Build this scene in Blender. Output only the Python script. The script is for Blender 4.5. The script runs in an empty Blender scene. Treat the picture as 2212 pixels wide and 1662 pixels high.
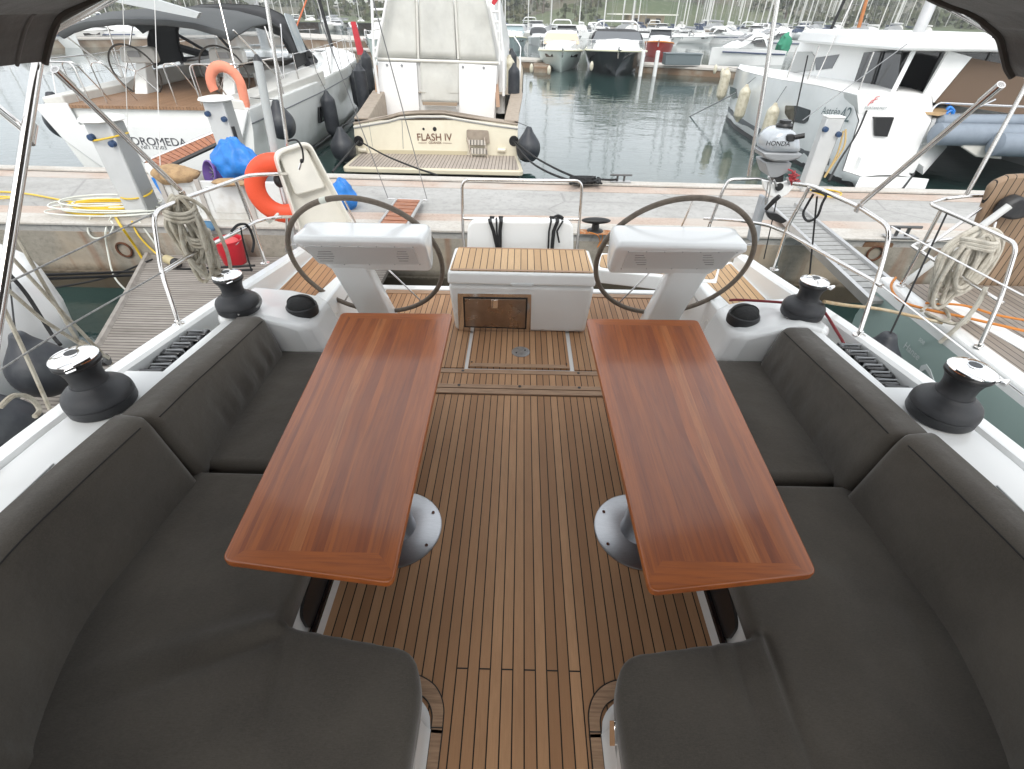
import bpy, bmesh, math, random
from mathutils import Vector, Matrix, noise
random.seed(7)
# ------------------------------------------------------------------ camera, world, sun, exposure
scene = bpy.context.scene
scene.render.resolution_x, scene.render.resolution_y = 1024, 769
FPX, PITCH, ROLL, YAW, EYE = 1030.0, math.radians(38.1), math.radians(.9), math.radians(.57), 2.2
_s, _c = math.sin, math.cos
_fw = Vector((-_s(YAW)*_c(PITCH), _c(YAW)*_c(PITCH), -_s(PITCH)))
_r0 = Vector((_c(YAW), _s(YAW), 0)); _u0 = _r0.cross(_fw)
_rt = _r0*_c(ROLL) + _u0*_s(ROLL); _up = _u0*_c(ROLL) - _r0*_s(ROLL)
cam = bpy.data.objects.new('camera', bpy.data.cameras.new('camera')); scene.collection.objects.link(cam)
m3 = Matrix((_rt, _up, -_fw)).transposed()
cam.matrix_world = Matrix.Translation((0, 0, EYE)) @ m3.to_4x4()
cam.data.sensor_width = 36; cam.data.lens = 36*FPX/2212; cam.data.clip_start = .05; cam.data.clip_end = 4000
scene.camera = cam
SUN_EL, SUN_AZ = math.radians(48), math.radians(-3)
world = bpy.data.worlds.new("World"); scene.world = world; world.use_nodes = True
nt = world.node_tree; nt.nodes.clear()
def wn(t, **k):
    n = nt.nodes.new(t)
    for a, b in k.items(): setattr(n, a, b)
    return n
sky = wn('ShaderNodeTexSky', sky_type='NISHITA', sun_disc=False, sun_elevation=SUN_EL, sun_rotation=math.pi-SUN_AZ, dust_density=3)
tc = wn('ShaderNodeTexCoord'); mp = wn('ShaderNodeMapping'); mp.inputs['Scale'].default_value = (1, 1, 3)
nz = wn('ShaderNodeTexNoise'); nz.inputs['Scale'].default_value = 2.2; nz.inputs['Detail'].default_value = 6
cr = wn('ShaderNodeValToRGB'); cr.color_ramp.elements[0].position = .35; cr.color_ramp.elements[1].position = .7
cr.color_ramp.elements[0].color = (6.2, 6.6, 7.0, 1); cr.color_ramp.elements[1].color = (10.4, 10.4, 10.3, 1)
mx = wn('ShaderNodeMix', data_type='RGBA'); mx.inputs[0].default_value = .86
bg = wn('ShaderNodeBackground'); bg.inputs[1].default_value = .13
wo = wn('ShaderNodeOutputWorld')
L = nt.links.new
L(tc.outputs['Generated'], mp.inputs[0]); L(mp.outputs[0], nz.inputs[0]); L(nz.outputs[0], cr.inputs[0])
sx = wn('ShaderNodeSeparateXYZ'); L(tc.outputs['Generated'], sx.inputs[0])
mr = wn('ShaderNodeMapRange'); mr.inputs[1].default_value = .0; mr.inputs[2].default_value = .6; mr.inputs[3].default_value = 1.35; mr.inputs[4].default_value = .9
sc_ = wn('ShaderNodeVectorMath', operation='SCALE'); L(sx.outputs[2], mr.inputs[0]); L(mr.outputs[0], sc_.inputs['Scale'])
L(sky.outputs[0], mx.inputs[6]); L(cr.outputs[0], mx.inputs[7]); L(mx.outputs[2], sc_.inputs[0]); L(sc_.outputs[0], bg.inputs[0]); L(bg.outputs[0], wo.inputs[0])
sl = bpy.data.lights.new('sun', 'SUN'); sl.energy = 1.1; sl.angle = math.radians(28); sl.color = (1, .96, .9)
so = bpy.data.objects.new('sun', sl); scene.collection.objects.link(so)
so.rotation_euler = (math.pi/2-SUN_EL, 0, SUN_AZ)
vs = scene.view_settings; vs.view_transform = 'Standard'; vs.look = 'None'; vs.gamma = 1; vs.exposure = .82
scene.display_settings.display_device = 'sRGB'

# ------------------------------------------------------------------ helpers
col = scene.collection
def U(x, y, z=None, Y=None, X=None):
    """where the sight line of a photo pixel meets a plane of known height, distance or side offset"""
    d = _fw*FPX + _rt*(x-1106) - _up*(y-831)
    t = (z-EYE)/d.z if z is not None else (Y/d.y if Y is not None else X/d.x)
    return Vector((0, 0, EYE)) + d*t
ROOTM = {}
def tag(o, label=None, cat=None, group=None, kind=None):
    for k, v in (('label', label), ('category', cat), ('group', group), ('kind', kind)):
        if v: o[k] = v
    return o
def thing(name, label, cat, loc=(0, 0, 0), rz=0, group=None, rot=None):
    o = bpy.data.objects.new(name, None); col.objects.link(o); o.empty_display_size = .1
    o.location = loc; o.rotation_euler = rot or (0, 0, rz)
    ROOTM[o.name] = (Matrix.Translation(loc) @ o.rotation_euler.to_matrix().to_4x4())
    return tag(o, label, cat, group)
class G:
    """collects geometry for ONE mesh object"""
    def __init__(s, world=True): s.v = []; s.f = []; s.uv = None; s.world = world
    def add(s, vs_, fs):
        n = len(s.v); s.v += [Vector(p) for p in vs_]; s.f += [tuple(i+n for i in f) for f in fs]; return s
    def box(s, c, d, M=None):
        c = Vector(c); x, y, z = d[0]/2, d[1]/2, d[2]/2
        p = [Vector((a*x, b*y, e*z)) for e in (-1, 1) for a, b in ((-1, -1), (1, -1), (1, 1), (-1, 1))]
        if M is not None: p = [M @ q for q in p]
        return s.add([c+q for q in p], [(3, 2, 1, 0), (4, 5, 6, 7), (0, 1, 5, 4), (1, 2, 6, 5), (2, 3, 7, 6), (3, 0, 4, 7)])
    def bb(s, x0, x1, y0, y1, z0, z1): return s.box(((x0+x1)/2, (y0+y1)/2, (z0+z1)/2), (abs(x1-x0), abs(y1-y0), abs(z1-z0)))
    def prism(s, top, bot):
        """top outline (3D points) joined to a bottom outline, or to itself dropped by a number or moved by a vector"""
        top = [Vector(p) for p in top]
        if isinstance(bot, (int, float)): bot = [p-Vector((0, 0, bot)) for p in top]
        elif isinstance(bot, Vector): bot = [p+bot for p in top]
        else: bot = [Vector(p) for p in bot]
        nrm = Vector((0, 0, 0)); n = len(top)
        for i in range(n): nrm += top[i].cross(top[(i+1) % n])
        dr = sum((t-b for t, b in zip(top, bot)), Vector())
        if nrm.dot(dr) < 0: top.reverse(); bot.reverse()
        return s.add(top+bot, [tuple(range(n)), tuple(range(2*n-1, n-1, -1))]+[(i, i+n, (i+1) % n+n, (i+1) % n) for i in range(n)])
    def tube(s, pts, r, n=8, closed=False):
        pts = [Vector(p) for p in pts]; m = len(pts)
        rr = r if isinstance(r, (list, tuple)) else [r]*m
        rings = []; prev = None
        for i, p in enumerate(pts):
            a = pts[(i-1) % m] if (closed or i > 0) else p; b = pts[(i+1) % m] if (closed or i < m-1) else p
            t = (b-a).normalized() if (b-a).length > 1e-9 else Vector((0, 0, 1))
            if prev is None:
                u = t.cross(Vector((0, 0, 1)))
                if u.length < .01: u = t.cross(Vector((0, 1, 0)))
            else: u = prev - t*prev.dot(t)
            u.normalize(); prev = u; w = t.cross(u)
            rings.append([p+(u*_c(2*math.pi*k/n)+w*_s(2*math.pi*k/n))*rr[i] for k in range(n)])
        vs_ = [q for R_ in rings for q in R_]; fs = []
        for i in range(m if closed else m-1):
            j = (i+1) % m
            for k in range(n): fs.append((i*n+k, i*n+(k+1) % n, j*n+(k+1) % n, j*n+k))
        if not closed: fs += [tuple(range(n-1, -1, -1)), tuple((m-1)*n+k for k in range(n))]
        return s.add(vs_, fs)
    def lathe(s, prof, c, axis=(0, 0, 1), n=28):
        c = Vector(c); ax = Vector(axis).normalized(); u = ax.orthogonal().normalized(); w = ax.cross(u); vs_ = []; fs = []
        for r, h in prof:
            r = max(r, 1e-4)
            vs_ += [c+ax*h+(u*_c(2*math.pi*k/n)+w*_s(2*math.pi*k/n))*r for k in range(n)]
        for i in range(len(prof)-1):
            for k in range(n): fs.append((i*n+k, i*n+(k+1) % n, (i+1)*n+(k+1) % n, (i+1)*n+k))
        fs += [tuple(range(n-1, -1, -1)), tuple((len(prof)-1)*n+k for k in range(n))]
        return s.add(vs_, fs)
    def ball(s, c, r, M=None, n=16):
        if not isinstance(r, (list, tuple)): r = (r, r, r)
        vs_ = []; fs = []; m = n//2
        for i in range(m+1):
            a = math.pi*i/m
            for k in range(n):
                b = 2*math.pi*k/n; q = Vector((r[0]*_s(a)*_c(b), r[1]*_s(a)*_s(b), -r[2]*_c(a)))
                vs_.append(Vector(c)+(M @ q if M is not None else q))
        for i in range(m):
            for k in range(n): fs.append((i*n+k, i*n+(k+1) % n, (i+1)*n+(k+1) % n, (i+1)*n+k))
        return s.add(vs_, fs)
    def loft(s, secs, caps=True, ring=False):
        n = len(secs[0]); vs_ = [p for q in secs for p in q]; fs = []
        for i in range(len(secs)-1):
            for k in range(n if ring else n-1):
                fs.append((i*n+k, i*n+(k+1) % n, (i+1)*n+(k+1) % n, (i+1)*n+k))
        if caps: fs += [tuple(range(n-1, -1, -1)), tuple((len(secs)-1)*n+k for k in range(n))]
        return s.add(vs_, fs)
    def build(s, name, mat_, parent=None, bevel=0, seg=2, sub=0, label=None, sharp=38, kind=None):
        me = bpy.data.meshes.new(name); inv = None
        if parent is not None and s.world:
            r = parent
            while r.parent: r = r.parent
            inv = ROOTM[r.name].inverted() if r.name in ROOTM else None
        me.from_pydata([inv @ p if inv else p for p in s.v], [], s.f)
        bm = bmesh.new(); bm.from_mesh(me); bmesh.ops.remove_doubles(bm, verts=bm.verts, dist=1e-5)
        bmesh.ops.recalc_face_normals(bm, faces=bm.faces); bm.to_mesh(me); bm.free()
        for p in me.polygons: p.use_smooth = True
        me.set_sharp_from_angle(angle=math.radians(sharp))
        me.materials.append(mat_)
        o = bpy.data.objects.new(name, me); col.objects.link(o)
        if parent is not None: o.parent = parent
        if bevel:
            b = o.modifiers.new('bevel', 'BEVEL'); b.width = bevel; b.segments = seg; b.limit_method = 'ANGLE'; b.angle_limit = math.radians(35)
        if sub:
            b = o.modifiers.new('subdivision', 'SUBSURF'); b.levels = sub; b.render_levels = sub
        if label: o['label'] = label
        if kind: o['kind'] = kind
        return o
def copy_tree(o, parent=None, loc=None, rz=None, scale=None, label=None):
    c = o.copy(); col.objects.link(c)
    if parent is not None: c.parent = parent
    if loc is not None: c.location = loc
    if rz is not None: c.rotation_euler = (0, 0, rz)
    if scale is not None: c.scale = (scale,)*3 if not isinstance(scale, (tuple, list)) else scale
    if label: c['label'] = label
    for ch in list(o.children): copy_tree(ch, c)
    return c
def cr_(pts, n=6, closed=False):
    """smooth curve through points"""
    P = [Vector(p) for p in pts]; m = len(P); out = []
    for i in range(m if closed else m-1):
        g = (lambda k: P[k % m]) if closed else (lambda k: P[min(max(k, 0), m-1)])
        a, b, c, d = g(i-1), g(i), g(i+1), g(i+2)
        for k in range(n):
            t = k/n; out.append(.5*((2*b)+(c-a)*t+(2*a-5*b+4*c-d)*t*t+(3*b-a-3*c+d)*t**3))
    if not closed: out.append(P[-1])
    return out
def rpoly(pts, rad, n=5):
    """outline with rounded corners"""
    P = [Vector(p) for p in pts]; m = len(P); out = []
    for i in range(m):
        a, b, c = P[i-1], P[i], P[(i+1) % m]; r = rad[i] if isinstance(rad, (list, tuple)) else rad
        if r <= 0: out.append(b); continue
        u = (a-b); w = (c-b); r_ = min(r, u.length*.49, w.length*.49); u.normalize(); w.normalize()
        for k in range(n+1):
            t = k/n; p0 = b+u*r_; p1 = b+w*r_; out.append((1-t)**2*p0+2*t*(1-t)*b+t*t*p1)
    return out
def bend(pts, r=.08, n=5):
    """open polyline with rounded bends (steel tube)"""
    P = [Vector(p) for p in pts]; out = [P[0]]
    for i in range(1, len(P)-1):
        a, b, c = P[i-1], P[i], P[i+1]; u = (a-b); w = (c-b); q = min(r, u.length*.45, w.length*.45); u.normalize(); w.normalize()
        for k in range(n+1):
            t = k/n; out.append((1-t)**2*(b+u*q)+2*t*(1-t)*b+t*t*(b+w*q))
    return out+[P[-1]]
def text(s, origin, xd, yd, h, mat_, parent, name='lettering', depth=.004, stretch=1, bold=0, align='LEFT'):
    """raised letters: origin at the baseline, xd reading direction, yd up the letters"""
    cu = bpy.data.curves.new(name, 'FONT'); cu.body = s; cu.size = 1; cu.extrude = .0; cu.align_x = align; cu.offset = bold
    t = bpy.data.objects.new(name+'_tmp', cu); col.objects.link(t)
    bpy.context.view_layer.update()
    me = bpy.data.meshes.new_from_object(t.evaluated_get(bpy.context.evaluated_depsgraph_get()))
    bpy.data.objects.remove(t); bpy.data.curves.remove(cu)
    xd = Vector(xd).normalized(); yd = Vector(yd); yd = (yd-xd*yd.dot(xd)).normalized(); nd = xd.cross(yd)
    k = h/.72
    vs_ = [Vector(origin)+xd*v.co.x*k*stretch+yd*v.co.y*k+nd*depth for v in me.vertices]
    g = G(); g.v = vs_; g.f = [tuple(p.vertices) for p in me.polygons]; bpy.data.meshes.remove(me)
    return g.build(name, mat_, parent)

# ------------------------------------------------------------------ materials
MATS = {}
def nodes_(name):
    m = bpy.data.materials.new(name); m.use_nodes = True; t = m.node_tree
    return m, t, t.nodes['Principled BSDF']
def N(t, typ, ins=None, **k):
    n = t.nodes.new(typ)
    for a, b in k.items(): setattr(n, a, b)
    for a, b in (ins or {}).items():
        if isinstance(b, bpy.types.NodeSocket): t.links.new(b, n.inputs[a])
        else: n.inputs[a].default_value = b
    return n
def M_(t, op, a, b=None, c=None):
    ins = {0: a}
    if b is not None: ins[1] = b
    if c is not None: ins[2] = c
    return N(t, 'ShaderNodeMath', ins, operation=op).outputs[0]
def mixc(t, f, a, b, mode='MIX'):
    n = N(t, 'ShaderNodeMix', {0: f}, data_type='RGBA', blend_type=mode)
    for i, v in ((6, a), (7, b)):
        if isinstance(v, bpy.types.NodeSocket): t.links.new(v, n.inputs[i])
        else: n.inputs[i].default_value = (*v[:3], 1)
    return n.outputs[2]
def ramp(t, f, a, b):
    n = N(t, 'ShaderNodeMapRange', {0: f, 1: a, 2: b}); return n.outputs[0]
def pbr(name, c, rough=.5, metal=0, var=0, vscale=3, c2=None, bump=0, bscale=40, coat=0, detail=4, stretch=None, rvar=0, spec=None, trans=0):
    """plain surface: base colour with a little drift, dirt colour c2, roughness drift and fine bump"""
    if name in MATS: return MATS[name]
    m, t, b = nodes_(name)
    b.inputs['Base Color'].default_value = (*c, 1); b.inputs['Roughness'].default_value = rough; b.inputs['Metallic'].default_value = metal
    if coat: b.inputs['Coat Weight'].default_value = coat; b.inputs['Coat Roughness'].default_value = .06
    if spec is not None: b.inputs['Specular IOR Level'].default_value = spec
    if trans: b.inputs['Transmission Weight'].default_value = trans
    co = N(t, 'ShaderNodeTexCoord').outputs['Object']
    if stretch: co = N(t, 'ShaderNodeMapping', {0: co, 'Scale': stretch}).outputs[0]
    if var or c2:
        n = N(t, 'ShaderNodeTexNoise', {0: co, 'Scale': vscale, 'Detail': detail, 'Roughness': .6}).outputs[0]
        f = ramp(t, n, .42 if not c2 else .45, .7)
        c2_ = c2 or tuple(max(0, x*(1-var)) for x in c)
        t.links.new(mixc(t, f, c, c2_), b.inputs['Base Color'])
        if rvar: t.links.new(M_(t, 'ADD', M_(t, 'MULTIPLY', f, rvar), rough), b.inputs['Roughness'])
    if bump:
        n2 = N(t, 'ShaderNodeTexNoise', {0: co, 'Scale': bscale, 'Detail': 3}).outputs[0]
        t.links.new(N(t, 'ShaderNodeBump', {'Strength': bump, 'Distance': .01, 'Height': n2}).outputs[0], b.inputs['Normal'])
    MATS[name] = m; return m
def planks(name, ca, cb, pitch, axis=0, off=0, seam=.0045, seamc=(.012, .011, .01), rough=.6, dirt=(.12, .09, .06), dirtamt=.5, grain=.35, butt=0, dens=1):
    """laid teak: boards side by side along one object axis, black caulking between, each board its own tone"""
    m, t, b = nodes_(name)
    co = N(t, 'ShaderNodeTexCoord').outputs['Object']; s = N(t, 'ShaderNodeSeparateXYZ', {0: co}).outputs
    x = M_(t, 'DIVIDE', M_(t, 'ADD', s[axis], off), pitch); idx = M_(t, 'FLOOR', x); fr = M_(t, 'FRACT', x)
    d = M_(t, 'MINIMUM', fr, M_(t, 'SUBTRACT', 1, fr))
    sm = M_(t, 'LESS_THAN', d, seam/pitch/2)
    other = s[1-axis]
    if butt:   # butt joints: staggered per board
        k = M_(t, 'FRACT', M_(t, 'ADD', M_(t, 'DIVIDE', other, butt), M_(t, 'MULTIPLY', idx, .37)))
        sm = M_(t, 'MAXIMUM', sm, M_(t, 'LESS_THAN', k, seam/butt))
        idx = M_(t, 'ADD', idx, M_(t, 'MULTIPLY', 17.3, M_(t, 'FLOOR', M_(t, 'ADD', M_(t, 'DIVIDE', other, butt), M_(t, 'MULTIPLY', idx, .37)))))
    wn_ = N(t, 'ShaderNodeTexWhiteNoise', {'W': idx}, noise_dimensions='1D').outputs[0]
    v = N(t, 'ShaderNodeCombineXYZ', {0: s[axis], 1: M_(t, 'MULTIPLY', other, .06), 2: M_(t, 'MULTIPLY', idx, 1.7)}).outputs[0]
    g1 = N(t, 'ShaderNodeTexNoise', {0: v, 'Scale': 160, 'Detail': 5, 'Roughness': .65}).outputs[0]
    v2 = N(t, 'ShaderNodeCombineXYZ', {0: s[axis], 1: M_(t, 'MULTIPLY', other, .35), 2: M_(t, 'MULTIPLY', idx, 3.1)}).outputs[0]
    g2 = N(t, 'ShaderNodeTexNoise', {0: v2, 'Scale': 9, 'Detail': 4}).outputs[0]
    g3 = N(t, 'ShaderNodeTexNoise', {0: co, 'Scale': 2.1, 'Detail': 5}).outputs[0]
    c = mixc(t, wn_, ca, cb)
    c = mixc(t, M_(t, 'MULTIPLY', ramp(t, g1, .35, .75), grain), c, tuple(q*.45 for q in ca))
    c = mixc(t, M_(t, 'MULTIPLY', ramp(t, g2, .4, .8), dirtamt), c, dirt)
    c = mixc(t, M_(t, 'MULTIPLY', ramp(t, g3, .35, .7), .4), c, tuple(min(1, q*1.25+.01) for q in cb))
    c = mixc(t, sm, c, seamc)
    t.links.new(c, b.inputs['Base Color']); t.links.new(M_(t, 'SUBTRACT', rough+.05, M_(t, 'MULTIPLY', g2, .12)), b.inputs['Roughness'])
    b.inputs['Specular IOR Level'].default_value = .3
    h = M_(t, 'SUBTRACT', M_(t, 'MULTIPLY', g1, .25), sm)
    t.links.new(N(t, 'ShaderNodeBump', {'Strength': .5, 'Distance': .002, 'Height': h}).outputs[0], b.inputs['Normal'])
    MATS[name] = m; return m
GEL = pbr('gelcoat', (.80, .81, .80), .22, var=.04, vscale=1.5, coat=.3, bump=.02, bscale=3)
GELW = pbr('gelcoat_warm', (.74, .72, .66), .3, var=.08, vscale=2)
GELN = pbr('gelcoat_nonslip', (.76, .77, .75), .5, bump=.25, bscale=500, var=.05)
STEEL = pbr('polished_steel', (.74, .72, .7), .13, 1, var=.1, vscale=6, rvar=.08)
BRUSH = pbr('brushed_steel', (.42, .43, .45), .36, 1, var=.12, vscale=30, stretch=(1, 12, 1))
ALU = pbr('aluminium', (.6, .6, .6), .4, .9, var=.1)
CHROME = pbr('chrome', (.88, .88, .88), .05, 1)
BLK = pbr('black_plastic', (.018, .018, .019), .38, var=.2, bump=.1, bscale=200)
BLKG = pbr('black_gloss', (.01, .01, .011), .12, coat=.5)
WINCH = pbr('winch_black', (.032, .033, .036), .42, metal=.25, bump=.25, bscale=300)
RUB = pbr('black_rubber', (.02, .021, .024), .5, c2=(.05, .05, .05), vscale=9)
LEATH = pbr('taupe_leather', (.145, .115, .088), .62, var=.3, vscale=25, bump=.3, bscale=220)
ROPEB = pbr('black_rope', (.014, .014, .015), .8, bump=.6, bscale=300)
ROPEW = pbr('weathered_rope', (.45, .42, .35), .9, c2=(.27, .23, .17), vscale=18, bump=.6, bscale=250)
ROPEG = pbr('grey_rope', (.3, .3, .29), .85, c2=(.16, .16, .16), vscale=60, bump=.5, bscale=200)
ORANGE = pbr('orange_rope', (.55, .2, .04), .8, bump=.4, bscale=200)
YEL = pbr('yellow_hose', (.7, .47, .03), .4, var=.15)
WHOSE = pbr('white_hose', (.66, .68, .62), .4, var=.15)
RED = pbr('red_plastic', (.55, .02, .035), .35, var=.15)
BLUE = pbr('blue_plastic', (.02, .2, .62), .45, var=.3, vscale=9, bump=.5, bscale=18)
PURP = pbr('purple_plastic', (.2, .12, .38), .4)
GREYP = pbr('grey_plastic', (.25, .26, .27), .45)
BUOY = pbr('orange_foam', (.75, .085, .03), .55, var=.12, vscale=8, bump=.2, bscale=40)
BUOY2 = pbr('faded_orange_foam', (.78, .27, .17), .6, var=.15, vscale=8)
FENDC = pbr('cream_fender', (.62, .58, .46), .45, c2=(.4, .36, .25), vscale=8)
FENDB = pbr('black_fender', (.022, .025, .032), .48, c2=(.045, .05, .055), vscale=6, bump=.15, bscale=30)
# ------------------------------------------------------------------ water and quay
WZ = -.62
def water():
    m, t, b = nodes_('harbour_water')
    co = N(t, 'ShaderNodeTexCoord').outputs['Object']
    b.inputs['Roughness'].default_value = .03; b.inputs['IOR'].default_value = 1.333; b.inputs['Specular IOR Level'].default_value = .9
    n0 = N(t, 'ShaderNodeTexNoise', {0: co, 'Scale': .12, 'Detail': 3}).outputs[0]
    t.links.new(mixc(t, n0, (.014, .040, .037), (.03, .06, .055)), b.inputs['Base Color'])
    a = N(t, 'ShaderNodeMapping', {0: co, 'Scale': (1, 1.7, 1), 'Rotation': (0, 0, .5)}).outputs[0]
    n1 = N(t, 'ShaderNodeTexNoise', {0: a, 'Scale': 2.6, 'Detail': 3, 'Roughness': .55, 'Distortion': .6}).outputs[0]
    n2 = N(t, 'ShaderNodeTexNoise', {0: a, 'Scale': .55, 'Detail': 2}).outputs[0]
    n3 = N(t, 'ShaderNodeTexNoise', {0: co, 'Scale': .05, 'Detail': 2}).outputs[0]
    h = M_(t, 'ADD', M_(t, 'MULTIPLY', n1, M_(t, 'ADD', .1, M_(t, 'MULTIPLY', ramp(t, n3, .35, .6), .5))), n2)
    t.links.new(N(t, 'ShaderNodeBump', {'Strength': .3, 'Distance': .04, 'Height': h}).outputs[0], b.inputs['Normal'])
    return m
g = G(); g.add([(-900, -120, WZ), (900, -120, WZ), (900, 900, WZ), (-900, 900, WZ)], [(0, 1, 2, 3)]); tag(g.build('water', water()), kind='structure')
g = G(); g.add([(-1200, -200, WZ-6), (1200, -200, WZ-6), (1200, 1400, WZ-6), (-1200, 1400, WZ-6)], [(0, 1, 2, 3)]); tag(g.build('ground', pbr('seabed', (.03, .04, .035), .9)), kind='structure')
def concrete(name, ca, cb, cc=None, crack=1, sc=1.0, rust=0):
    m, t, b = nodes_(name)
    co = N(t, 'ShaderNodeTexCoord').outputs['Object']
    n1 = N(t, 'ShaderNodeTexNoise', {0: N(t, 'ShaderNodeMapping', {0: co, 'Scale': (.7, 1.6, 1.6)}).outputs[0], 'Scale': 1.3*sc, 'Detail': 8, 'Roughness': .65, 'Distortion': .6}).outputs[0]
    n2 = N(t, 'ShaderNodeTexNoise', {0: co, 'Scale': 14*sc, 'Detail': 6, 'Roughness': .7}).outputs[0]
    n3 = N(t, 'ShaderNodeTexNoise', {0: co, 'Scale': 120, 'Detail': 2}).outputs[0]
    c = mixc(t, ramp(t, n1, .38, .66), ca, cb)
    c = mixc(t, M_(t, 'MULTIPLY', ramp(t, n2, .48, .72), .5), c, tuple(q*.55 for q in cb))
    c = mixc(t, M_(t, 'MULTIPLY', ramp(t, n3, .4, .7), .25), c, tuple(q*.6 for q in ca))
    if cc:
        n4 = N(t, 'ShaderNodeTexNoise', {0: co, 'Scale': .9, 'Detail': 4}).outputs[0]
        c = mixc(t, M_(t, 'MULTIPLY', ramp(t, n4, .52, .62), .7), c, cc)
    if crack:
        v = N(t, 'ShaderNodeTexVoronoi', {0: N(t, 'ShaderNodeMapping', {0: co, 'Scale': (.5, 1.2, 1)}).outputs[0], 'Scale': .8}, feature='DISTANCE_TO_EDGE').outputs[0]
        c = mixc(t, M_(t, 'MULTIPLY', M_(t, 'LESS_THAN', M_(t, 'ADD', v, M_(t, 'MULTIPLY', n2, .02)), .016), .5), c, tuple(q*.5 for q in ca))
    if rust:
        z = N(t, 'ShaderNodeSeparateXYZ', {0: co}).outputs
        st = N(t, 'ShaderNodeTexNoise', {0: N(t, 'ShaderNodeMapping', {0: co, 'Scale': (3.2, 1, .35)}).outputs[0], 'Scale': 1.6, 'Detail': 5}).outputs[0]
        c = mixc(t, M_(t, 'MULTIPLY', ramp(t, st, .55, .72), .65), c, (.22, .09, .035))
        low = ramp(t, M_(t, 'ADD', z[2], M_(t, 'MULTIPLY', n2, .12)), -.25, -.36)
        c = mixc(t, M_(t, 'MULTIPLY', low, .9), c, (.045, .034, .018))
    t.links.new(c, b.inputs['Base Color']); b.inputs['Roughness'].default_value = .85
    t.links.new(N(t, 'ShaderNodeBump', {'Strength': .5, 'Distance': .01, 'Height': M_(t, 'ADD', n2, M_(t, 'MULTIPLY', n3, .3))}).outputs[0], b.inputs['Normal'])
    return m
QT = .18
CONC = concrete('quay_concrete', (.43, .425, .41), (.33, .325, .31))
CONCW = concrete('whitened_concrete', (.56, .54, .50), (.46, .42, .37), crack=0, sc=2)
PINK = concrete('pink_edge_stone', (.50, .41, .35), (.43, .33, .27), (.48, .45, .41), crack=0, sc=2)
WALL = concrete('quay_wall_concrete', (.36, .33, .28), (.24, .22, .18), (.42, .34, .25), crack=0, sc=1.5, rust=1)
QA, QB = 5.46, 7.70
def qb(x): return 7.56-.028*x if 1 else 7.6
def qslab(name, f0, f1, z, mat_, x0=-40, x1=40):
    g = G(); xs = [x0+(x1-x0)*k/20 for k in range(21)]
    g.prism([(x, f0(x), z) for x in xs]+[(x, f1(x), z) for x in reversed(xs)], .9 if z <= QT else .02)
    return tag(g.build(name, mat_), kind='structure')
qslab('quay', lambda x: QA, qb, QT-.004, CONC)
qslab('quay_edge_near', lambda x: QA-.03, lambda x: QA+.30, QT+.004, CONCW)
qslab('quay_joint_near', lambda x: QA+.302, lambda x: QA+.56, QT+.002, PINK)
qslab('quay_joint_far', lambda x: qb(x)-.46, lambda x: qb(x)-.17, QT+.002, PINK)
qslab('quay_edge_far', lambda x: qb(x)-.168, lambda x: qb(x)+.02, QT+.03, CONCW)
g = G(); g.bb(-40, 40, QA-.012, QA+.3, -1.4, QT-.10); g.bb(-40, 40, QA-.06, QA+.3, -1.4, -.40); tag(g.build('quay_wall', WALL), kind='structure')
# ------------------------------------------------------------------ own yacht: deck moulding
XC = .03
TEAKA, TEAKB = (.52, .305, .165), (.32, .17, .085)
TEAK = planks('cockpit_teak', TEAKA, TEAKB, .0477, 0, -.062, seam=.0052, dirtamt=.35, dirt=(.2, .105, .05))
TEAKH = planks('honey_teak', (.62, .42, .24), (.47, .30, .16), .054, 0, .01, seam=.0055, dirtamt=.25, dirt=(.3, .18, .09))
TEAKR = planks('side_deck_teak', (.5, .29, .15), (.38, .2, .1), .05, 0, 0, seam=.0045, dirtamt=.3, dirt=(.25, .12, .06))
TEAKX = planks('cross_teak', TEAKA, TEAKB, .055, 1, 0, seam=.003, dirtamt=.4, dirt=(.2, .11, .055), grain=.6)
def trim_teak():
    m, t, b = nodes_('trim_teak')
    co = N(t, 'ShaderNodeTexCoord').outputs['Object']
    mpn = N(t, 'ShaderNodeMapping', {0: co, 'Scale': (.6, 9, 9)}).outputs[0]
    n = N(t, 'ShaderNodeTexNoise', {0: mpn, 'Scale': 14, 'Detail': 5}).outputs[0]
    t.links.new(mixc(t, ramp(t, n, .3, .7), (.42, .27, .165), (.25, .155, .095)), b.inputs['Base Color']); b.inputs['Roughness'].default_value = .6
    return m
TRIM = trim_teak()
yacht = thing('sailing_yacht', 'white sailing yacht with teak cockpit floor and grey cushioned benches in the foreground', 'sailing yacht', (0, 0, 0))
g = G(); g.bb(-1.0, 1.06, -1.6, 2.675, -.06, 0); g.build('cockpit_sole', TEAK, yacht)
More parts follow.
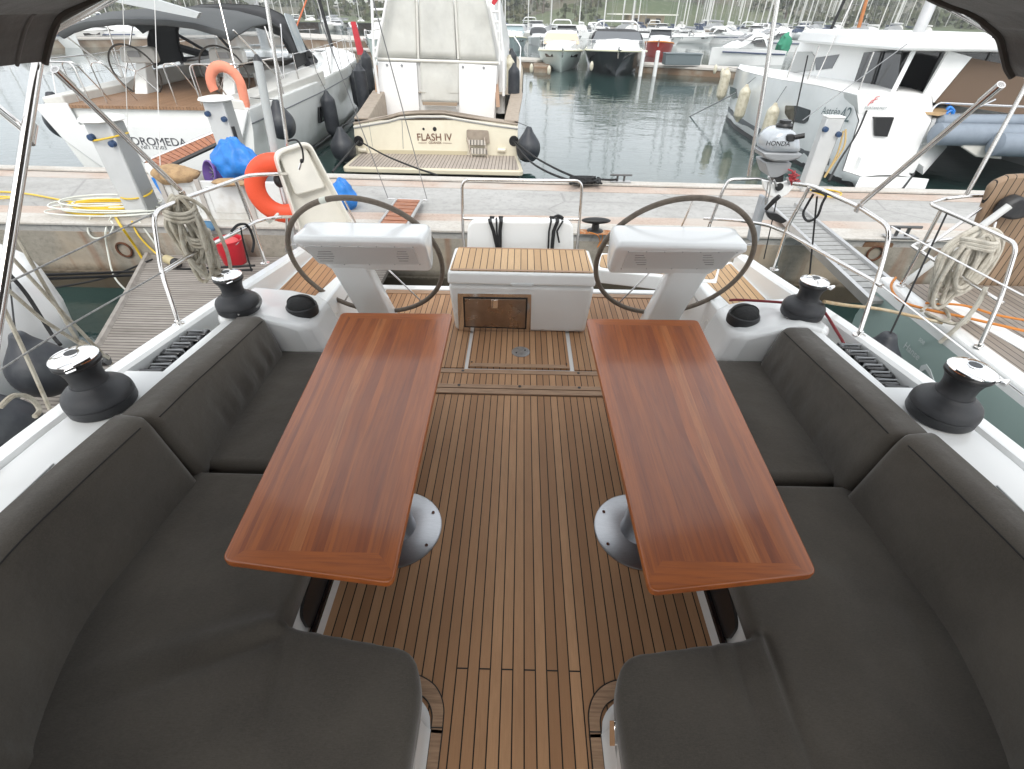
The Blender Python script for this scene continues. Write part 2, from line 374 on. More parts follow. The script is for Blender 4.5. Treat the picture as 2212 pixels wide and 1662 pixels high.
# raised cross beams of the step
g = G(); g.bb(-.97, 1.03, 2.68, 2.735, -.05, .012); g.bb(-.97, 1.03, 2.745, 2.79, -.05, .010); g.bb(-.97, 1.03, 2.925, 2.975, -.05, .012)
g.build('sole_beam', TRIM, yacht, bevel=.003)
g = G(); g.bb(-.97, 1.03, 2.79, 2.925, -.05, .006); g.build('step_grating', TEAK, yacht)
g = G()
for x in (-.42, .03, .47): g.lathe([(0, .0125), (.012, .013), (.012, .014), (0, .0142)], (x, 2.77, 0), n=12)
for x in (-.41, .48): g.lathe([(0, .0125), (.012, .013), (.012, .014), (0, .0142)], (x, 2.95, 0), n=12)
g.build('screw_hole', BLK, yacht)
g = G(); g.bb(-1.5, 1.56, 2.975, 4.30, -.06, -.006); g.build('helm_sole_base', GEL, yacht)
g = G(); g.bb(-1.30, -.405, 3.0, 4.2, -.01, .006); g.bb(.455, 1.36, 3.0, 4.2, -.01, .006); g.bb(-.40, .45, 3.62, 4.2, -.01, .005); g.build('helm_sole_teak', TEAK, yacht)
g = G(); g.prism([(-.375, 3.005, .012), (.42, 3.005, .012), (.42, 3.60, .012), (-.375, 3.60, .012)], .02)
hatch = g.build('floor_hatch', TEAK, yacht, bevel=.002)
g = G(); g.prism([(-.372, 3.007, .016), (.417, 3.007, .016), (.375, 3.05, .016), (-.33, 3.05, .016)], .006); g.build('hatch_frame', TRIM, hatch)
g = G(); g.lathe([(0, .014), (.072, .014), (.075, .016), (.072, .019), (.02, .018), (0, .018)], (.035, 3.22, 0), n=36); g.build('hatch_plate', pbr('worn_steel', (.42, .43, .44), .4, .85, var=.25, vscale=30), hatch)
g = G()
for x, y in ((-.35, 3.06), (.395, 3.06), (.0, 3.2), (.07, 3.24)): g.lathe([(0, .018), (.007, .018), (.007, .021), (0, .0212)], (x, y, 0), n=10)
g.build('hatch_screw', BLK, hatch)
g = G(); g.bb(-1.3, 1.36, 4.2, 4.27, -.02, .014); g.build('stern_beam', TRIM, yacht, bevel=.003)
g = G(); g.bb(-1.5, 1.56, 4.28, 4.36, -.5, .022); g.build('transom_sill', GEL, yacht, bevel=.01)
# hull topsides
def xo(Y): 
    P_ = [(-3, 2.25), (-1, 2.2), (1.36, 2.09), (1.9, 2.075), (2.8, 2.02), (3.4, 1.97), (4.0, 1.93)]
    for (a, p), (b, q) in zip(P_, P_[1:]):
        if Y <= b: return p+(q-p)*(Y-a)/(b-a)
    return 1.93
def zc(Y):
    P_ = [(-3, .86), (1.5, .8), (2.0, .765), (2.8, .69), (3.4, .63), (4.0, .57)]
    for (a, p), (b, q) in zip(P_, P_[1:]):
        if Y <= b: return p+(q-p)*max(0, Y-a)/(b-a)
    return .57
YS = [-2.2, -1, 0, .7, 1.36, 1.86, 2.2, 2.6, 3.0, 3.4, 3.7, 3.95]
for s in (-1, 1):
    X = lambda x: XC+s*x
    secs = []
    for Y in YS:
        x, z = xo(Y), zc(Y)
        secs.append([(X(x), Y, z-.02), (X(x-.02), Y, z-.5), (X(x-.12), Y, -.4), (X(x-.35), Y, -.8)])
    G().loft(secs, caps=False).build('hull_side', GEL, yacht)
    # raised bulwark along the deck edge
    secs = []
    for Y in YS:
        x, z = xo(Y), zc(Y)
        secs.append([(X(x+.004), Y, z-.1), (X(x+.004), Y, z-.015), (X(x-.01), Y, z), (X(x-.085), Y, z+.003), (X(x-.1), Y, z-.012), (X(x-.1), Y, z-.17)])
    G().loft(secs, caps=True, ring=True).build('bulwark', GEL, yacht)
    # side coaming beside the benches
    def strip(ys, a, b, dz=0, th=.5):
        gg = G(); secs = []
        for Y in ys:
            z = zc(Y)+dz; xa = a(Y) if callable(a) else a; xb = b(Y) if callable(b) else b
            secs.append([(X(xa), Y, z-th), (X(xa), Y, z-.03), (X(xa+.01), Y, z-.008), (X(xa+.03), Y, z), (X(xb-.012), Y, z+.0), (X(xb), Y, z-.01), (X(xb), Y, z-th)])
        return gg.loft(secs, caps=True, ring=True)
    strip([-2.2, -1, 0, .7, 1.36, 1.86], 1.68, lambda Y: xo(Y)-.108, 0, .8).build('coaming', GELN if 0 else GEL, yacht)
    strip([1.862, 2.1, 2.35, 2.5], 1.68, 1.79, -.002, .8).build('coaming_strip', GEL, yacht)
    # shallow locker lid line on the coaming
    gg = G()
    zz = lambda x, Y: zc(Y)+.0035
    for a_, b_ in (((1.80, -.5), (1.80, 1.22)),):
        gg.tube([(X(a_[0]), a_[1], zz(0, a_[1])), (X(b_[0]), b_[1], zz(0, b_[1]))], .0035, 6)
    gg.build('coaming_seam', pbr('seam_grey', (.45, .46, .46), .6), yacht)
    # rope channel
    gg = G(); gg.prism([(X(1.785), 1.86, .62), (X(1.99), 1.86, .62), (X(1.93), 3.02, .54), (X(1.785), 3.02, .54)], .1); gg.build('rope_channel', GEL, yacht)
    # helm corner moulding that carries winch and compass
    top = [(1.68, 2.50, .735), (1.79, 2.42, .745), (1.86, 2.5, .73), (1.87, 2.98, .68), (1.6, 3.0, .66), (1.42, 2.98, .62), (1.34, 2.93, .61), (1.32, 2.60, .62), (1.37, 2.53, .63), (1.5, 2.51, .69)]
    bot = [(x+(-.0 if 1 else 0), y, -.05) for x, y, z in top]
    bot[5] = (1.26, 2.99, -.05); bot[6] = (1.15, 2.94, -.05); bot[7] = (1.12, 2.56, -.05); bot[8] = (1.2, 2.49, -.05)
    gg = G(); gg.prism([(X(x), y, z) for x, y, z in top], [(X(x), y, z) for x, y, z in bot]); gg.build('helm_corner_moulding', GEL, yacht, bevel=.035, seg=4)
    # aft side deck: white margin, teak, inner wall
    gg = G(); gg.prism([(X(1.44), 3.02, .50), (X(1.90), 3.02, .50), (X(1.86), 4.02, .485), (X(1.42), 4.02, .485)], .6); gg.build('aft_side_deck', GEL, yacht, bevel=.02, seg=3)
    gg = G(); gg.prism(rpoly([(X(1.56), 3.13, .502), (X(1.86), 3.13, .502), (X(1.82), 3.96, .489), (X(1.47), 3.72, .493)], .02), .008); gg.build('side_deck_teak', TEAKR if s < 0 else TEAKH, yacht)
    gg = G()
    for (y, r) in ((3.22, .045), (3.34, .045)):
        gg.lathe([(r-.012, 0), (r-.01, .004), (r, .004), (r, 0)], (X(1.438), y, .30), (-s, 0, 0), 24)
    gg.build('round_vent', pbr('vent_white', (.68, .68, .64), .5), yacht)
    gg = G(); gg.box((X(1.436), 3.07, .30), (.01, .12, .15)); pn = gg.build('engine_panel', BLK, yacht, bevel=.004)
    gg = G(); gg.lathe([(.0, .006), (.03, .006), (.03, .02), (0, .022)], (X(1.436), 3.05, .30), (-s, 0, 0), 20); gg.box((X(1.41), 3.10, .29), (.05, .03, .10)); gg.build('throttle_lever', CHROME if s < 0 else BLK, pn)
    # bench risers under the cushions
    seat_o = [(.845, 2.55), (.845, .84), (.82, .80), (.42, .72), (.355, .66), (.335, .5), (.335, -1.6), (1.68, -1.6), (1.68, 2.55)]
    gg = G(); gg.prism(rpoly([(X(x+.02 if x < 1.6 else x), y, .385) for x, y in seat_o], [0, .03, .03, .06, .06, .05, 0, 0, 0]), .385); br = gg.build('bench_riser', GEL, yacht)
    # foot of the riser, curved out onto the floor
    foot = [(.872, 2.55), (.872, 1.4), (.872, .74), (.6, .73), (.46, .735), (.385, .70), (.345, .63), (.34, .5), (.34, -.5), (.34, -1.6)]
    gg = G(); secs = []
    f3 = cr_([Vector((x, y, 0)) for x, y in foot], 4)
    for dx, dz in ((.018, .11), (.008, .05), (-.003, .016), (-.012, .003)): secs.append([(X(p.x+dx), p.y-(dx if .345 < p.x < .8 else 0), dz) for p in f3])
    gg.loft(secs, caps=False).build('riser_foot', GEL, br)
    # dark oval locker opening with a glossy rim in the riser
    yz = [(.90, .18), (1.02, .165), (2.3, .165), (2.3, .35), (.98, .35), (.90, .32)]
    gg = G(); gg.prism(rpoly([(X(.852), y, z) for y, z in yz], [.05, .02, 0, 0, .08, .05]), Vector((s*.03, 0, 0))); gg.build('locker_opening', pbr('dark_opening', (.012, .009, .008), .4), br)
    gg = G(); gg.tube([(X(.846), y, .168) for y in (.84, 2.3)], .016, 8); gg.build('locker_rim', BLKG, br)
    # curved teak board round the foot of the companionway corner
    arc = [Vector((.30+.0, .80, 0)), Vector((.22, .775, 0)), Vector((.135, .70, 0)), Vector((.105, .60, 0)), Vector((.10, .50, 0))]
    a = cr_([Vector((.47, .815, 0)), Vector((.405, .812, 0)), Vector((.335, .775, 0)), Vector((.293, .71, 0)), Vector((.285, .62, 0)), Vector((.285, .4, 0)), Vector((.285, -1.5, 0))], 5)
    # inner edge follows the foot
    inn = cr_([Vector((.47, .755, 0)), Vector((.42, .752, 0)), Vector((.365, .725, 0)), Vector((.335, .68, 0)), Vector((.33, .62, 0)), Vector((.33, .4, 0)), Vector((.33, -1.5, 0))], 5)
    sh = 0
    n_ = len(a)
    gg = G(); gg.add([(X(p.x+sh), p.y, .004) for p in a]+[(X(p.x+sh), p.y, .004) for p in inn], [(i, i+1, i+1+n_, i+n_) for i in range(n_-1)]); gg.build('curved_margin_board', TRIM, yacht)
    gg = G(); gg.tube([(X(p.x+sh), p.y, .003) for p in a], .0028, 5); gg.tube([(X(p.x+sh), p.y, .003) for p in inn], .0028, 5)
    gg.tube([(X(.285), .63, .003), (X(.33), .63, .003)], .0028, 5); gg.build('caulking', pbr('caulk', (.012, .011, .01), .6), yacht)
# caulked butt joints across alternate boards
g = G()
for k in range(-3, 3):
    x = .062+.0477*(2*k+1)-(0 if k >= 0 else 0); g.bb(x-.0477, x, .843, .848, 0, .0012)
g.build('butt_joint', pbr('caulk', (.012, .011, .01), .6), yacht)
g = G(); g.prism(rpoly([U(1322, 1557, X=.345), U(1332, 1557, X=.345), U(1334, 1612, X=.345), U(1322, 1612, X=.345)], .01), Vector((-.008, 0, 0))); g.build('latch', CHROME, yacht)

# ------------------------------------------------------------------ cushions
def fabric(name, c):
    m, t, b = nodes_(name)
    co = N(t, 'ShaderNodeTexCoord').outputs['Object']
    n1 = N(t, 'ShaderNodeTexNoise', {0: co, 'Scale': 3.5, 'Detail': 5}).outputs[0]
    w1 = N(t, 'ShaderNodeTexNoise', {0: N(t, 'ShaderNodeMapping', {0: co, 'Scale': (1, 9, 9)}).outputs[0], 'Scale': 60, 'Detail': 2}).outputs[0]
    n2 = N(t, 'ShaderNodeTexNoise', {0: co, 'Scale': 170, 'Detail': 4, 'Roughness': .8}).outputs[0]
    f = M_(t, 'ADD', M_(t, 'MULTIPLY', n1, .6), M_(t, 'MULTIPLY', w1, .4))
    c1 = mixc(t, ramp(t, f, .35, .68), tuple(q*.7 for q in c), tuple(q*1.25 for q in c))
    c1 = mixc(t, M_(t, 'MULTIPLY', ramp(t, n2, .4, .8), .35), c1, tuple(q*1.7 for q in c))
    t.links.new(c1, b.inputs['Base Color']); b.inputs['Roughness'].default_value = .95; b.inputs['Specular IOR Level'].default_value = .15
    b.inputs['Sheen Weight'].default_value = .35; b.inputs['Sheen Roughness'].default_value = .5
    n3 = N(t, 'ShaderNodeTexNoise', {0: co, 'Scale': 900, 'Detail': 1}).outputs[0]
    n4 = N(t, 'ShaderNodeTexNoise', {0: co, 'Scale': 5, 'Detail': 4}).outputs[0]
    h = M_(t, 'ADD', M_(t, 'MULTIPLY', n3, .03), n4)
    t.links.new(N(t, 'ShaderNodeBump', {'Strength': .6, 'Distance': .018, 'Height': h}).outputs[0], b.inputs['Normal'])
    return m
FAB = fabric('charcoal_canvas', (.074, .064, .052))
def crease(x, y, a, b, w, amp):
    ax, ay = a; bx, by = b; dx, dy = bx-ax, by-ay; l2 = dx*dx+dy*dy
    t = max(0, min(1, ((x-ax)*dx+(y-ay)*dy)/l2)); d = math.hypot(x-ax-dx*t, y-ay-dy*t)
    return amp*(1-t)*math.exp(-(d/w)**2)
def pillow(outline, thick, r, T, cell=.02, wr=None, bulge=.006, skirt=.9):
    out = [Vector((p[0], p[1], 0)) for p in outline]
    bm = bmesh.new(); bm.faces.new([bm.verts.new(p) for p in out])
    xs = [p.x for p in out]; ys = [p.y for p in out]
    for ax, lo, hi in ((0, min(xs), max(xs)), (1, min(ys), max(ys))):
        k = lo+cell
        while k < hi:
            no = (1, 0, 0) if ax == 0 else (0, 1, 0); co = (k, 0, 0) if ax == 0 else (0, k, 0)
            bmesh.ops.bisect_plane(bm, geom=bm.verts[:]+bm.edges[:]+bm.faces[:], plane_co=co, plane_no=no); k += cell
    be = [e for e in bm.edges if len(e.link_faces) == 1]
    segs = [(out[i-1], out[i]) for i in range(len(out))]
    def dist(p):
        m = 9
        for a, b in segs:
            ab = b-a; t = max(0, min(1, (p-a).dot(ab)/max(ab.length_squared, 1e-12))); m = min(m, (p-a-ab*t).length)
        return m
    def hh(p):
        d = dist(p); q = 1-min(d/r, 1)
        z = thick-r+r*math.sqrt(max(0, 1-q*q))+bulge*(1-math.exp(-d/.12))
        z += .003*noise.noise(Vector((p.x*4, p.y*4, thick*9)))*min(1, d/r)
        if wr: z += wr(p.x, p.y)*min(1, d/r+.25)
        return z
    ring0 = bmesh.ops.extrude_edge_only(bm, edges=be)['geom']
    v1 = [v for v in ring0 if isinstance(v, bmesh.types.BMVert)]; e1 = [e for e in ring0 if isinstance(e, bmesh.types.BMEdge) and len(e.link_faces) == 1]
    low = set(v1)
    H = {}
    for v in bm.verts: H[v] = hh(v.co) if v not in low else (thick-r)*.5
    ring1 = bmesh.ops.extrude_edge_only(bm, edges=e1)['geom']
    for v in ring1:
        if isinstance(v, bmesh.types.BMVert): H[v] = 0.0
    for v in bm.verts: v.co = T(v.co.x, v.co.y, H[v])
    bm.verts.index_update()
    gg = G(); gg.v = [v.co.copy() for v in bm.verts]; gg.f = [tuple(v.index for v in f.verts) for f in bm.faces]; bm.free(); return gg
grp_s = 'seat cushions on the two cockpit benches'; grp_b = 'back cushions on the two cockpit benches'
for s in (-1, 1):
    X = lambda x: XC+s*x
    side = 'left' if s < 0 else 'right'
    # L-shaped fore seat cushion; plan coordinates (x outwards, y aft)
    o1 = rpoly([Vector((x, y, 0)) for x, y in [(.845, 1.50), (.84, .80), (.80, .79), (.36, .725), (.315, .60), (.335, -1.4), (1.1, -1.4), (1.30, .12), (1.48, .42), (1.575, .75), (1.565, 1.50)]], [.03, .02, .02, .09, .05, 0, 0, .2, .15, .2, .03])
    def wr1(x, y, s=s):
        w = 0
        L_ = [((.85, .80), (1.50, .60), .04, .030), ((.86, .75), (1.40, .50), .026, -.020), ((.83, .77), (.74, .35), .014, -.013), ((.76, .78), (.72, .5), .01, -.007), ((.84, .82), (.95, 1.0), .018, .010), ((.84, .79), (1.0, .92), .012, -.008)] if s < 0 else [((.88, .80), (.86, .10), .016, -.020), ((.84, .80), (.80, .15), .02, .013), ((.76, .78), (.74, .40), .013, -.014), ((.68, .77), (.66, .45), .013, -.012), ((1.2, 1.0), (1.0, .1), .07, .012), ((1.45, .9), (1.2, .05), .05, -.010)]
        for a, b, wd, am in L_+[((1.3, .2), (1.0, -.2), .05, .008),
                             ((1.4, .3), (.95, .3), .06, .009)]:
            w += crease(x, y, a, b, wd, am)
        return w+.007*noise.noise(Vector((x*3.1+s, y*2.3, 1.7)))
    t = 'L-shaped charcoal seat cushion on the %s bench, %s' % (side, 'with a deep crease at its inner corner' if s < 0 else 'with fine wrinkles')
    o = pillow(o1, .085, .03, lambda x, y, h: Vector((X(x), y, .385+h)), .0145, wr1).build('seat_cushion', FAB, None, sharp=80); tag(o, t, 'cushion', grp_s)
    o2 = rpoly([Vector((x, y, 0)) for x, y in [(.845, 1.53), (1.565, 1.53), (1.57, 2.525), (.9, 2.525)]], .03)
    o = pillow(o2, .08, .025, lambda x, y, h: Vector((X(x), y, .385+h)), .025, lambda x, y: crease(x, y, (.9, 1.54), (1.5, 1.56), .02, .006)+.005*noise.noise(Vector((x*4, y*4, s)))).build('seat_cushion', FAB, None, sharp=80)
    tag(o, 'short rectangular charcoal seat cushion at the far end of the %s bench' % side, 'cushion', grp_s)
    # back cushions
    def back(path, H0, H1, th, lean, wr, cell=.022, lip=0):
        pts = cr_([Vector((x, y, 0)) for x, y in path], 10); ln = [0]
        for a, b in zip(pts, pts[1:]): ln.append(ln[-1]+(b-a).length)
        Lt = ln[-1]
        def at(q):
            q = max(0, min(Lt, q)); i = 0
            while i < len(ln)-2 and ln[i+1] < q: i += 1
            f_ = (q-ln[i])/max(1e-9, ln[i+1]-ln[i]); p = pts[i].lerp(pts[i+1], f_); d = (pts[min(i+2, len(pts)-1)]-pts[max(i-1, 0)]).normalized()
            return p, Vector((d.y, -d.x, 0))
        def T(u, v, h):
            p, nrm = at(u)
            if nrm.x < 0: nrm = -nrm      # outward
            q = p+nrm*(th-h+lean*v)
            return Vector((X(q.x), q.y, .40+v))
        out = rpoly([Vector((0, 0, 0)), Vector((Lt, 0, 0)), Vector((Lt, H1, 0)), Vector((0, H0, 0))], [.04, .03, .05, .05])
        return pillow(out, th, .045, T, cell, wr, bulge=.014), T, Lt
    wrA = lambda u, v: sum(crease(u, v, (a_, .12), (a_+.03, .30), .018, .011*(-1)**k) for k, a_ in enumerate((.15, .2, .27, .33, .42, .5, .58, .7)))*(1 if s < 0 else .35)+.006*noise.noise(Vector((u*3, v*5, s*4)))
    gg, T, Lt = back([(1.50, 2.50), (1.50, 2.1), (1.505, 1.75), (1.495, 1.455)], .34, .43, .14, .16, wrA)
    o = gg.build('back_cushion', FAB, None, sharp=80); tag(o, '%s charcoal back cushion leaning on the %s coaming between the two winches' % ('wrinkled' if s < 0 else 'smooth', side), 'cushion', grp_b)
    G().tube([T(u, .405-.09*(1-u/Lt), .1375) for u in [Lt*k/20 for k in range(1, 20)]], .0028, 6).build('piping', pbr('dark_piping', (.016, .015, .014), .9), o)
    wrB = lambda u, v: sum(crease(u, v, (a_, .0), (a_+.02, .33), .022, .012*(-1)**k) for k, a_ in enumerate((1.08, 1.14, 1.2, 1.27, 1.34)))+.007*noise.noise(Vector((u*2.5, v*4, s*2)))
    gg, T, Lt = back([(1.475, 1.45), (1.515, 1.1), (1.53, .78), (1.45, .46), (1.30, .22), (1.1, .02), (.8, -.1)], .46, .46, .13, .18, wrB)
    o = gg.build('back_cushion', FAB, None, sharp=80); tag(o, 'long charcoal back cushion curving round the near corner of the %s bench' % side, 'cushion', grp_b)
    G().tube([T(u, .435, .1275) for u in [Lt*k/30 for k in range(1, 30)]], .0028, 6).build('piping', pbr('dark_piping', (.016, .015, .014), .9), o)

# ------------------------------------------------------------------ dining tables
def mahogany():
    m, t, b = nodes_('varnished_mahogany')
    uv = N(t, 'ShaderNodeUVMap', uv_map='UVMap').outputs[0]; s = N(t, 'ShaderNodeSeparateXYZ', {0: uv}).outputs
    u, v = s[0], s[1]     # u 0..W, v 0..L in metres, stored /W_ so both known
    W_, L_ = .66, 1.72
    bu = M_(t, 'MINIMUM', u, M_(t, 'SUBTRACT', W_, u)); bv = M_(t, 'MINIMUM', v, M_(t, 'SUBTRACT', L_, v))
    isend = M_(t, 'MULTIPLY', M_(t, 'LESS_THAN', bv, .075), M_(t, 'LESS_THAN', bv, bu))
    isside = M_(t, 'MULTIPLY', M_(t, 'LESS_THAN', bu, .055), M_(t, 'SUBTRACT', 1, isend))
    oi = N(t, 'ShaderNodeObjectInfo').outputs['Random']
    wob = N(t, 'ShaderNodeTexNoise', {0: N(t, 'ShaderNodeCombineXYZ', {0: u, 1: oi}).outputs[0], 'Scale': 30}).outputs[0]
    idx = M_(t, 'FLOOR', M_(t, 'DIVIDE', M_(t, 'ADD', u, M_(t, 'MULTIPLY', wob, .03)), .043))
    idx = M_(t, 'MULTIPLY', M_(t, 'ADD', idx, M_(t, 'MULTIPLY', 40, oi)), M_(t, 'SUBTRACT', 1, isend))
    wn_ = N(t, 'ShaderNodeTexWhiteNoise', {'W': idx}, noise_dimensions='1D').outputs[0]
    gx = M_(t, 'ADD', M_(t, 'MULTIPLY', isend, v), M_(t, 'MULTIPLY', M_(t, 'SUBTRACT', 1, isend), u))
    gy = M_(t, 'ADD', M_(t, 'MULTIPLY', isend, u), M_(t, 'MULTIPLY', M_(t, 'SUBTRACT', 1, isend), v))
    vec = N(t, 'ShaderNodeCombineXYZ', {0: gx, 1: M_(t, 'MULTIPLY', gy, .05), 2: M_(t, 'MULTIPLY', idx, .9)}).outputs[0]
    g1 = N(t, 'ShaderNodeTexNoise', {0: vec, 'Scale': 70, 'Detail': 6, 'Roughness': .6, 'Distortion': .4}).outputs[0]
    vec2 = N(t, 'ShaderNodeCombineXYZ', {0: gx, 1: M_(t, 'MULTIPLY', gy, .18), 2: M_(t, 'MULTIPLY', idx, 1.9)}).outputs[0]
    g2 = N(t, 'ShaderNodeTexNoise', {0: vec2, 'Scale': 14, 'Detail': 4, 'Distortion': .8}).outputs[0]
    base = mixc(t, wn_, (.22, .047, .008), (.38, .10, .016))
    base = mixc(t, M_(t, 'GREATER_THAN', wn_, .95), base, (.42, .135, .035))
    base = mixc(t, M_(t, 'MAXIMUM', isend, isside), base, (.37, .095, .015))
    base = mixc(t, M_(t, 'MULTIPLY', ramp(t, g1, .42, .72), .55), base, (.10, .022, .009))
    base = mixc(t, M_(t, 'MULTIPLY', ramp(t, g2, .45, .75), .35), base, (.36, .11, .032))
    t.links.new(base, b.inputs['Base Color'])
    n5 = N(t, 'ShaderNodeTexNoise', {0: uv, 'Scale': 3.0, 'Detail': 3}).outputs[0]
    t.links.new(M_(t, 'ADD', .28, M_(t, 'MULTIPLY', n5, .25)), b.inputs['Roughness'])
    b.inputs['Coat Weight'].default_value = .5; b.inputs['Coat Roughness'].default_value = .14
    t.links.new(N(t, 'ShaderNodeBump', {'Strength': .12, 'Distance': .002, 'Height': g1}).outputs[0], b.inputs['Normal'])
    return m
MAHO = mahogany()
for s in (-1, 1):
    ZT = .70
    if s < 0: cs = [U(476, 1211, z=ZT), U(847, 1260, z=ZT), U(977, 677, z=ZT), U(737, 675, z=ZT)]; pc = (-.62, 1.53)
    else: cs = [U(1405, 1279, z=ZT), U(1768, 1240, z=ZT), U(1508, 691, z=ZT), U(1266, 688, z=ZT)]; pc = (.68, 1.555)
    tb = thing('dining_table', 'varnished mahogany cockpit table on a round steel foot, standing %s of the centre floor boards' % ('left' if s < 0 else 'right'), 'table', (pc[0], pc[1], 0), group='two mahogany cockpit tables')
    cs = [p.copy() for p in cs]
    o = G().prism(rpoly(cs, .035, 6), .036).build('tabletop', MAHO, tb, bevel=.008, seg=3)
    uvl = o.data.uv_layers.new(name='UVMap')
    a, b, c, d = [p-Vector((pc[0], pc[1], 0)) for p in cs]
    for lp in o.data.loops:
        p = o.data.vertices[lp.vertex_index].co; y = (p.y-(a.y+b.y)/2)/((c.y+d.y)/2-(a.y+b.y)/2); xl = a.x+(d.x-a.x)*y; xr = b.x+(c.x-b.x)*y
        uvl.data[lp.index].uv = ((p.x-xl)/(xr-xl)*.66, y*1.72)
    ped = G(world=False).lathe([(.10, .01), (.098, .02), (.09, .05), (.086, .15), (.085, .62), (.13, .66), (.13, .662)], (0, 0, 0), n=40).build('pedestal', BRUSH, tb)
    pl = G(world=False).lathe([(.238, 0), (.238, .006), (.23, .012), (0, .013)], (0, 0, 0), n=64).build('base_plate', BRUSH, tb)
    gg = G(world=False)
    for k in range(6):
        a_ = k*math.pi/3+.5; gg.lathe([(0, .0125), (.009, .0135), (.009, .015), (.004, .0152), (.004, .0135)], (.205*_c(a_), .205*_s(a_), 0), n=12)
    gg.build('bolt', STEEL, pl)
# ------------------------------------------------------------------ helm box with fridge
bx = thing('cockpit_box', 'white moulded locker box with slatted teak lid and steel fridge door between the wheels', 'locker', (XC, 3.7, 0))
XB0, XB1 = -.535, .59
g = G(); g.prism([(XB0-.022, 3.47, .475), (XB1+.022, 3.47, .475), (XB1+.022, 3.94, .475), (XB0-.022, 3.94, .475)], [(XB0, 3.54, .008), (XB1, 3.54, .008), (XB1, 3.92, .008), (XB0, 3.92, .008)])
g.build('box_body', GEL, bx, bevel=.035, seg=4)
g = G(); g.prism([(XB0-.018, 3.458, .592), (XB1+.018, 3.458, .592), (XB1+.012, 3.93, .60), (XB0-.012, 3.93, .60)], [(XB0-.026, 3.458, .482), (XB1+.026, 3.458, .482), (XB1+.026, 3.945, .482), (XB0-.026, 3.945, .482)])
lid = g.build('box_lid', GEL, bx, bevel=.022, seg=4)
g = G(); g.prism(rpoly([(XB0+.0, 3.475, .5935), (XB1-.0, 3.475, .5935), (XB1-.02, 3.915, .6015), (XB0+.02, 3.915, .6015)], .03), -.006); g.build('teak_slats', TEAKH, lid)
g = G(); a = [(XB0+.0, 3.475, .601), (XB1-.0, 3.475, .601), (XB1-.03, 3.502, .6015), (XB0+.03, 3.502, .6015)]; g.prism(a, .004)
g.prism([(XB0+.05, 3.895, .609), (XB1-.05, 3.895, .609), (XB1-.02, 3.915, .609), (XB0+.02, 3.915, .609)], .004); g.build('teak_border', TRIM, lid)
g = G(); g.prism([(-.06, 3.452, .505), (.13, 3.452, .505), (.11, 3.452, .480), (-.04, 3.452, .480)], Vector((0, .02, 0))); g.build('lid_handle', pbr('grey_gelcoat', (.6, .62, .62), .4), lid, bevel=.004)
def fp(x, y, d=0):   # point on the sloping front face
    p = U(x, y, Y=3.5)
    for _ in range(6): p = U(x, y, Y=3.54-.07*p.z/.475-d)
    return p
g = G(); g.prism([fp(988, 633), fp(1148, 635), fp(1146, 720), fp(991, 714)], Vector((0, -.008, 0))); fr = g.build('fridge_frame', STEEL, bx, bevel=.002)
g = G(); g.prism([fp(1000, 642, .009), fp(1140, 644, .009), fp(1137, 711, .009), fp(1003, 707, .009)], Vector((0, -.003, 0))); g.build('fridge_gasket', BLK, fr)
g = G(); g.prism([fp(1004, 645, .0125), fp(1136, 647, .0125), fp(1134, 708, .0125), fp(1006, 704, .0125)], Vector((0, -.008, 0)))
FRD = pbr('bronze_steel', (.42, .33, .26), .26, .9, var=.25, vscale=5, rvar=.15)
dr = g.build('fridge_door', FRD, bx, bevel=.002)
g = G(); g.prism([fp(1061, 648, .021), fp(1076, 648, .021), fp(1075, 666, .021), fp(1062, 666, .021)], Vector((0, -.004, 0))); g.build('fridge_latch', CHROME, dr, bevel=.002)

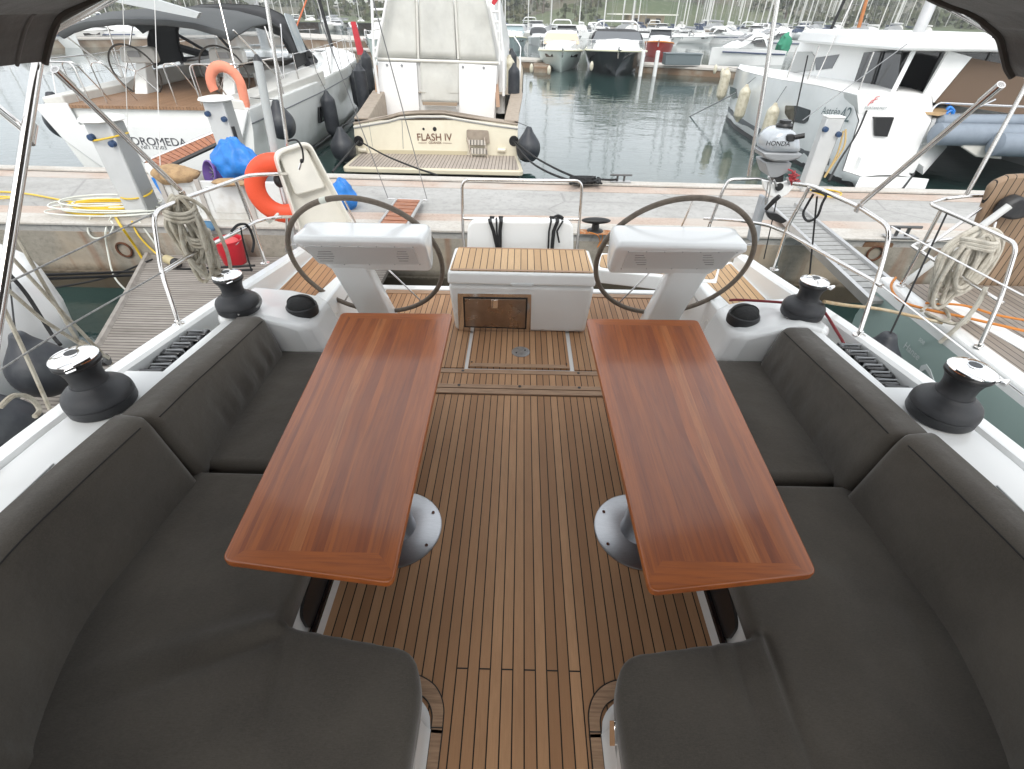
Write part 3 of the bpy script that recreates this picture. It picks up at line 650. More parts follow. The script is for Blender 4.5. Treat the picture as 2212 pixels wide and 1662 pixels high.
# ------------------------------------------------------------------ helm stations
def helm(s):
    side = 'left' if s < 0 else 'right'
    h = thing('helm_station', 'white %s helm console on a slanting column with its leather-rimmed steering wheel' % side, 'helm', (XC+s*1.1, 3.4, 0), group='twin helm stations')
    X = lambda x: XC+s*x
    Yf = 2.72
    if s < 0: xl, xr = U(628, 525, Y=Yf).x, U(916, 530, Y=Yf).x
    else: xl, xr = U(1332, 540, Y=Yf).x, U(1620, 540, Y=Yf).x
    zf = U(780 if s < 0 else 1470, 527 if s < 0 else 540, Y=Yf).z
    zt = U(780 if s < 0 else 1470, 483 if s < 0 else 491, Y=2.95).z
    zb = U(800 if s < 0 else 1450, 581 if s < 0 else 590, Y=2.98).z
    prof = [(Yf, zf), (Yf-.004, zf+.018), (Yf+.015, zf+.04), (2.90, zt-.006), (2.95, zt), (3.02, zt-.02), (3.06, zb+.06), (3.03, zb), (2.97, zb-.004), (Yf+.03, zf-.03)]
    secs = []; cx = (xl+xr)/2; hw = (xr-xl)/2
    cy, cz = 2.92, (zt+zb)/2
    for f, k in ((-1, .7), (-.99, .84), (-.96, .94), (-.92, .985), (-.86, 1), (.86, 1), (.92, .985), (.96, .94), (.99, .84), (1, .7)):
        row = []
        for y, z in prof:
            # the under panel is narrower than the top band
            nar = 1-(.20 if f*s > 0 else .03)*max(0, min(1, (zf-z)/max(.01, zf-zb)))
            row.append((cx+f*hw*nar, cy+(y-cy)*k, cz+(z-cz)*k))
        secs.append(row)
    pod = G().loft(secs, caps=True, ring=True).build('console_pod', GEL, h, bevel=.008, seg=2, sharp=50)
    # recessed under panel with speaker slots and screws
    def up(x, y, d):   # plane of the underside
        A = Vector((0, Yf+.03, zf-.03)); B = Vector((0, 2.97, zb-.004)); nrm = (B-A).cross(Vector((1, 0, 0))).normalized()
        if nrm.z > 0: nrm = -nrm
        C0 = Vector((0, 0, EYE)); dd = U(x, y, Y=1)-C0; A2 = A+nrm*d
        return C0+dd*((A2-C0).dot(nrm)/dd.dot(nrm)), nrm
    if s < 0: q = [(655, 533), (892, 536), (907, 572), (690, 571)]; sl_ = ((672, 735), (848, 892))
    else: q = [(1358, 545), (1592, 545), (1560, 582), (1342, 580)]; sl_ = ((1362, 1405), (1510, 1550))
    pp = [up(x, y, .004)[0] for x, y in q]; nr = up(700, 550, 0)[1]
    panel = G().prism(rpoly(pp, .03), nr*(-.012)).build('under_panel', pbr('panel_grey', (.58, .58, .565), .5), pod)
    gg = G()
    for a_, b_ in sl_:
        for k in range(5):
            y_ = 544+k*5+(8 if s > 0 else 0); w_ = (b_-a_)/2*(1-.13*abs(k-2)); m_ = (a_+b_)/2+(k-2)*1.0
            gg.tube([up(m_-w_*.6, y_, .0045)[0], up(m_+w_*.6, y_, .0045)[0]], .0022, 5)
    gg.build('speaker_slots', pbr('slot_dark', (.2, .19, .18), .6), panel)
    gg = G()
    for k in range(7):
        x = q[0][0]+(q[1][0]-q[0][0])*k/6; gg.ball(up(x, q[0][1]-1+k*.4, .005)[0], .0035, n=6)
    for k in range(5):
        x = q[3][0]+(q[2][0]-q[3][0])*k/4; gg.ball(up(x, q[3][1]+1, .005)[0], .0035, n=6)
    gg.build('panel_screws', GREYP, panel)
    # column
    if s < 0: T_, B_ = U(752, 566, Y=2.98), U(843, 722, z=0)
    else: T_, B_ = U(1492, 576, Y=2.98), U(1398, 735, z=0)
    T_.z += .03
    def ring(c, a, b, n=20):
        return [c+Vector((a*math.copysign(abs(_c(2*math.pi*k/n))**.22, _c(2*math.pi*k/n)), b*math.copysign(abs(_s(2*math.pi*k/n))**.22, _s(2*math.pi*k/n)), 0)) for k in range(n)]
    secs = [ring(T_.lerp(B_, f), a, b) for f, a, b in ((0, .13, .06), (.06, .125, .06), (.5, .122, .07), (.9, .13, .085), (1, .15, .1))]
    G().loft(secs, caps=True, ring=True).build('column', GEL, h, sharp=50)
    # steering wheel: leather rim, hub and spokes
    if s < 0: c = U(794, 566, Y=3.17)
    else: c = U(1452, 568, Y=3.17)
    R_ = .527; tl = math.radians(20)
    e1 = Vector((1, 0, 0)); e2 = Vector((0, -_s(tl), _c(tl)))
    P_ = lambda a: c+e1*R_*_c(a)+e2*R_*_s(a)
    wh = G().tube([P_(2*math.pi*k/72) for k in range(72)], .0175, 12, closed=True).build('steering_wheel', LEATH, h)
    gg = G()
    nb = Vector((0, 1, 0))*.0
    ax_ = e1.cross(e2); back_ = -ax_ if ax_.y < 0 else ax_
    hub = c+back_*.10
    G().lathe([(.0, -.02), (.05, -.02), (.055, .02), (.03, .04), (.03, .14), (0, .14)], hub, -back_, 24).build('wheel_hub', STEEL, wh)
    for a_ in (20, 92, 164, 236, 308):
        a_ = math.radians(a_+(0 if s < 0 else 0))
        gg.tube([hub, hub.lerp(P_(a_), .5), P_(a_)], .006, 8)
    gg.build('wheel_spokes', STEEL, wh)
    a0 = math.pi/2+(.28 if s < 0 else -.28)
    gg = G(); gg.tube([P_(a0+.02*k) for k in range(-2, 3)], .019, 12); 
    if s < 0: gg.build('rim_marker', pbr('marker_cream', (.6, .62, .55), .4), wh)
for s in (-1, 1): helm(s)

# ------------------------------------------------------------------ winches, compasses, clutches
def winch(loc, label, k=1.0, hd=1.0):
    w = thing('winch', label, 'winch', loc, group='black winches on the coamings')
    base = [(.0, 0), (.134, 0), (.139, .008), (.141, .046), (.1375, .048), (.1375, .052), (.141, .054), (.139, .070), (.131, .088), (.115, .103), (.097, .113), (.084, .122), (.078, .132)]
    drum = [(.080, .116), (.073, .135), (.069, .155), (.070, .180), (.076, .205), (.084, .222), (.086, .228), (.0, .229)]
    G(world=False).lathe([(r*k, h*hd) for r, h in base], (0, 0, 0), n=48).build('skirt', WINCH, w)
    G(world=False).lathe([(r*k, h*hd) for r, h in drum], (0, 0, 0), n=48).build('drum', WINCH, w)
    z = .228*hd
    G(world=False).lathe([(.0, 0), (.089*k, 0), (.094*k, .006), (.094*k, .018), (.086*k, .026), (0, .026)], (0, 0, z), n=48).build('self_tailing_ring', BLK, w)
    cp = G(world=False).lathe([(.0, .026), (.088*k, .027), (.093*k, .030), (.093*k, .034), (.085*k, .040), (.06*k, .044), (.032*k, .05), (.032*k, .054), (.012*k, .054), (.012*k, .03), (0, .03)], (0, 0, z), n=48).build('chrome_cap', CHROME, w)
    G(world=False).lathe([(.022*k, .0545), (.026*k, .0545), (.026*k, .048), (.012*k, .048)], (0, 0, z), n=24).build('socket', BLK, cp)
    G(world=False).tube([(.055*k, -.075*k, z+.02), (.075*k, -.095*k, z+.036), (.05*k, -.108*k, z+.03)], .012*k, 8).build('stripper_arm', CHROME, w)
    return w
winch((-1.83, 1.585, .798), 'largest-looking winch at left, nearest the camera beside the long back cushion', .94, .97)
winch((-1.705, 2.56, .735), 'left far winch with ropes beside the domed black compass cover', .87, .85)
winch((1.90, 1.64, .796), 'large black winch on the right coaming, nearest the right edge', .94, .97)
winch((1.775, 2.66, .725), 'right far winch with a tan rope led to the grey-green yacht', .87, .85)
for s in (-1, 1):
    p = (XC+s*1.43, 2.72, .655)
    c = thing('compass', 'domed compass in black canvas cover on the %s helm corner moulding' % ('left' if s < 0 else 'right'), 'compass', p, group='covered compasses')
    G(world=False).lathe([(.0, -.03), (.098, -.03), (.10, .0), (.096, .028), (.086, .034), (0, .034)], (0, 0, 0), n=40).build('compass_base', BLK, c)
    gg = G(world=False); gg.ball((0, 0, .03), (.088, .088, .062), n=28)
    gg.tube([(.09*_c(a), .003, .03+.0645*_s(a)) for a in [math.pi*k/20 for k in range(21)]], .004, 6)
    gg.build('canvas_cover', pbr('black_canvas', (.016, .016, .016), .75, bump=.5, bscale=60), c)
for s in (-1, 1):
    side = 'left' if s < 0 else 'right'
    c = thing('rope_clutch', 'bank of ribbed black rope clutches in the %s coaming channel' % side, 'rope clutch', (XC+s*1.89, 2.16, .625), group='rope clutch banks')
    gg = G(world=False)
    rr = Matrix.Rotation(-s*.10, 3, 'Z')
    for k in range(6):
        gg.box((s*.02*_s(k), -.17+k*.066, .045), (.115, .058, .10), rr)
    gg.build('clutch_body', BLKG, c, bevel=.012, seg=3)
    gg = G(world=False)
    for k in range(6): gg.tube([(-.06, -.17+k*.066, .05), (-.045, -.17+k*.066, .098), (.045, -.17+k*.066, .10), (.06, -.17+k*.066, .05)], .005, 6)
    gg.build('clutch_lever', GREYP, c)
    gg = G(world=False); gg.box((.0, -.245, .06), (.12, .035, .11), rr); gg.build('clutch_end', BLK, c, bevel=.008)
def rope(name, pts, r, mat_, label, cat='rope', group=None, n=6, k=6):
    o = G().tube(cr_(pts, k), r, n).build(name, mat_); return tag(o, label, cat, group)
XL = XC-1.875
rope('rope', [(XL+.02, 1.95, .62), (XL-.0, 1.9, .61), (XL-.02, 1.87, .60)], .009, ROPEG, 'short end of grey blue rope leaving the left clutches')
rope('rope', [(XL+.05, 2.35, .66), (XL+.0, 2.5, .64), (-1.80, 2.75, .70), (-1.68, 2.72, .765), (-1.58, 2.58, .765), (-1.66, 2.45, .76)], .009, ROPEG, 'grey rope led from the left clutches round the far left winch')
rope('rope', [(1.93, 2.34, .66), (1.93, 2.5, .70), (1.9, 2.72, .75), (1.72, 2.80, .73), (1.5, 2.9, .69), (1.45, 2.95, .66)], .0085, pbr('maroon_rope', (.22, .03, .035), .8, bump=.5, bscale=250), 'maroon rope lying over the right helm corner beside the winch')
rope('rope', [(1.915, 1.92, .63), (1.90, 1.88, .63), (1.89, 1.87, .625)], .009, RED, 'short end of red rope leaving the right clutches')

# ------------------------------------------------------------------ stern rails, poles, frame
def steel(name, tubes, label, cat, r=.0125, group=None, loc=None, feet=()):
    t = thing(name, label, cat, loc or tubes[0][0], group=group)
    for i, tb in enumerate(tubes):
        G().tube(bend(tb, .07), r if i or len(tb) > 2 else r*.92, 10).build('rail_tube', STEEL, t)
    for p in feet: G().lathe([(.034, 0), (.034, .006), (.016, .012), (.016, .03)], p, n=16).build('foot_plate', STEEL, t)
    return t
V = Vector
xl = -1.955
steel('stern_rail', [
    [U(387, 702, z=zc(2.43)), U(349, 589, X=-2.0), U(330, 459, X=-2.0), U(406, 426, X=-1.97), U(537, 379, X=-1.93), U(600, 376, X=-1.80), U(640, 376, Y=4.35)],
    [U(349, 590, X=-2.0), U(416, 549, X=-1.99), U(469, 523, X=-1.97), U(560, 476, X=-1.93), U(604, 469, X=-1.80), U(650, 468, Y=4.3)],
    [U(573, 569, z=zc(3.6)), U(545, 480, X=-1.95), U(510, 392, X=-1.95)],
    [U(620, 470, Y=4.05), U(619, 545, Y=4.05)]],
    'polished steel stern rail on the left side carrying rope coil and orange lifebuoy', 'railing', feet=[U(387, 702, z=zc(2.43)), U(573, 569, z=zc(3.6))])
steel('stern_rail', [
    [U(1855, 725, z=zc(2.45)), U(1905, 575, X=2.03), U(1925, 492, X=2.02), U(1855, 447, X=2.0), U(1755, 402, X=1.97), U(1715, 397, X=1.95)],
    [U(1905, 618, X=2.03), U(1780, 548, X=1.99), U(1700, 503, X=1.97), U(1660, 487, X=1.95), U(1600, 477, X=1.88), U(1520, 472, Y=4.25)],
    [U(1672, 583, z=zc(3.6)), U(1700, 492, X=1.96), U(1748, 405, X=1.96)],
    [U(1535, 480, Y=4.1), U(1562, 410, Y=4.1), U(1575, 388, Y=4.1), U(1640, 386, Y=4.1), U(1660, 392, Y=4.1)],
    [U(1535, 480, Y=4.1), U(1528, 500, Y=4.15)]],
    'polished steel stern rail on the right side carrying the outboard motor', 'railing', feet=[U(1855, 725, z=zc(2.45)), U(1672, 583, z=zc(3.6))])
steel('steel_hoop', [
    [(-.50, 4.30, .1), U(1000, 500, Y=4.3), U(998, 388, Y=4.3), U(1258, 391, Y=4.3), U(1250, 500, Y=4.3), (.545, 4.30, .1)],
    [U(1000, 472, Y=4.3), U(1252, 474, Y=4.3)]],
    'tall rectangular polished steel hoop standing behind the white locker box', 'steel hoop', r=.013)
# white case strapped in the frame
cs_ = thing('strapped_case', 'rounded white moulded case strapped upright behind the locker box', 'case', (XC, 4.2, .2))
a, b, c_, d = U(1010, 478, Y=4.2), U(1239, 479, Y=4.2), U(1239, 560, Y=4.2), U(1008, 558, Y=4.2)
g = G(); g.prism(rpoly([a, b, c_, d], [.09, .09, .03, .03], 8), Vector((0, .08, 0))); g.build('case_shell', GEL, cs_, bevel=.03, seg=4)
for px, pts in ((1065, [(1058, 472), (1066, 500), (1076, 545)]), (1082, [(1082, 471), (1080, 500), (1080, 545)]), (1073, [(1072, 471), (1073, 500), (1078, 545)]), (1190, [(1190, 472), (1186, 500), (1184, 545)]), (1204, [(1204, 473), (1196, 500), (1192, 545)]), (1212, [(1215, 476), (1203, 500), (1208, 525)])):
    gg = G(); pts = [pts[0], (pts[0][0]+.5, 479)]+pts[1:]; p3 = [U(x, y, Y=4.165 if y > 477 else 4.26) for x, y in pts]; m3_ = len(p3)
    w = .016 if px in (1065, 1082, 1204) else .008
    gg.loft([[p+V((-w, 0, 0)), p+V((w, 0, 0)), p+V((w, .006, 0)), p+V((-w, .006, 0))] for p in p3], ring=True)
    gg.build('black_strap', ROPEB, cs_)
for x in (1063, 1082, 1192, 1208):
    G().tube([U(x-5, 472, Y=4.3)+V((0, 0, 0)), U(x+5, 472.5, Y=4.3)], .021, 10).build('strap_loop', ROPEB, cs_)
rope('rope_knot', [U(1196, 470, Y=4.27), U(1206, 466, Y=4.26), U(1216, 472, Y=4.25), U(1208, 478, Y=4.26), U(1200, 472, Y=4.28)], .011, ROPEB, 'black knotted line on the cross bar behind the locker')

# helm seats
hs = thing('pilot_seat', 'folded-down right helm seat with rounded teak top', 'seat', (XC+1.05, 3.9, .4), group='helm seats')
zt = .50
q = [U(1284, 582, z=zt), U(1291, 546, z=zt), U(1560, 560, z=zt), U(1548, 612, z=zt)]
g = G(); g.prism(rpoly(q, [.06, .05, .02, .02], 6), .12); g.build('seat_shell', GEL, hs, bevel=.02, seg=3)
q = [U(1294, 577, z=zt+.004), U(1300, 549, z=zt+.004), U(1556, 562, z=zt+.004), U(1543, 604, z=zt+.004)]
g = G(); g.prism(rpoly(q, .05, 5), .01); g.build('teak_pad', TEAKH, hs)
g = G(); g.tube([U(1230, 590, Y=3.75), U(1290, 600, Y=3.75)], .008); g.build('hinge_pin', STEEL, hs)
hs = thing('pilot_seat', 'white left helm seat folded up, its hollow underside hung with a black strap', 'seat', U(700, 505, Y=4.0), group='helm seats')
A, B, C_, D = U(590, 328, Y=3.95), U(668, 303, Y=4.12), U(655, 520, Y=3.9), U(778, 510, Y=4.05)
A2, B2, C2, D2 = [p+V((.0, .11, 0))+V((-.0, 0, 0)) for p in (A, B, C_, D)]
inn = lambda f: [A.lerp(D, .0), 0]
# tub: outer wall, rim and recessed bottom
out_ = rpoly([A, B, D, C_], [.09, .07, .02, .02], 6); cen = (A+B+C_+D)/4
nrm = (B-A).cross(C_-A).normalized(); nrm = nrm if nrm.y > 0 else -nrm
rim = [p.lerp(cen, .07) for p in out_]; rim2 = [p.lerp(cen, .16)+nrm*.09 for p in out_]; ob = [p.lerp(cen, .02)+nrm*.13 for p in out_]
n_ = len(out_)
g = G(); g.add(out_+rim+rim2+ob, [(i, (i+1) % n_, n_+(i+1) % n_, n_+i) for i in range(n_)]+[(n_+i, n_+(i+1) % n_, 2*n_+(i+1) % n_, 2*n_+i) for i in range(n_)]+[tuple(range(2*n_, 3*n_))]+[(i, 3*n_+i, 3*n_+(i+1) % n_, (i+1) % n_) for i in range(n_)]+[tuple(range(4*n_-1, 3*n_-1, -1))])
g.build('seat_shell', pbr('cream_gelcoat', (.72, .70, .63), .35, var=.08), hs, bevel=.006)
lo = rpoly([A.lerp(C_, .04).lerp(B, .12), A.lerp(C_, .02).lerp(B, .86), B.lerp(D, .40).lerp(C_, .12), A.lerp(C_, .40).lerp(D, .14)], .03)
g = G(); g.prism([p+nrm*.04 for p in lo], nrm*.05); g.build('inner_step', pbr('cream_gelcoat', (.72, .70, .63), .35), hs, bevel=.012, seg=3)
g = G(); g.tube(cr_([U(622, 305, Y=3.93), U(640, 303, Y=3.92), U(652, 320, Y=3.92), U(655, 345, Y=3.95), U(650, 352, Y=3.95)], 5), .007, 8); g.ball(U(652, 348, Y=3.94), .016, n=8); g.build('black_strap', ROPEB, hs)
g = G(); g.tube([U(650, 352, Y=3.94), U(646, 366, Y=3.94)], .010, 6); g.build('snap_hook', STEEL, hs)

# fixed poles and wires at the stern
pole = thing('antenna_mast', 'grey pole with a black cap rising behind the left steering wheel', 'pole', U(645, 560, Y=4.15))
G().tube([U(646, 575, Y=4.15), U(628, 480, Y=4.15), U(608, 400, Y=4.2)], [.026, .026, .026], 14).build('lower_pole', ALU, pole)
G().tube([U(603, 370, Y=4.2), U(590, 310, Y=4.25), U(557, 133, Y=4.35)], [.032, .033, .033], 14).build('upper_pole', pbr('grey_paint', (.38, .40, .40), .4), pole)
G().ball(U(603, 390, Y=4.19), (.045, .045, .06), n=14).build('swivel_joint', BLK, pole)
G().tube([U(558, 136, Y=4.35), U(556, 128, Y=4.355), U(553, 118, Y=4.36)], [.034, .03, .012], 14).build('black_cap', RUB, pole)
o = G().tube([U(621, 315, Y=4.3), U(597, 145, Y=4.3), U(575, 0, Y=4.3), U(555, -130, Y=4.3)], .014, 10).build('backstay_tube', STEEL); tag(o, 'bright steel backstay tube rising beside the folded helm seat', 'backstay', 'steel backstays')
o = G().tube([U(1617, 380, Y=4.1), U(1648, 200, Y=4.1), U(1680, 0, Y=4.1), U(1700, -120, Y=4.1)], .015, 10).build('backstay_tube', STEEL); tag(o, 'bright steel backstay tube rising from the right stern rail', 'backstay', 'steel backstays')
def wire(pts, label, r=.0032, mat_=None, name='wire', cat='wire', group=None, sag=0):
    P_ = [Vector(p) for p in pts]
    if len(P_) == 2 and sag:
        P_ = [P_[0].lerp(P_[1], k/10)-V((0, 0, sag*4*(k/10)*(1-k/10))) for k in range(11)]
    o = G().tube(P_, r, 6).build(name, mat_ or STEEL); return tag(o, label, cat, group)
# ------------------------------------------------------------------ bimini over the cockpit
bm_ = thing('bimini', 'dark taupe canvas sun roof on steel hoops overhead, its scalloped rim in both upper corners', 'sun roof', (0, 2.2, 2.05))
pf = [(-1.86, 2.02), (-1.84, 2.045), (-1.79, 2.10), (-1.745, 2.143), (-1.69, 2.178), (-1.577, 2.212), (-1.4, 2.262), (-1.15, 2.38), (-.7, 2.56), (0, 2.64), (.7, 2.56), (1.15, 2.39), (1.4, 2.272), (1.6, 2.215), (1.69, 2.178), (1.745, 2.148), (1.785, 2.108), (1.83, 2.06), (1.87, 2.03)]
pc_ = cr_([V((x, 0, z)) for x, z in pf], 6)
secs = []
ys = [2.2, 2.19, 2.15, 2.10, 2.05, 1.9, 1.6, 1.2, .8, .3, -.3, -1.0, -1.8]
for j, Y in enumerate(ys):
    sag = -.05*_s(math.pi*min(1, (2.2-Y)/4))
    row = []
    for i, p in enumerate(pc_):
        w = .008*noise.noise(V((p.x*7, Y*5, 3)))+(.012*_s(i*.9) if j == 0 and (p.z < 2.2) else 0)
        row.append(p+V((w, Y+(.006*_s(i*1.7) if j < 2 else 0), w+(sag if abs(p.x) < 1.7 else 0))))
    secs.append(row)
TAU = fabric('taupe_canvas', (.06, .048, .040))
g = G(); g.loft(secs, caps=False); o = g.build('canvas_roof', TAU, bm_)
md = o.modifiers.new('thick', 'SOLIDIFY'); md.thickness = .006; md.offset = 1
g = G(); g.tube([V((p.x, 2.195, p.z-.004)) for p in pc_], .013, 8); g.build('hem', TAU, bm_)
g = G(); g.loft([[V((q.x, y, q.z+dz)) for q in pc_[:26]] for y, dz in ((2.08, -.002), (2.07, -.006), (2.06, -.002))], caps=False)
g.build('seam_fold', TAU, bm_)
for s in (-1, 1):
    a = V((XC+s*2.0, 1.12, .835)); b = V((XC+s*1.93, 2.235, 2.04))
    G().tube([a, b, V((XC+s*1.80, 2.21, 2.13)), V((XC+s*1.45, 2.2, 2.25)), V((XC+s*1.1, 2.2, 2.39)), V((XC+s*.65, 2.2, 2.55))], .0175, 14).build('hoop_tube', STEEL, bm_)
    G().lathe([(.04, 0), (.04, .008), (.022, .012), (.022, .05)], a, n=20).build('hoop_foot', STEEL, bm_)
    if s < 0: e0, e1 = U(118, 150, X=-1.93), U(396, 418, X=-1.98)
    else: e0, e1 = U(2163, 183, X=1.96), U(1855, 445, X=2.0)
    G().tube([e0, e1], .0135, 10).build('strut_tube', STEEL, bm_)
    G().tube([e0, e0.lerp(e1, .10)], .018, 10).build('strut_sleeve', STEEL, bm_)
    G().tube([e1.lerp(e0, .03), e1.lerp(e0, .0)+V((0, 0, -.03))], .017, 8).build('strut_jaw', STEEL, bm_)
e = U(62, 288, X=-1.95); G().tube([e, U(-40, 205, X=-2.0)], .016, 10).build('front_brace', STEEL, bm_)
G().lathe([(.024, -.04), (.024, .04)], e, (0, .7, .7), 14).build('tube_clamp', STEEL, bm_)

# ------------------------------------------------------------------ guard wires of the own yacht
w1 = U(349, 470, X=-2.0); w2 = U(349, 589, X=-2.0)
wire([U(330, 462, X=-2.0), U(0, 619, X=-2.05)], 'upper guard wire running forward from the left stern rail', .004, ROPEG, 'guard_wire', 'guard wire', 'guard wires')
wire([w2, U(155, 700, X=-2.03), U(0, 800, X=-2.05)], 'lower guard wire running forward from the left stern rail', .004, ROPEG, 'guard_wire', 'guard wire', 'guard wires')
wire([U(1850, 425, X=2.02), U(2212, 586, X=2.08)], 'upper guard wire running forward from the right stern rail', .004, STEEL, 'guard_wire', 'guard wire', 'guard wires') if 0 else None
wire([U(1926, 490, X=2.03), U(2212, 640, X=2.08)], 'upper guard wire running forward from the right stern rail', .004, STEEL, 'guard_wire', 'guard wire', 'guard wires')
wire([U(1905, 618, X=2.03), U(2212, 855, X=2.08)], 'lower guard wire running forward from the right stern rail', .004, STEEL, 'guard_wire', 'guard wire', 'guard wires')
# running backstay tackle lines at the left edge
tk = thing('rope_tackle', 'tan rope tackle with a pulley block tied beside the large left winch', 'rope tackle', U(335, 820, z=.75))
for pts in ([(40, 520), (160, 700), (245, 860), (330, 985)][:0], [(10, 540), (120, 660), (255, 800)], [(40, 530), (150, 700), (250, 935 - 60)][:0], [(0, 660), (60, 770), (108, 880), (150, 945)][:0], [(35, 510), (110, 640), (170, 740)], [(10, 620), (90, 690), (175, 745)]):
    if pts: G().tube([U(x, y, X=-2.12) for x, y in pts], .008, 7).build('tackle_line', ROPEW, tk)
G().tube(cr_([U(170, 738, X=-2.12), U(190, 750, X=-2.1), U(215, 765, X=-2.1), U(232, 775, X=-2.1)], 4), .014, 8).build('splice', ROPEW, tk)
G().lathe([(0, -.012), (.032, -.012), (.034, 0), (.032, .012), (0, .012)], U(226, 778, X=-2.1), (1, .3, .2), 20).build('pulley', BLKG, tk)
rope('rope', [U(0, 650, X=-2.15), U(50, 755, X=-2.14), U(108, 885, X=-2.12)], .009, ROPEW, 'tan line slanting down to the deck at the far left edge')
rope('rope', [U(0, 880, X=-2.2), U(30, 855, X=-2.2), U(65, 860, X=-2.2), U(85, 885, X=-2.2), U(75, 900, X=-2.18)], .011, ROPEW, 'loop of cream rope end beside the left guard rail base')

# ------------------------------------------------------------------ hanging coils of mooring rope
def coil(top, drop, n, label, spread, r=.0115, seed=1, mat_=None, tail=None, grp='hanging rope coils', depth=.07):
    rd = random.Random(seed); t = thing('rope_coil', label, 'rope coil', top, group=grp)
    for k in range(n):
        d = drop*(.55+.45*rd.random()); w = spread*(.35+.65*rd.random()); ox = rd.uniform(-.35, .35)*spread; oy = rd.uniform(-depth, depth)
        pts = [V((ox*.4, oy*.3, .02)), V((ox-w*.45, oy, -.12*drop-.02)), V((ox-w*.5, oy*1.3, -.6*d)), V((ox-w*.2, oy, -d)), V((ox+w*.2, oy, -d*1.01)), V((ox+w*.5, oy*.7, -.6*d)), V((ox+w*.4, oy*.5, -.12*drop))]
        pts = [V(top)+p+V((rd.uniform(-.012, .012), rd.uniform(-.012, .012), rd.uniform(-.02, .02))) for p in pts]
        G().tube(cr_(pts, 6, True), r, 7, closed=True).build('rope_loop', mat_ or ROPEW, t)
    for k in range(3):
        z = -.03-.022*k; a_ = [V(top)+V((spread*.42*_c(q), depth*1.1*_s(q)-.01, z+.01*_s(2*q))) for q in [2*math.pi*j/16 for j in range(16)]]
        G().tube(a_, r, 7, closed=True).build('wrap_turn', mat_ or ROPEW, t)
    if tail: G().tube(cr_(tail, 6), r, 7).build('rope_tail', mat_ or ROPEW, t)
    return t
coil(U(385, 440, X=-1.99), .52, 9, 'grey-tan coil of mooring rope hanging from the left stern rail', .20, seed=3)
coil(U(425, 520, X=-1.97)+V((0, .05, .05)), .34, 4, 'slack lower bights of grey-tan rope hanging behind the far left winch', .12, seed=9, grp=None)
# ------------------------------------------------------------------ lifebuoy, outboard, fenders
lb = thing('lifebuoy', 'bright orange-red horseshoe lifebuoy strapped to the left stern rail by the folded seat', 'lifebuoy', U(600, 410, Y=4.1))
c0 = U(606, 409, Y=4.12); pts = []
for k in range(25):
    a_ = math.radians(55+250*k/24); pts.append(c0+V((.195*_c(a_), .03*_c(a_), .205*_s(a_))))
secs = []
for i, p in enumerate(pts):
    d = (p-c0).normalized(); w = .088 if 1 < i < 23 else .06
    secs.append([p+d*w*_c(q)*.9+V((0, .05*_s(q), 0)) for q in [2*math.pi*j/14 for j in range(14)]])
G().loft(secs, caps=True, ring=True).build('foam_ring', BUOY, lb)
rope('rope', [U(575, 478, X=-1.93), U(590, 472, X=-1.9), U(600, 462, X=-1.9), U(596, 470, X=-1.88), U(580, 482, X=-1.93)], .009, WHOSE, 'white cord lashing at the foot of the orange lifebuoy')
ob = thing('outboard_motor', 'silver outboard motor clamped upright on the right stern rail', 'outboard motor', U(1665, 400, Y=4.05))
CW = pbr('cowl_silver', (.48, .51, .54), .25, .3, var=.12, vscale=5, coat=.4)
YO = 4.05
def opx(pts, y0, th, nm, mt, bev=.02, par=ob, rad=.02):
    return G().prism(rpoly([U(x, y, Y=y0) for x, y in pts], rad, 4), V((0, th, 0))).build(nm, mt, par, bevel=bev, seg=4)
# cowl: rounded body lofted front to back
cy_ = YO+.05
ol = [[(1637, 325), (1650, 298), (1672, 280), (1700, 272), (1722, 280), (1733, 300), (1737, 326)], ]
base = rpoly([U(x, y, Y=YO) for x, y in [(1650, 332), (1658, 300), (1682, 280), (1716, 280), (1731, 300), (1734, 332)]], .05, 6)
cen = U(1686, 306, Y=YO)
secs = []
for dy, k in ((-.03, .55), (-.015, .82), (.015, .96), (.06, 1), (.14, 1), (.20, .93), (.23, .7)):
    secs.append([cen+(p-cen)*k+V((0, dy, 0)) for p in base])
cowl = G().loft(secs, caps=True, ring=True).build('cowl', CW, ob, sharp=60)
secs = [[U(x, y, Y=YO-.035)+V((0, dy, 0)) for x, y in [(1647, 330), (1735, 333), (1727, 344), (1702, 350), (1672, 350), (1652, 342)]] for dy in (0, .23)]
G().loft(secs, caps=True, ring=True).build('cowl_tray', pbr('tray_grey', (.3, .31, .32), .4, .3), ob, bevel=.012)
G().lathe([(.0, 0), (.055, 0), (.06, .02), (.05, .035), (.042, .036), (.042, .055), (0, .058)], U(1692, 277, Y=YO+.10), n=20).build('fuel_cap', BLK, ob)
G().tube([U(1716, 297, Y=YO-.04), U(1738, 293, Y=YO-.06)], .018, 10).build('starter_grip', BLK, ob)
opx([(1700, 292), (1718, 290), (1718, 306), (1702, 308)], YO-.05, .03, 'starter_bezel', BLK, .006)
text('HONDA', U(1653, 314, Y=YO-.052), (1, 0, -.02), (0, 0, 1), .032, BLKG, ob, 'maker_lettering', .003, 1.1, .01)
opx([(1652, 350), (1712, 352), (1704, 372), (1680, 384), (1662, 384)], YO, .2, 'motor_body', pbr('tray_grey', (.3, .31, .32), .4, .3), .015)
opx([(1672, 372), (1694, 374), (1690, 415), (1676, 415)], YO+.02, .1, 'bracket_post', BLK, .006)
pl_ = rpoly([U(x, y, Y=YO-.02) for x, y in [(1647, 388), (1668, 396), (1692, 396), (1714, 386), (1716, 402), (1702, 420), (1682, 430), (1664, 424), (1650, 408)]], .02, 4)
mp_ = G().prism(pl_, V((0, .03, 0))).build('mount_plate', GEL, ob, bevel=.004)
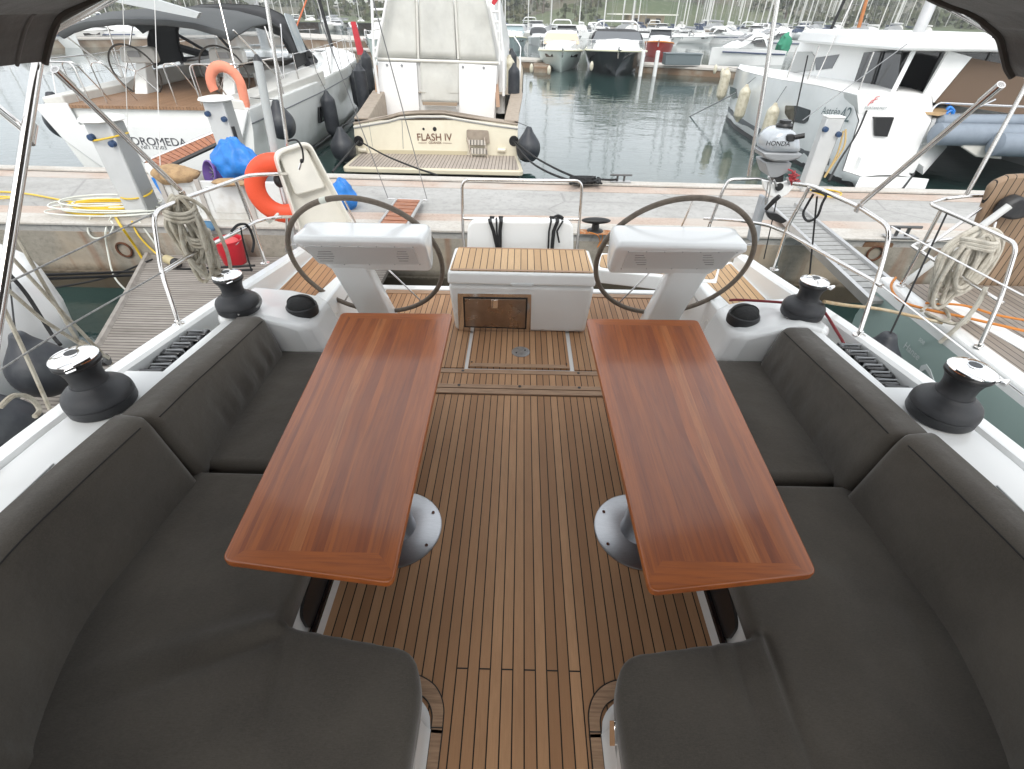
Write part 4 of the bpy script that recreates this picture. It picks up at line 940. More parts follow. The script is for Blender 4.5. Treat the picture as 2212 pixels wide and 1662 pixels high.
G().lathe([(0, 0), (.03, 0), (.03, .01), (0, .012)], U(1683, 404, Y=YO-.03), (0, -1, 0), 18).build('mount_hole', BLK, mp_)
for x, y in ((1660, 382), (1672, 390), (1700, 384)): G().tube([U(x, y, Y=YO-.06), U(x+6, y+14, Y=YO-.03)], .008, 8).build('clamp_screw', ALU, ob)
opx([(1650, 425), (1662, 430), (1646, 480), (1634, 500), (1630, 490)], YO+.04, .09, 'drive_leg', pbr('leg_grey', (.42, .45, .48), .35, .3), .012)
opx([(1630, 490), (1646, 482), (1640, 522), (1622, 528)], YO+.03, .11, 'gear_case', pbr('leg_grey', (.42, .45, .48), .35, .3), .012)
G().tube([U(1655, 452, Y=YO-.05), U(1672, 434, Y=YO-.10), U(1684, 424, Y=YO-.12)], [.016, .02, .018], 10).build('tiller_handle', BLK, ob)
opx([(1656, 458), (1680, 462), (1702, 478), (1690, 484), (1662, 474)], YO-.03, .05, 'black_bracket', BLK, .008)
gg = G()
for k in range(9): gg.tube([U(1702+(k*37) % 22, 366+k*4, Y=YO-.03), U(1712+(k*23) % 18, 370+k*3, Y=YO-.05), U(1716-(k*13) % 14, 384+k*2, Y=YO-.02)], .006, 6)
gg.build('red_lashing', pbr('red_cord', (.4, .05, .06), .8), ob)
rope('rope', [U(1662, 392, Y=YO-.08), U(1664, 405, Y=YO-.10), U(1660, 425, Y=YO-.1), U(1653, 442, Y=YO-.08), U(1656, 415, Y=YO-.06), U(1660, 393, Y=YO-.06)], .005, ROPEG, 'thin cord loop hanging beside the motor mount')
def fender(loc, R_, Lh, label, mat_, ball=False, grp=None, rope_to=None, tilt=0):
    f = thing('fender', label, 'fender', loc, group=grp, rot=(tilt, 0, 0))
    if ball: pr = [(0, -R_), (R_*.5, -R_*.9), (R_*.85, -R_*.55), (R_, 0), (R_*.9, R_*.5), (R_*.6, R_*.95), (R_*.35, R_*1.3), (R_*.2, R_*1.6), (0, R_*1.62)]
    else: pr = [(0, -Lh/2-R_*.6), (R_*.25, -Lh/2-R_*.55), (R_*.4, -Lh/2-R_*.2), (R_*.85, -Lh/2+R_*.35), (R_, -Lh/2+R_), (R_, Lh/2-R_), (R_*.85, Lh/2-R_*.35), (R_*.4, Lh/2+R_*.2), (R_*.25, Lh/2+R_*.55), (0, Lh/2+R_*.6)]
    pp = [V((max(r, 0), 0, h)) for r, h in pr]; pp = cr_(pp, 3)
    G(world=False).lathe([(max(0, p.x), p.z) for p in pp], (0, 0, 0), n=24).build('fender_body', mat_, f)
    if rope_to is not None:
        top = V(loc)+V((0, 0, pr[-1][1]))
        G().tube([top, V(rope_to)], .006, 6).build('lanyard', ROPEB, f)
    return f
fender((2.27, 3.42, .32), .10, .35, 'teardrop black fender hung on a cord from the right stern rail', FENDB, True, rope_to=U(1765, 425, X=1.99))
fender((2.48, 2.75, .22), .20, .5, 'big black ball fender squeezed between the two hulls on the right', FENDB, True, rope_to=U(2045, 462, X=2.93))
rope('rope', [U(1755, 412, X=1.97), U(1765, 414, X=1.96), U(1778, 418, X=1.97), U(1784, 424, X=1.96), U(1776, 440, X=1.95), U(1765, 468, X=1.94), U(1745, 478, X=1.94), U(1735, 462, X=1.94), U(1745, 440, X=1.95), U(1757, 420, X=1.96)], .008, ROPEB, 'black line looped over the right stern rail')
rope('rope', [U(500, 500, X=-1.95), U(515, 486, X=-1.94), U(535, 488, X=-1.93), U(548, 520, X=-1.92), U(545, 545, X=-1.92)], .009, ROPEB, 'black line looped over the lower left stern rail')
rope('rope', [U(520, 492, X=-1.94), U(525, 520, X=-1.94), U(536, 560, X=-1.96), U(543, 585, X=-2.0)], .006, ROPEB, 'thin black cord hanging from the lower left rail')
# ------------------------------------------------------------------ neighbouring grey-green yacht on the right
nb = thing('moored_yacht', 'grey-green sailing yacht with teak deck moored alongside at the right edge', 'sailing yacht', (3.6, 2.5, .5), group=None)
GREEN = pbr('grey_green_paint', (.30, .39, .365), .5, var=.06, vscale=1.2, coat=.05)
NX = 2.90
NY = [3.62, 3.2, 2.6, 2.0, 1.3, .5, -1.0]
secs = [[(NX-.005*(3.6-Y)+(.035 if i == 0 else 0), Y, .49), (NX-.02-.01*(3.6-Y), Y, .2), (NX+.02, Y, -.2), (NX+.16, Y, -.62), (NX+.6, Y, -.9)] for i, Y in enumerate(NY)]
g = G(); g.loft(secs, caps=False); g.add([(NX+.035, 3.62, .49), (NX-.0, 3.62, .2), (NX+.02, 3.62, -.2), (NX+.16, 3.62, -.62), (6.4, 3.62, -.62), (6.6, 3.62, .49)], [(0, 1, 2, 3, 4, 5)])
g.build('hull', GREEN, nb, sharp=50)
secs = [[(NX-.005*(3.6-Y)-.004, Y, .43), (NX-.005*(3.6-Y), Y, .535), (NX-.005*(3.6-Y)+.015, Y, .55), (NX+.10, Y, .552), (NX+.12, Y, .54), (NX+.125, Y, .45)] for Y in NY]
secs[0] = [(x+.02, y, z) for x, y, z in secs[0]]
G().loft(secs, ring=True).build('gunwale', GEL, nb, bevel=.01)
DKT = planks('grey_side_teak', (.30, .26, .22), (.22, .185, .155), .055, 0, 0, seam=.006, dirt=(.12, .11, .1))
g = G(); g.prism([(NX+.12, 3.60, .50), (6.4, 3.60, .50), (6.4, -1, .52), (NX+.12, -1, .52)], .3); g.build('teak_deck', DKT, nb)
g = G(); g.prism([(3.18, 3.35, .505), (3.32, 3.40, .505), (3.62, 1.2, .525), (3.48, 1.2, .525)], .012)
g.build('deck_margin', GEL, nb, bevel=.004)
g = G(); g.prism([U(x, y, Y=3.66) for x, y in [(2052, 612), (2100, 520), (2142, 405), (2158, 392), (2186, 380), (2330, 372), (2330, 700), (2200, 660)]], V((0, .06, 0)))
g.build('swim_platform', planks('brown_cross_teak', (.30, .21, .14), (.22, .15, .10), .06, 1, 0, seam=.006) if 0 else planks('platform_teak', (.32, .22, .145), (.25, .17, .11), .055, 0, 0, seam=.006), nb, bevel=.02)
for k in range(9):
    y = 415+k*26; G().tube([U(2148-k*6, y, Y=3.655), U(2330, y-18, Y=3.655)], .004, 5).build('platform_seam', BLK, nb) if 0 else None
rail = [
    [U(1946, 618, z=.55), U(2032, 455, X=2.94)],
    [U(2114, 752, z=.55), U(2160, 650, X=2.94), U(2198, 528, X=2.95), U(2150, 505, X=2.95), U(2106, 485, X=2.945), U(2008, 441, X=2.93), U(2040, 430, X=3.2), U(2088, 424, X=3.33), U(2160, 422, X=3.6), U(2150, 480, X=3.6), U(2125, 560, X=3.6)],
    [U(1970, 532, X=2.98), U(2168, 657, X=2.96)], [U(1970, 532, X=2.98), U(1985, 524, X=3.05), U(2090, 512, X=3.4), U(2130, 515, X=3.55)],
    [U(1985, 545, X=3.0), U(2212, 385, X=3.75), U(2300, 330, X=4.0)]]
for p in rail: G().tube(bend(p, .06), .0125, 10).build('rail_tube', STEEL, nb)
G().tube([U(2088, 420, X=3.33), U(2185, 243, X=3.33), U(2240, 140, X=3.33)], .014, 10).build('bimini_strut', STEEL, nb)
for p in (U(1946, 618, z=.552), U(2114, 752, z=.552)): G().lathe([(.03, 0), (.03, .008), (.016, .012), (.016, .03)], p, n=16).build('rail_foot', STEEL, nb)
G().tube([U(1920, 610, z=.56), U(1962, 590, z=.62), U(2212, 430, z=1.25)], .022, 10).build('boarding_pole', pbr('white_pole', (.6, .61, .6), .35), nb) if 0 else None
G().tube([U(1955, 612, X=3.1), U(2180, 445, X=3.5)], .026, 12).build('davit_pole', pbr('white_pole', (.6, .61, .6), .35), nb)
opn = [(2098, 444), (2130, 425), (2160, 440), (2172, 462), (2150, 470), (2110, 468)]
G().prism(rpoly([U(x, y, X=None, Y=3.55) for x, y in [(2160, 470), (2180, 440), (2212, 425), (2235, 440), (2225, 470), (2190, 478)]], .03), V((0, .1, 0))).build('motor_pad', RUB, nb, bevel=.02)
# writing on the hull: reads forward along the topside
yd = V((0, 0, 1))
def hull_pt(x, y): return U(x, y, X=NX-.022)
text('Hanse', hull_pt(1952, 750), (0, -1, -.02), (0, 0, 1), .052, pbr('silver_letters', (.62, .66, .66), .4), nb, 'hull_lettering', .006, .95)
text('508', hull_pt(1977, 748)+V((0, 0, .05)), (0, -1, -.02), (0, 0, 1), .026, pbr('silver_letters', (.62, .66, .66), .4), nb, 'hull_number', .006, 1.1)
q = [hull_pt(x, y) for x, y in [(1985, 805), (1992, 790), (2003, 787), (2012, 800), (2022, 828), (2010, 812), (2001, 798), (1993, 803)]]
g = G(); g.prism([p+V((-.008, 0, 0)) for p in q], V((.004, 0, 0))); g.build('wave_emblem', pbr('silver_letters', (.62, .66, .66), .4), nb)
coil(U(2118, 505, X=2.98), .50, 12, 'thick cream coil of mooring rope hanging on the right yacht rail', .26, r=.014, seed=5, mat_=pbr('cream_rope', (.55, .52, .45), .9, c2=(.38, .34, .28), vscale=20, bump=.6, bscale=200), tail=[U(2130, 620, X=2.95), U(2110, 660, X=2.93), U(2075, 700, X=2.9), U(2030, 740, X=2.87)])
rope('rope', [U(1780, 652, X=1.85), U(1830, 660, z=.70), U(1900, 668, z=.62), U(1980, 685, z=.60), U(2035, 698, z=.57)], .011, pbr('tan_rope', (.45, .33, .19), .9, c2=(.55, .48, .36), vscale=10, bump=.6, bscale=200), 'tan mooring rope stretched from the far right winch to the grey-green yacht')
rope('rope', [U(1935, 600, z=.56), U(1925, 620, z=.56), U(1945, 650, z=.56), U(2000, 668, z=.56), U(2080, 685, z=.56), U(2212, 715, z=.56), U(2280, 730, z=.56)], .009, ORANGE, 'orange rope lying along the grey-green yacht deck')
rope('rope', [U(1990, 672, z=.57), U(2010, 660, z=.58), U(2040, 668, z=.58), U(2050, 690, z=.57), U(2020, 690, z=.57), U(2000, 676, z=.57), U(2040, 695, z=.6), U(2080, 700, z=.6), U(2095, 685, z=.57)], .011, ROPEW, 'tangle of cream rope round the yacht cleat on the right')
rope('rope', [U(2000, 655, z=.56), U(2080, 660, z=.56), U(2150, 680, z=.56), U(2230, 695, z=.56)], .008, ORANGE, 'second thin orange rope across the right yacht deck')

# ------------------------------------------------------------------ neighbour at left: white stern and fenders
nl = thing('moored_yacht', 'white rounded yacht quarter at the left edge beside the wooden finger pier', 'yacht', (-5, 3, 0))
secs = []
for Y, dx in ((3.95, .55), (3.9, .35), (3.78, .14), (3.55, .03), (3.0, 0), (2.0, -.03), (.5, -.02), (-1.5, 0)):
    x = -3.98-dx; secs.append([(-7.6, Y, .60-.0), (x-.5, Y, .60), (x-.18, Y, .58), (x-.05, Y, .52), (x, Y, .40), (x+.02, Y, .1), (x-.05, Y, -.3), (x-.3, Y, -.64), (x-1.2, Y, -.9)])
G().loft(secs, caps=True).build('hull', GEL, nl, sharp=55)
fender(tuple(U(92, 800, X=-3.35)), .19, .5, 'huge black ball fender pressed against the wooden finger pier at left', FENDB, True, rope_to=U(20, 600, X=-4.1))
fender(tuple(U(10, 930, X=-3.2)), .2, .5, 'black fender low at the left image edge behind the tan ropes', FENDB, True)
rope('rope', [U(18, 590, X=-4.0), U(60, 640, X=-3.95), U(110, 720, X=-3.85), U(130, 745, X=-3.75)], .016, ROPEB, 'thick black fender line on the white yacht quarter')
rope('mooring_line', [U(-10, 600, X=-4.2), U(20, 597, X=-4.1), U(268, 588, Y=4.9), U(550, 574, Y=4.9)], .014, ROPEB, 'upper black mooring line stretched across the left water gap', 'mooring line', 'black mooring lines')
rope('mooring_line', [U(-10, 610, X=-4.2), U(20, 606, X=-4.1), U(268, 596, Y=4.85), U(545, 583, Y=4.85)], .014, ROPEB, 'lower black mooring line stretched across the left water gap', 'mooring line', 'black mooring lines')
rope('mooring_line', [U(120, 622, Y=4.8), U(230, 600, Y=4.9), U(330, 560, Y=5.2), U(318, 565, z=-.2)][:3], .010, ROPEB, 'thin black line rising to the wall ring above the left gap', 'mooring line', 'black mooring lines')

# ------------------------------------------------------------------ wooden finger pier
PIERT = planks('weathered_pier_wood', (.36, .33, .30), (.25, .225, .20), .045, 1, 0, seam=.008, seamc=(.03, .026, .022), rough=.85, dirt=(.14, .12, .10), grain=.7)
fpz = -.16
pr = thing('finger_pier', 'weathered grey plank finger pier between the yachts on the left', 'pier', (-3, 3, fpz))
g = G(); g.prism([(-4.42, 5.38, fpz), (-1.5, 5.38, fpz), (-1.5, 4.6, fpz), (-2.2, 4.2, fpz), (-2.2, -1.0, fpz), (-3.72, -1.0, fpz), (-3.66, 3.45, fpz), (-3.95, 4.2, fpz)], .05); g.build('pier_deck', PIERT, pr)
g = G(); g.tube([(-4.45, 5.38, fpz), (-3.97, 4.2, fpz), (-3.68, 3.45, fpz), (-3.74, -1, fpz)], .035, 6); g.build('edge_beam', pbr('grey_beam', (.33, .30, .27), .8, var=.3, vscale=9), pr)
g = G()
for x, y in ((-3.5, 4.5), (-3.4, 1.5), (-2.5, 4.5)): g.lathe([(.16, -1.2), (.16, -.32)], (x, y, 0), n=14)
g.build('pier_pile', CONC, pr)
# ------------------------------------------------------------------ things on the pier and quay
bk = thing('bucket', 'crimson plastic bucket standing on the wooden finger pier under the quay', 'bucket', (U(505, 556, Y=5.2).x, 5.2, fpz))
bl = bk.location.copy()
G(world=False).lathe([(0, .006), (.115, 0), (.12, .01), (.15, .27), (.156, .27), (.157, .285), (.145, .285), (.14, .27), (.112, .02), (0, .02)], (0, 0, 0), n=36).build('bucket_body', RED, bk)
G(world=False).tube([(.15*_c(a_), -.02-.1*_s(a_), .28-.05*_s(a_)) for a_ in [math.pi*k/16 for k in range(17)]], .004, 6).build('handle', ALU, bk)
gg = G(world=False); rd = random.Random(4)
gg.ball((.0, .01, .25), (.11, .10, .05), n=14); gg.build('wet_cloth', pbr('pink_cloth', (.6, .1, .1), .8, bump=1, bscale=12), bk)
def hose(n, c, rx, ry, r, mat_, label, seed, z0=.195):
    rd = random.Random(seed); pts = []
    for k in range(n*10):
        a_ = 2*math.pi*k/10; f = 1+.22*_s(k*.37+seed)+rd.uniform(-.05, .05)
        pts.append(V((c[0]+rx*f*_c(a_)+.06*_s(k*.21), c[1]+ry*f*_s(a_)+.03*_c(k*.17), z0+.003*k/2.+rd.uniform(0, .01))))
    return rope('hose', pts, r, mat_, label, 'hose', k=3)
hose(6, (-5.05, 5.86), .42, .17, .012, YEL, 'heap of yellow water hose on the quay beside the left pedestal', 2)
hose(5, (-5.1, 5.9), .52, .22, .010, WHOSE, 'loose white hose tangled over the yellow coils on the quay', 5, .22)
rope('hose', [V((-7.2, 6.45, .2)), V((-6.9, 6.5, .2)), V((-6.5, 6.42, .2)), V((-5.9, 6.2, .2)), V((-5.4, 6.05, .2)), V((-5.2, 6.0, .22))], .012, YEL, 'yellow hose running left along the quay', 'hose')
rope('hose', [V((-7.4, 6.2, .2)), V((-7.0, 6.3, .2)), V((-6.6, 6.28, .2)), V((-7.1, 6.1, .2))], .010, YEL, 'short bend of yellow hose at the far left of the quay', 'hose')
rope('hose', [U(250, 470, z=.2), U(262, 490, z=.21), U(290, 530, Y=5.40), U(315, 572, Y=5.36), U(325, 590, z=-.23)], .014, YEL, 'yellow hose dropping over the quay edge to the finger pier', 'hose')
rope('hose', [U(240, 470, z=.2), U(228, 500, Y=5.40), U(232, 540, Y=5.38), U(248, 600, Y=5.1), U(290, 640, Y=4.6), U(320, 645, z=-.23)], .010, WHOSE, 'pale hose looping down in front of the quay wall', 'hose')
rope('hose', [U(195, 470, z=.2), U(190, 500, Y=5.42), U(205, 515, Y=5.40), U(235, 508, Y=5.40), U(245, 488, Y=5.44), U(240, 478, z=.2)], .010, WHOSE, 'white hose loop hanging at the quay rim', 'hose')
rope('hose', [U(285, 478, z=.2), U(300, 510, Y=5.41), U(340, 550, Y=5.38), U(380, 570, z=-.22), U(430, 575, z=-.23)], .011, YEL, 'second yellow hose sagging from the quay to the pier', 'hose')
rope('hose', [U(300, 478, z=.2), U(330, 520, Y=5.41), U(360, 562, z=-.22), U(420, 590, z=-.24), U(520, 590, z=-.24), U(560, 565, z=-.24), U(540, 545, z=-.24)], .010, WHOSE, 'cream hose curling round the crimson bucket', 'hose')
hose(4, (-4.95, 5.72), .62, .13, .009, WHOSE, 'thin cream hose sprawling towards the quay rim around the yellow coils', 8, .21)
fl = thing('float', 'small yellow-capped float lying on the finger pier among the hoses', 'float', U(372, 562, z=fpz))
G().tube([U(360, 560, z=fpz+.06), U(378, 568, z=fpz+.06)], .05, 14).build('float_body', pbr('dirty_cream', (.45, .38, .22), .6), fl)
G().tube([U(378, 568, z=fpz+.06), U(388, 572, z=fpz+.06)], [.055, .03], 14).build('float_cap', BLK, fl)
def pedestal(x, y, label, h=1.02, rz=0, slim=False):
    p = thing('power_pedestal', label, 'power pedestal', (x, y, QT), rz, 'shore power pedestals')
    w, d = (.135, .12) if not slim else (.115, .07)
    G(world=False).prism([(-w*1.02, -d, h), (w*1.02, -d, h), (w, d, h), (-w, d, h)], [(-w*.95, -d*1.1, 0), (w*.95, -d*1.1, 0), (w*.95, d*1.1, 0), (-w*.95, d*1.1, 0)]).build('post', pbr('pedestal_grey', (.52, .53, .53), .45, var=.1, vscale=4), p, bevel=.012)
    G(world=False).box((w*.99, 0, h*.5), (.02, d*1.9, h*.96)).build('side_cover', pbr('pedestal_dark', (.3, .31, .31), .45), p, bevel=.004)
    if slim: G(world=False).prism([(-w*1.04, -d*1.1, h+.02), (w*1.04, -d*1.1, h+.02), (w*1.04, d*1.1, h+.02), (-w*1.04, d*1.1, h+.02)], .022).build('lamp_cap', pbr('cap_white', (.72, .73, .71), .4), p, bevel=.006)
    else: G(world=False).lathe([(.0, .0), (.2, .0), (.225, .012), (.21, .035), (.12, .052), (0, .056)], (0, 0, h), n=32).build('lamp_cap', pbr('cap_white', (.72, .73, .71), .4), p)
    for zz in (.86, .80): G(world=False).lathe([(0, 0), (.035, 0), (.032, .05), (0, .055)], (-.10 if zz > .83 else .10, -d-.0, h*zz), (0, -1, 0), 16).build('socket', pbr('socket_blue', (.02, .05, .12), .4), p)
    return p
pedestal(-4.58, 5.80, 'nearer grey shore power pedestal tied round with yellow cord at left')
pedestal(-4.12, 7.35, 'far shore power pedestal by the passerelle and orange lifebuoy', 1.02)
pr_ = pedestal(4.18, 7.32, 'shore power pedestal beside the catamaran with a hose hanging down', .95, slim=True)
rope('rope', [V((-4.58+.18*_c(q), 5.80+.17*_s(q), QT+.86+.03*_c(q))) for q in [2*math.pi*k/12 for k in range(13)]], .010, YEL, 'yellow cord tied high round the left pedestal', group='cords on the left pedestal')
rope('rope', [V((-4.58+.17*_c(q), 5.80+.16*_s(q), QT+.25+.02*_s(q))) for q in [2*math.pi*k/12 for k in range(13)]], .010, YEL, 'yellow cord tied low round the left pedestal', group='cords on the left pedestal')
rope('hose', [V((4.36, 7.25, 1.0)), V((4.40, 7.2, .8)), V((4.34, 7.2, .55)), V((4.30, 7.2, .4)), V((4.36, 7.22, .7)), V((4.34, 7.25, .98))], .012, ORANGE if 0 else pbr('tan_hose', (.5, .36, .16), .5), 'tan hose looped on the right pedestal', 'hose')
# dock crate with its load
cr1 = thing('dock_crate', 'long low white plastic crate with grey uprights standing on the quay at left', 'crate', (-3.6, 5.8, QT))
x0, x1, y0, y1, zt_ = -4.16, -2.72, 5.66, 6.12, .62
g = G(); g.bb(x0, x1, y0, y0+.03, QT, zt_); g.bb(x0, x1, y1-.03, y1, QT, zt_); g.bb(x0, x0+.03, y0+.03, y1-.03, QT, zt_); g.bb(x1-.03, x1, y0+.03, y1-.03, QT, zt_); g.bb(x0+.03, x1-.03, y0+.03, y1-.03, QT, QT+.04)
g.build('crate_body', pbr('crate_white', (.66, .67, .66), .5, c2=(.5, .48, .44), vscale=4), cr1, bevel=.008)
for f in (0, .30, .68, .97):
    x = x0+(x1-x0)*f; G().bb(x, x+.055, y0-.02, y0-.001, QT, zt_+.02).build('upright', pbr('upright_grey', (.42, .39, .36), .6), cr1, bevel=.003)
g = G(); g.bb(x0-.01, x1+.01, y0-.015, y1+.01, zt_-.03, zt_-.005); g.build('rim', pbr('crate_white', (.66, .67, .66), .5), cr1, bevel=.004) if 0 else None
for a_, b_ in ((.09, .26), (.38, .64)):
    G().tube([V((x0+(x1-x0)*u, y0-.004, z)) for u, z in ((a_, .56), (b_, .56), (b_, .27), (a_, .27))], .005, 6, closed=True).build('panel_rib', pbr('crate_white', (.66, .67, .66), .5), cr1)
sk = thing('sack', 'lumpy sandy-brown sack lying on the white crate', 'sack', tuple(U(383, 388, z=.62))); g = G(world=False); g.ball((0, 0, .06), (.27, .16, .10), n=24)
for v in g.v: v += V((1, .4, .6))*.05*noise.noise(v*7)
g.build('sack_body', pbr('sack_brown', (.42, .28, .15), .9, c2=(.28, .18, .1), vscale=14, bump=1, bscale=60), sk)
sk2 = thing('sack', 'flat sandy mat of netting at the front edge of the crate', 'netting', tuple(U(500, 398, z=.62))); g = G(world=False); g.ball((0, 0, .02), (.22, .09, .04), n=20)
for v in g.v: v += V((1, .4, .3))*.05*noise.noise(v*9)
g.build('net_body', pbr('sack_brown', (.42, .28, .15), .9), sk2)
pb = thing('bucket', 'purple plastic bucket tipped on its side on the white crate', 'bucket', tuple(U(450, 374, Y=5.85)), rot=(math.radians(75), 0, math.radians(-35)))
G(world=False).lathe([(0, -.26), (.09, -.26), (.13, 0), (.14, 0), (.14, -.02), (.125, 0), (.085, -.25), (0, -.25)][::-1][::-1], (0, 0, 0), n=32).build('bucket_body', PURP, pb)
G(world=False).lathe([(0, -.10), (.10, -.10), (.10, -.09), (0, -.09)], (0, 0, 0), n=24).build('brush_disc', BLK, pb)
gg = G(world=False)
for k in range(10): gg.tube([(.02*_c(k*.63), .02*_s(k*.63), -.07), (.10*_c(k*.63), .10*_s(k*.63), -.06)], .005, 5)
gg.build('strainer_ribs', GREYP, pb)
def bag(loc, sx, sy, sz, label, seed, grp='blue plastic bags'):
    b = thing('plastic_bag', label, 'bag', loc, group=grp); g = G(world=False); g.ball((0, 0, 0), (1, 1, 1), n=48)
    for v in g.v:
        f = 1-.45*max(0, v.z); n = noise.noise(V((v.x*2.1+seed, v.y*2.1, v.z*2.1)))*.22+noise.noise(V((v.x*4+seed, v.y*7, v.z*3)))*.10+noise.noise(V((v.x*13+seed, v.y*13, v.z*13)))*.06
        v.x *= sx*f*(1+n); v.y *= sy*f*(1+n); v.z = (v.z*sz*(1+n*.6))+sz*.85
    g.build('bag_body', BLUE, b, sharp=50); return b
bag(tuple(U(525, 388, z=.60)), .28, .17, .24, 'shiny blue plastic bag sitting on the white crate', 1)
tq = U(527, 352, Y=5.92); tl = thing('black_tool', 'black tool handle standing out of the blue bag on the crate', 'tool', tuple(tq))
G().tube([tq-V((0, 0, .05)), tq+V((0, 0, .38))], .02, 10).build('grip', BLK, tl); G().box(tq+V((0, 0, .14)), (.22, .05, .045)).build('cross_bar', BLK, tl, bevel=.01); G().box(tq+V((.10, 0, .06)), (.04, .05, .16)).build('side_grip', BLK, tl, bevel=.01)
bag((-2.22, 6.15, QT), .17, .13, .20, 'crumpled light blue bag standing alone on the quay paving', 6)
sp = thing('bottle', 'white and blue bottle leaning on the left pedestal', 'bottle', (-4.17, 5.72, .45), rot=(0, math.radians(-12), 0))
G(world=False).lathe([(0, 0), (.04, 0), (.045, .1), (.04, .2), (0, .21)], (0, 0, 0), n=16).build('bottle_body', BLUE, sp); G(world=False).lathe([(.04, .2), (.045, .3), (.02, .34), (0, .35)], (0, 0, 0), n=16).build('bottle_top', pbr('cap_white', (.72, .73, .71), .4), sp)
rg = thing('rag', 'crumpled blue rag on the quay edge near the crate', 'rag', U(450, 494, z=.19)); g = G(world=False); g.ball((0, 0, .03), (.12, .07, .05), n=18)
for v in g.v: v += V((1, .6, .8))*.05*noise.noise(v*14)
g.build('rag_body', pbr('denim', (.07, .16, .26), .9), rg)
# mooring rings and bollards
for x, y, lab, rust_ in ((268, 512+42, 'rusty mooring ring set in the quay wall under the yellow hoses', 1), (1890, 562, 'rusty mooring ring set in the quay wall behind the metal gangway', 1)):
    p = U(x, y-14, Y=QA-.03); r_ = thing('mooring_ring', lab, 'mooring ring', p, group='rusty mooring rings')
    G().tube([p+V((.085*_c(q), 0, .085*_s(q))) for q in [2*math.pi*k/20 for k in range(20)]], .013, 8, closed=True).build('ring', pbr('rust', (.12, .045, .02), .9, c2=(.05, .03, .02), vscale=20), r_)
    G().prism(rpoly([p+V((a_, .02, b_)) for a_, b_ in ((-.17, -.13), (.17, -.11), (.18, .12), (-.16, .13))], .03), V((0, .02, 0))).build('recess_plate', pbr('rust_stain', (.16, .09, .05), .95, c2=(.3, .2, .13), vscale=9), r_)
bo = thing('bollard', 'black T-headed mooring bollard on rusty stained quay edge by the right wheel', 'bollard', U(1285, 500, z=.19))
G(world=False).lathe([(0, 0), (.10, 0), (.09, .015), (.045, .03), (.04, .09), (.06, .11), (0, .115)], (0, 0, 0), n=24).build('bollard_base', pbr('black_iron', (.02, .02, .02), .45, .3), bo)
G(world=False).ball((0, 0, .125), (.17, .06, .035), n=20).build('bollard_head', pbr('black_iron', (.02, .02, .02), .45, .3), bo)
G(world=False).prism(rpoly([(-.22, -.10, .006), (.17, -.12, .006), (.2, .03, .006), (-.18, .05, .006)], .05), .004).build('rust_stain', pbr('rust_orange', (.35, .13, .04), .95, c2=(.5, .38, .26), vscale=16), bo)
rope('rope', [U(1272, 502, z=.21), U(1290, 508, z=.2), U(1296, 522, Y=5.42), U(1290, 535, Y=5.41), U(1300, 520, Y=5.42), U(1302, 505, z=.2)], .006, ORANGE, 'thin orange cord wound at the foot of the black bollard')
def cleat(p, label, k=1):
    c = thing('cleat', label, 'cleat', p, group='quay cleats')
    g = G(world=False); g.tube([(-.16*k, 0, .095*k), (.16*k, 0, .095*k)], .014*k, 8); g.tube([(-.05*k, 0, 0), (-.05*k, 0, .09*k)], .016*k, 8); g.tube([(.05*k, 0, 0), (.05*k, 0, .09*k)], .016*k, 8); g.build('cleat_horns', pbr('cleat_grey', (.12, .12, .12), .4, .7), c)
    G(world=False).box((0, 0, .006), (.3*k, .1*k, .012)).build('cleat_base', pbr('cleat_pale', (.4, .4, .4), .5, .5), c, bevel=.003)
cleat(U(1340, 393, z=.215), 'small grey cleat on the far quay edge right of the black rope heap')
cleat(U(1944, 512, z=.2), 'dark cleat on the near quay edge seen through the right yacht rail', 1.2)
pts = []; rd = random.Random(11)
for k in range(60): pts.append(U(1262+rd.uniform(-30, 38), 388+rd.uniform(-7, 9), z=.23+rd.uniform(0, .06)))
rope('rope', pts, .014, ROPEB, 'heap of black mooring rope on the far quay edge behind the steel frame', k=4)
# gangways
ga = thing('passerelle', 'narrow varnished slat gangway hung on two wires behind the left wheel', 'gangway', U(866, 452, z=.25))
p0, p1 = U(857, 431, z=.24), U(911, 433, z=.24); q0, q1 = U(775, 545, z=.5), U(845, 548, z=.5)
G().tube([p0, q0], .018, 8).build('side_rail', ALU, ga); G().tube([p1, q1], .018, 8).build('side_rail', ALU, ga); G().tube([U(838, 430, z=.24), U(924, 433, z=.24)], .012, 8).build('end_bar', ALU, ga)
for k in range(12):
    f0, f1 = (k+.12)/12, (k+.92)/12
    a, b, c_, d = p0.lerp(q0, f0), p1.lerp(q1, f0), p1.lerp(q1, f1), p0.lerp(q0, f1)
    G().prism([a+V((.02, 0, .01)), b+V((-.02, 0, .01)), c_+V((-.02, 0, .01)), d+V((.02, 0, .01))], .018).build('slat', TRIM if 0 else pbr('red_wood', (.34, .13, .06), .55, c2=(.22, .08, .04), vscale=12), ga)
wire([U(838, 428, z=.26), U(678, 7, Y=4.4), U(650, -70, Y=4.3)], 'left wire holding up the slat gangway', .0045, GREYP, group='gangway wires')
wire([U(922, 430, z=.26), U(806, 0, Y=4.4), U(786, -70, Y=4.3)], 'right wire holding up the slat gangway', .0045, GREYP, group='gangway wires')
ga = thing('gangway', 'long grey metal gangway with ribbed treads sloping down to the grey-green yacht', 'gangway', U(1690, 445, z=.24))
p0, p1 = U(1661, 443, z=.24), U(1718, 443, z=.24); q0, q1 = U(1878, 652, z=.42), U(1925, 600, z=.42)
q1 = q0+(p1-p0).normalized()*(p1-p0).length
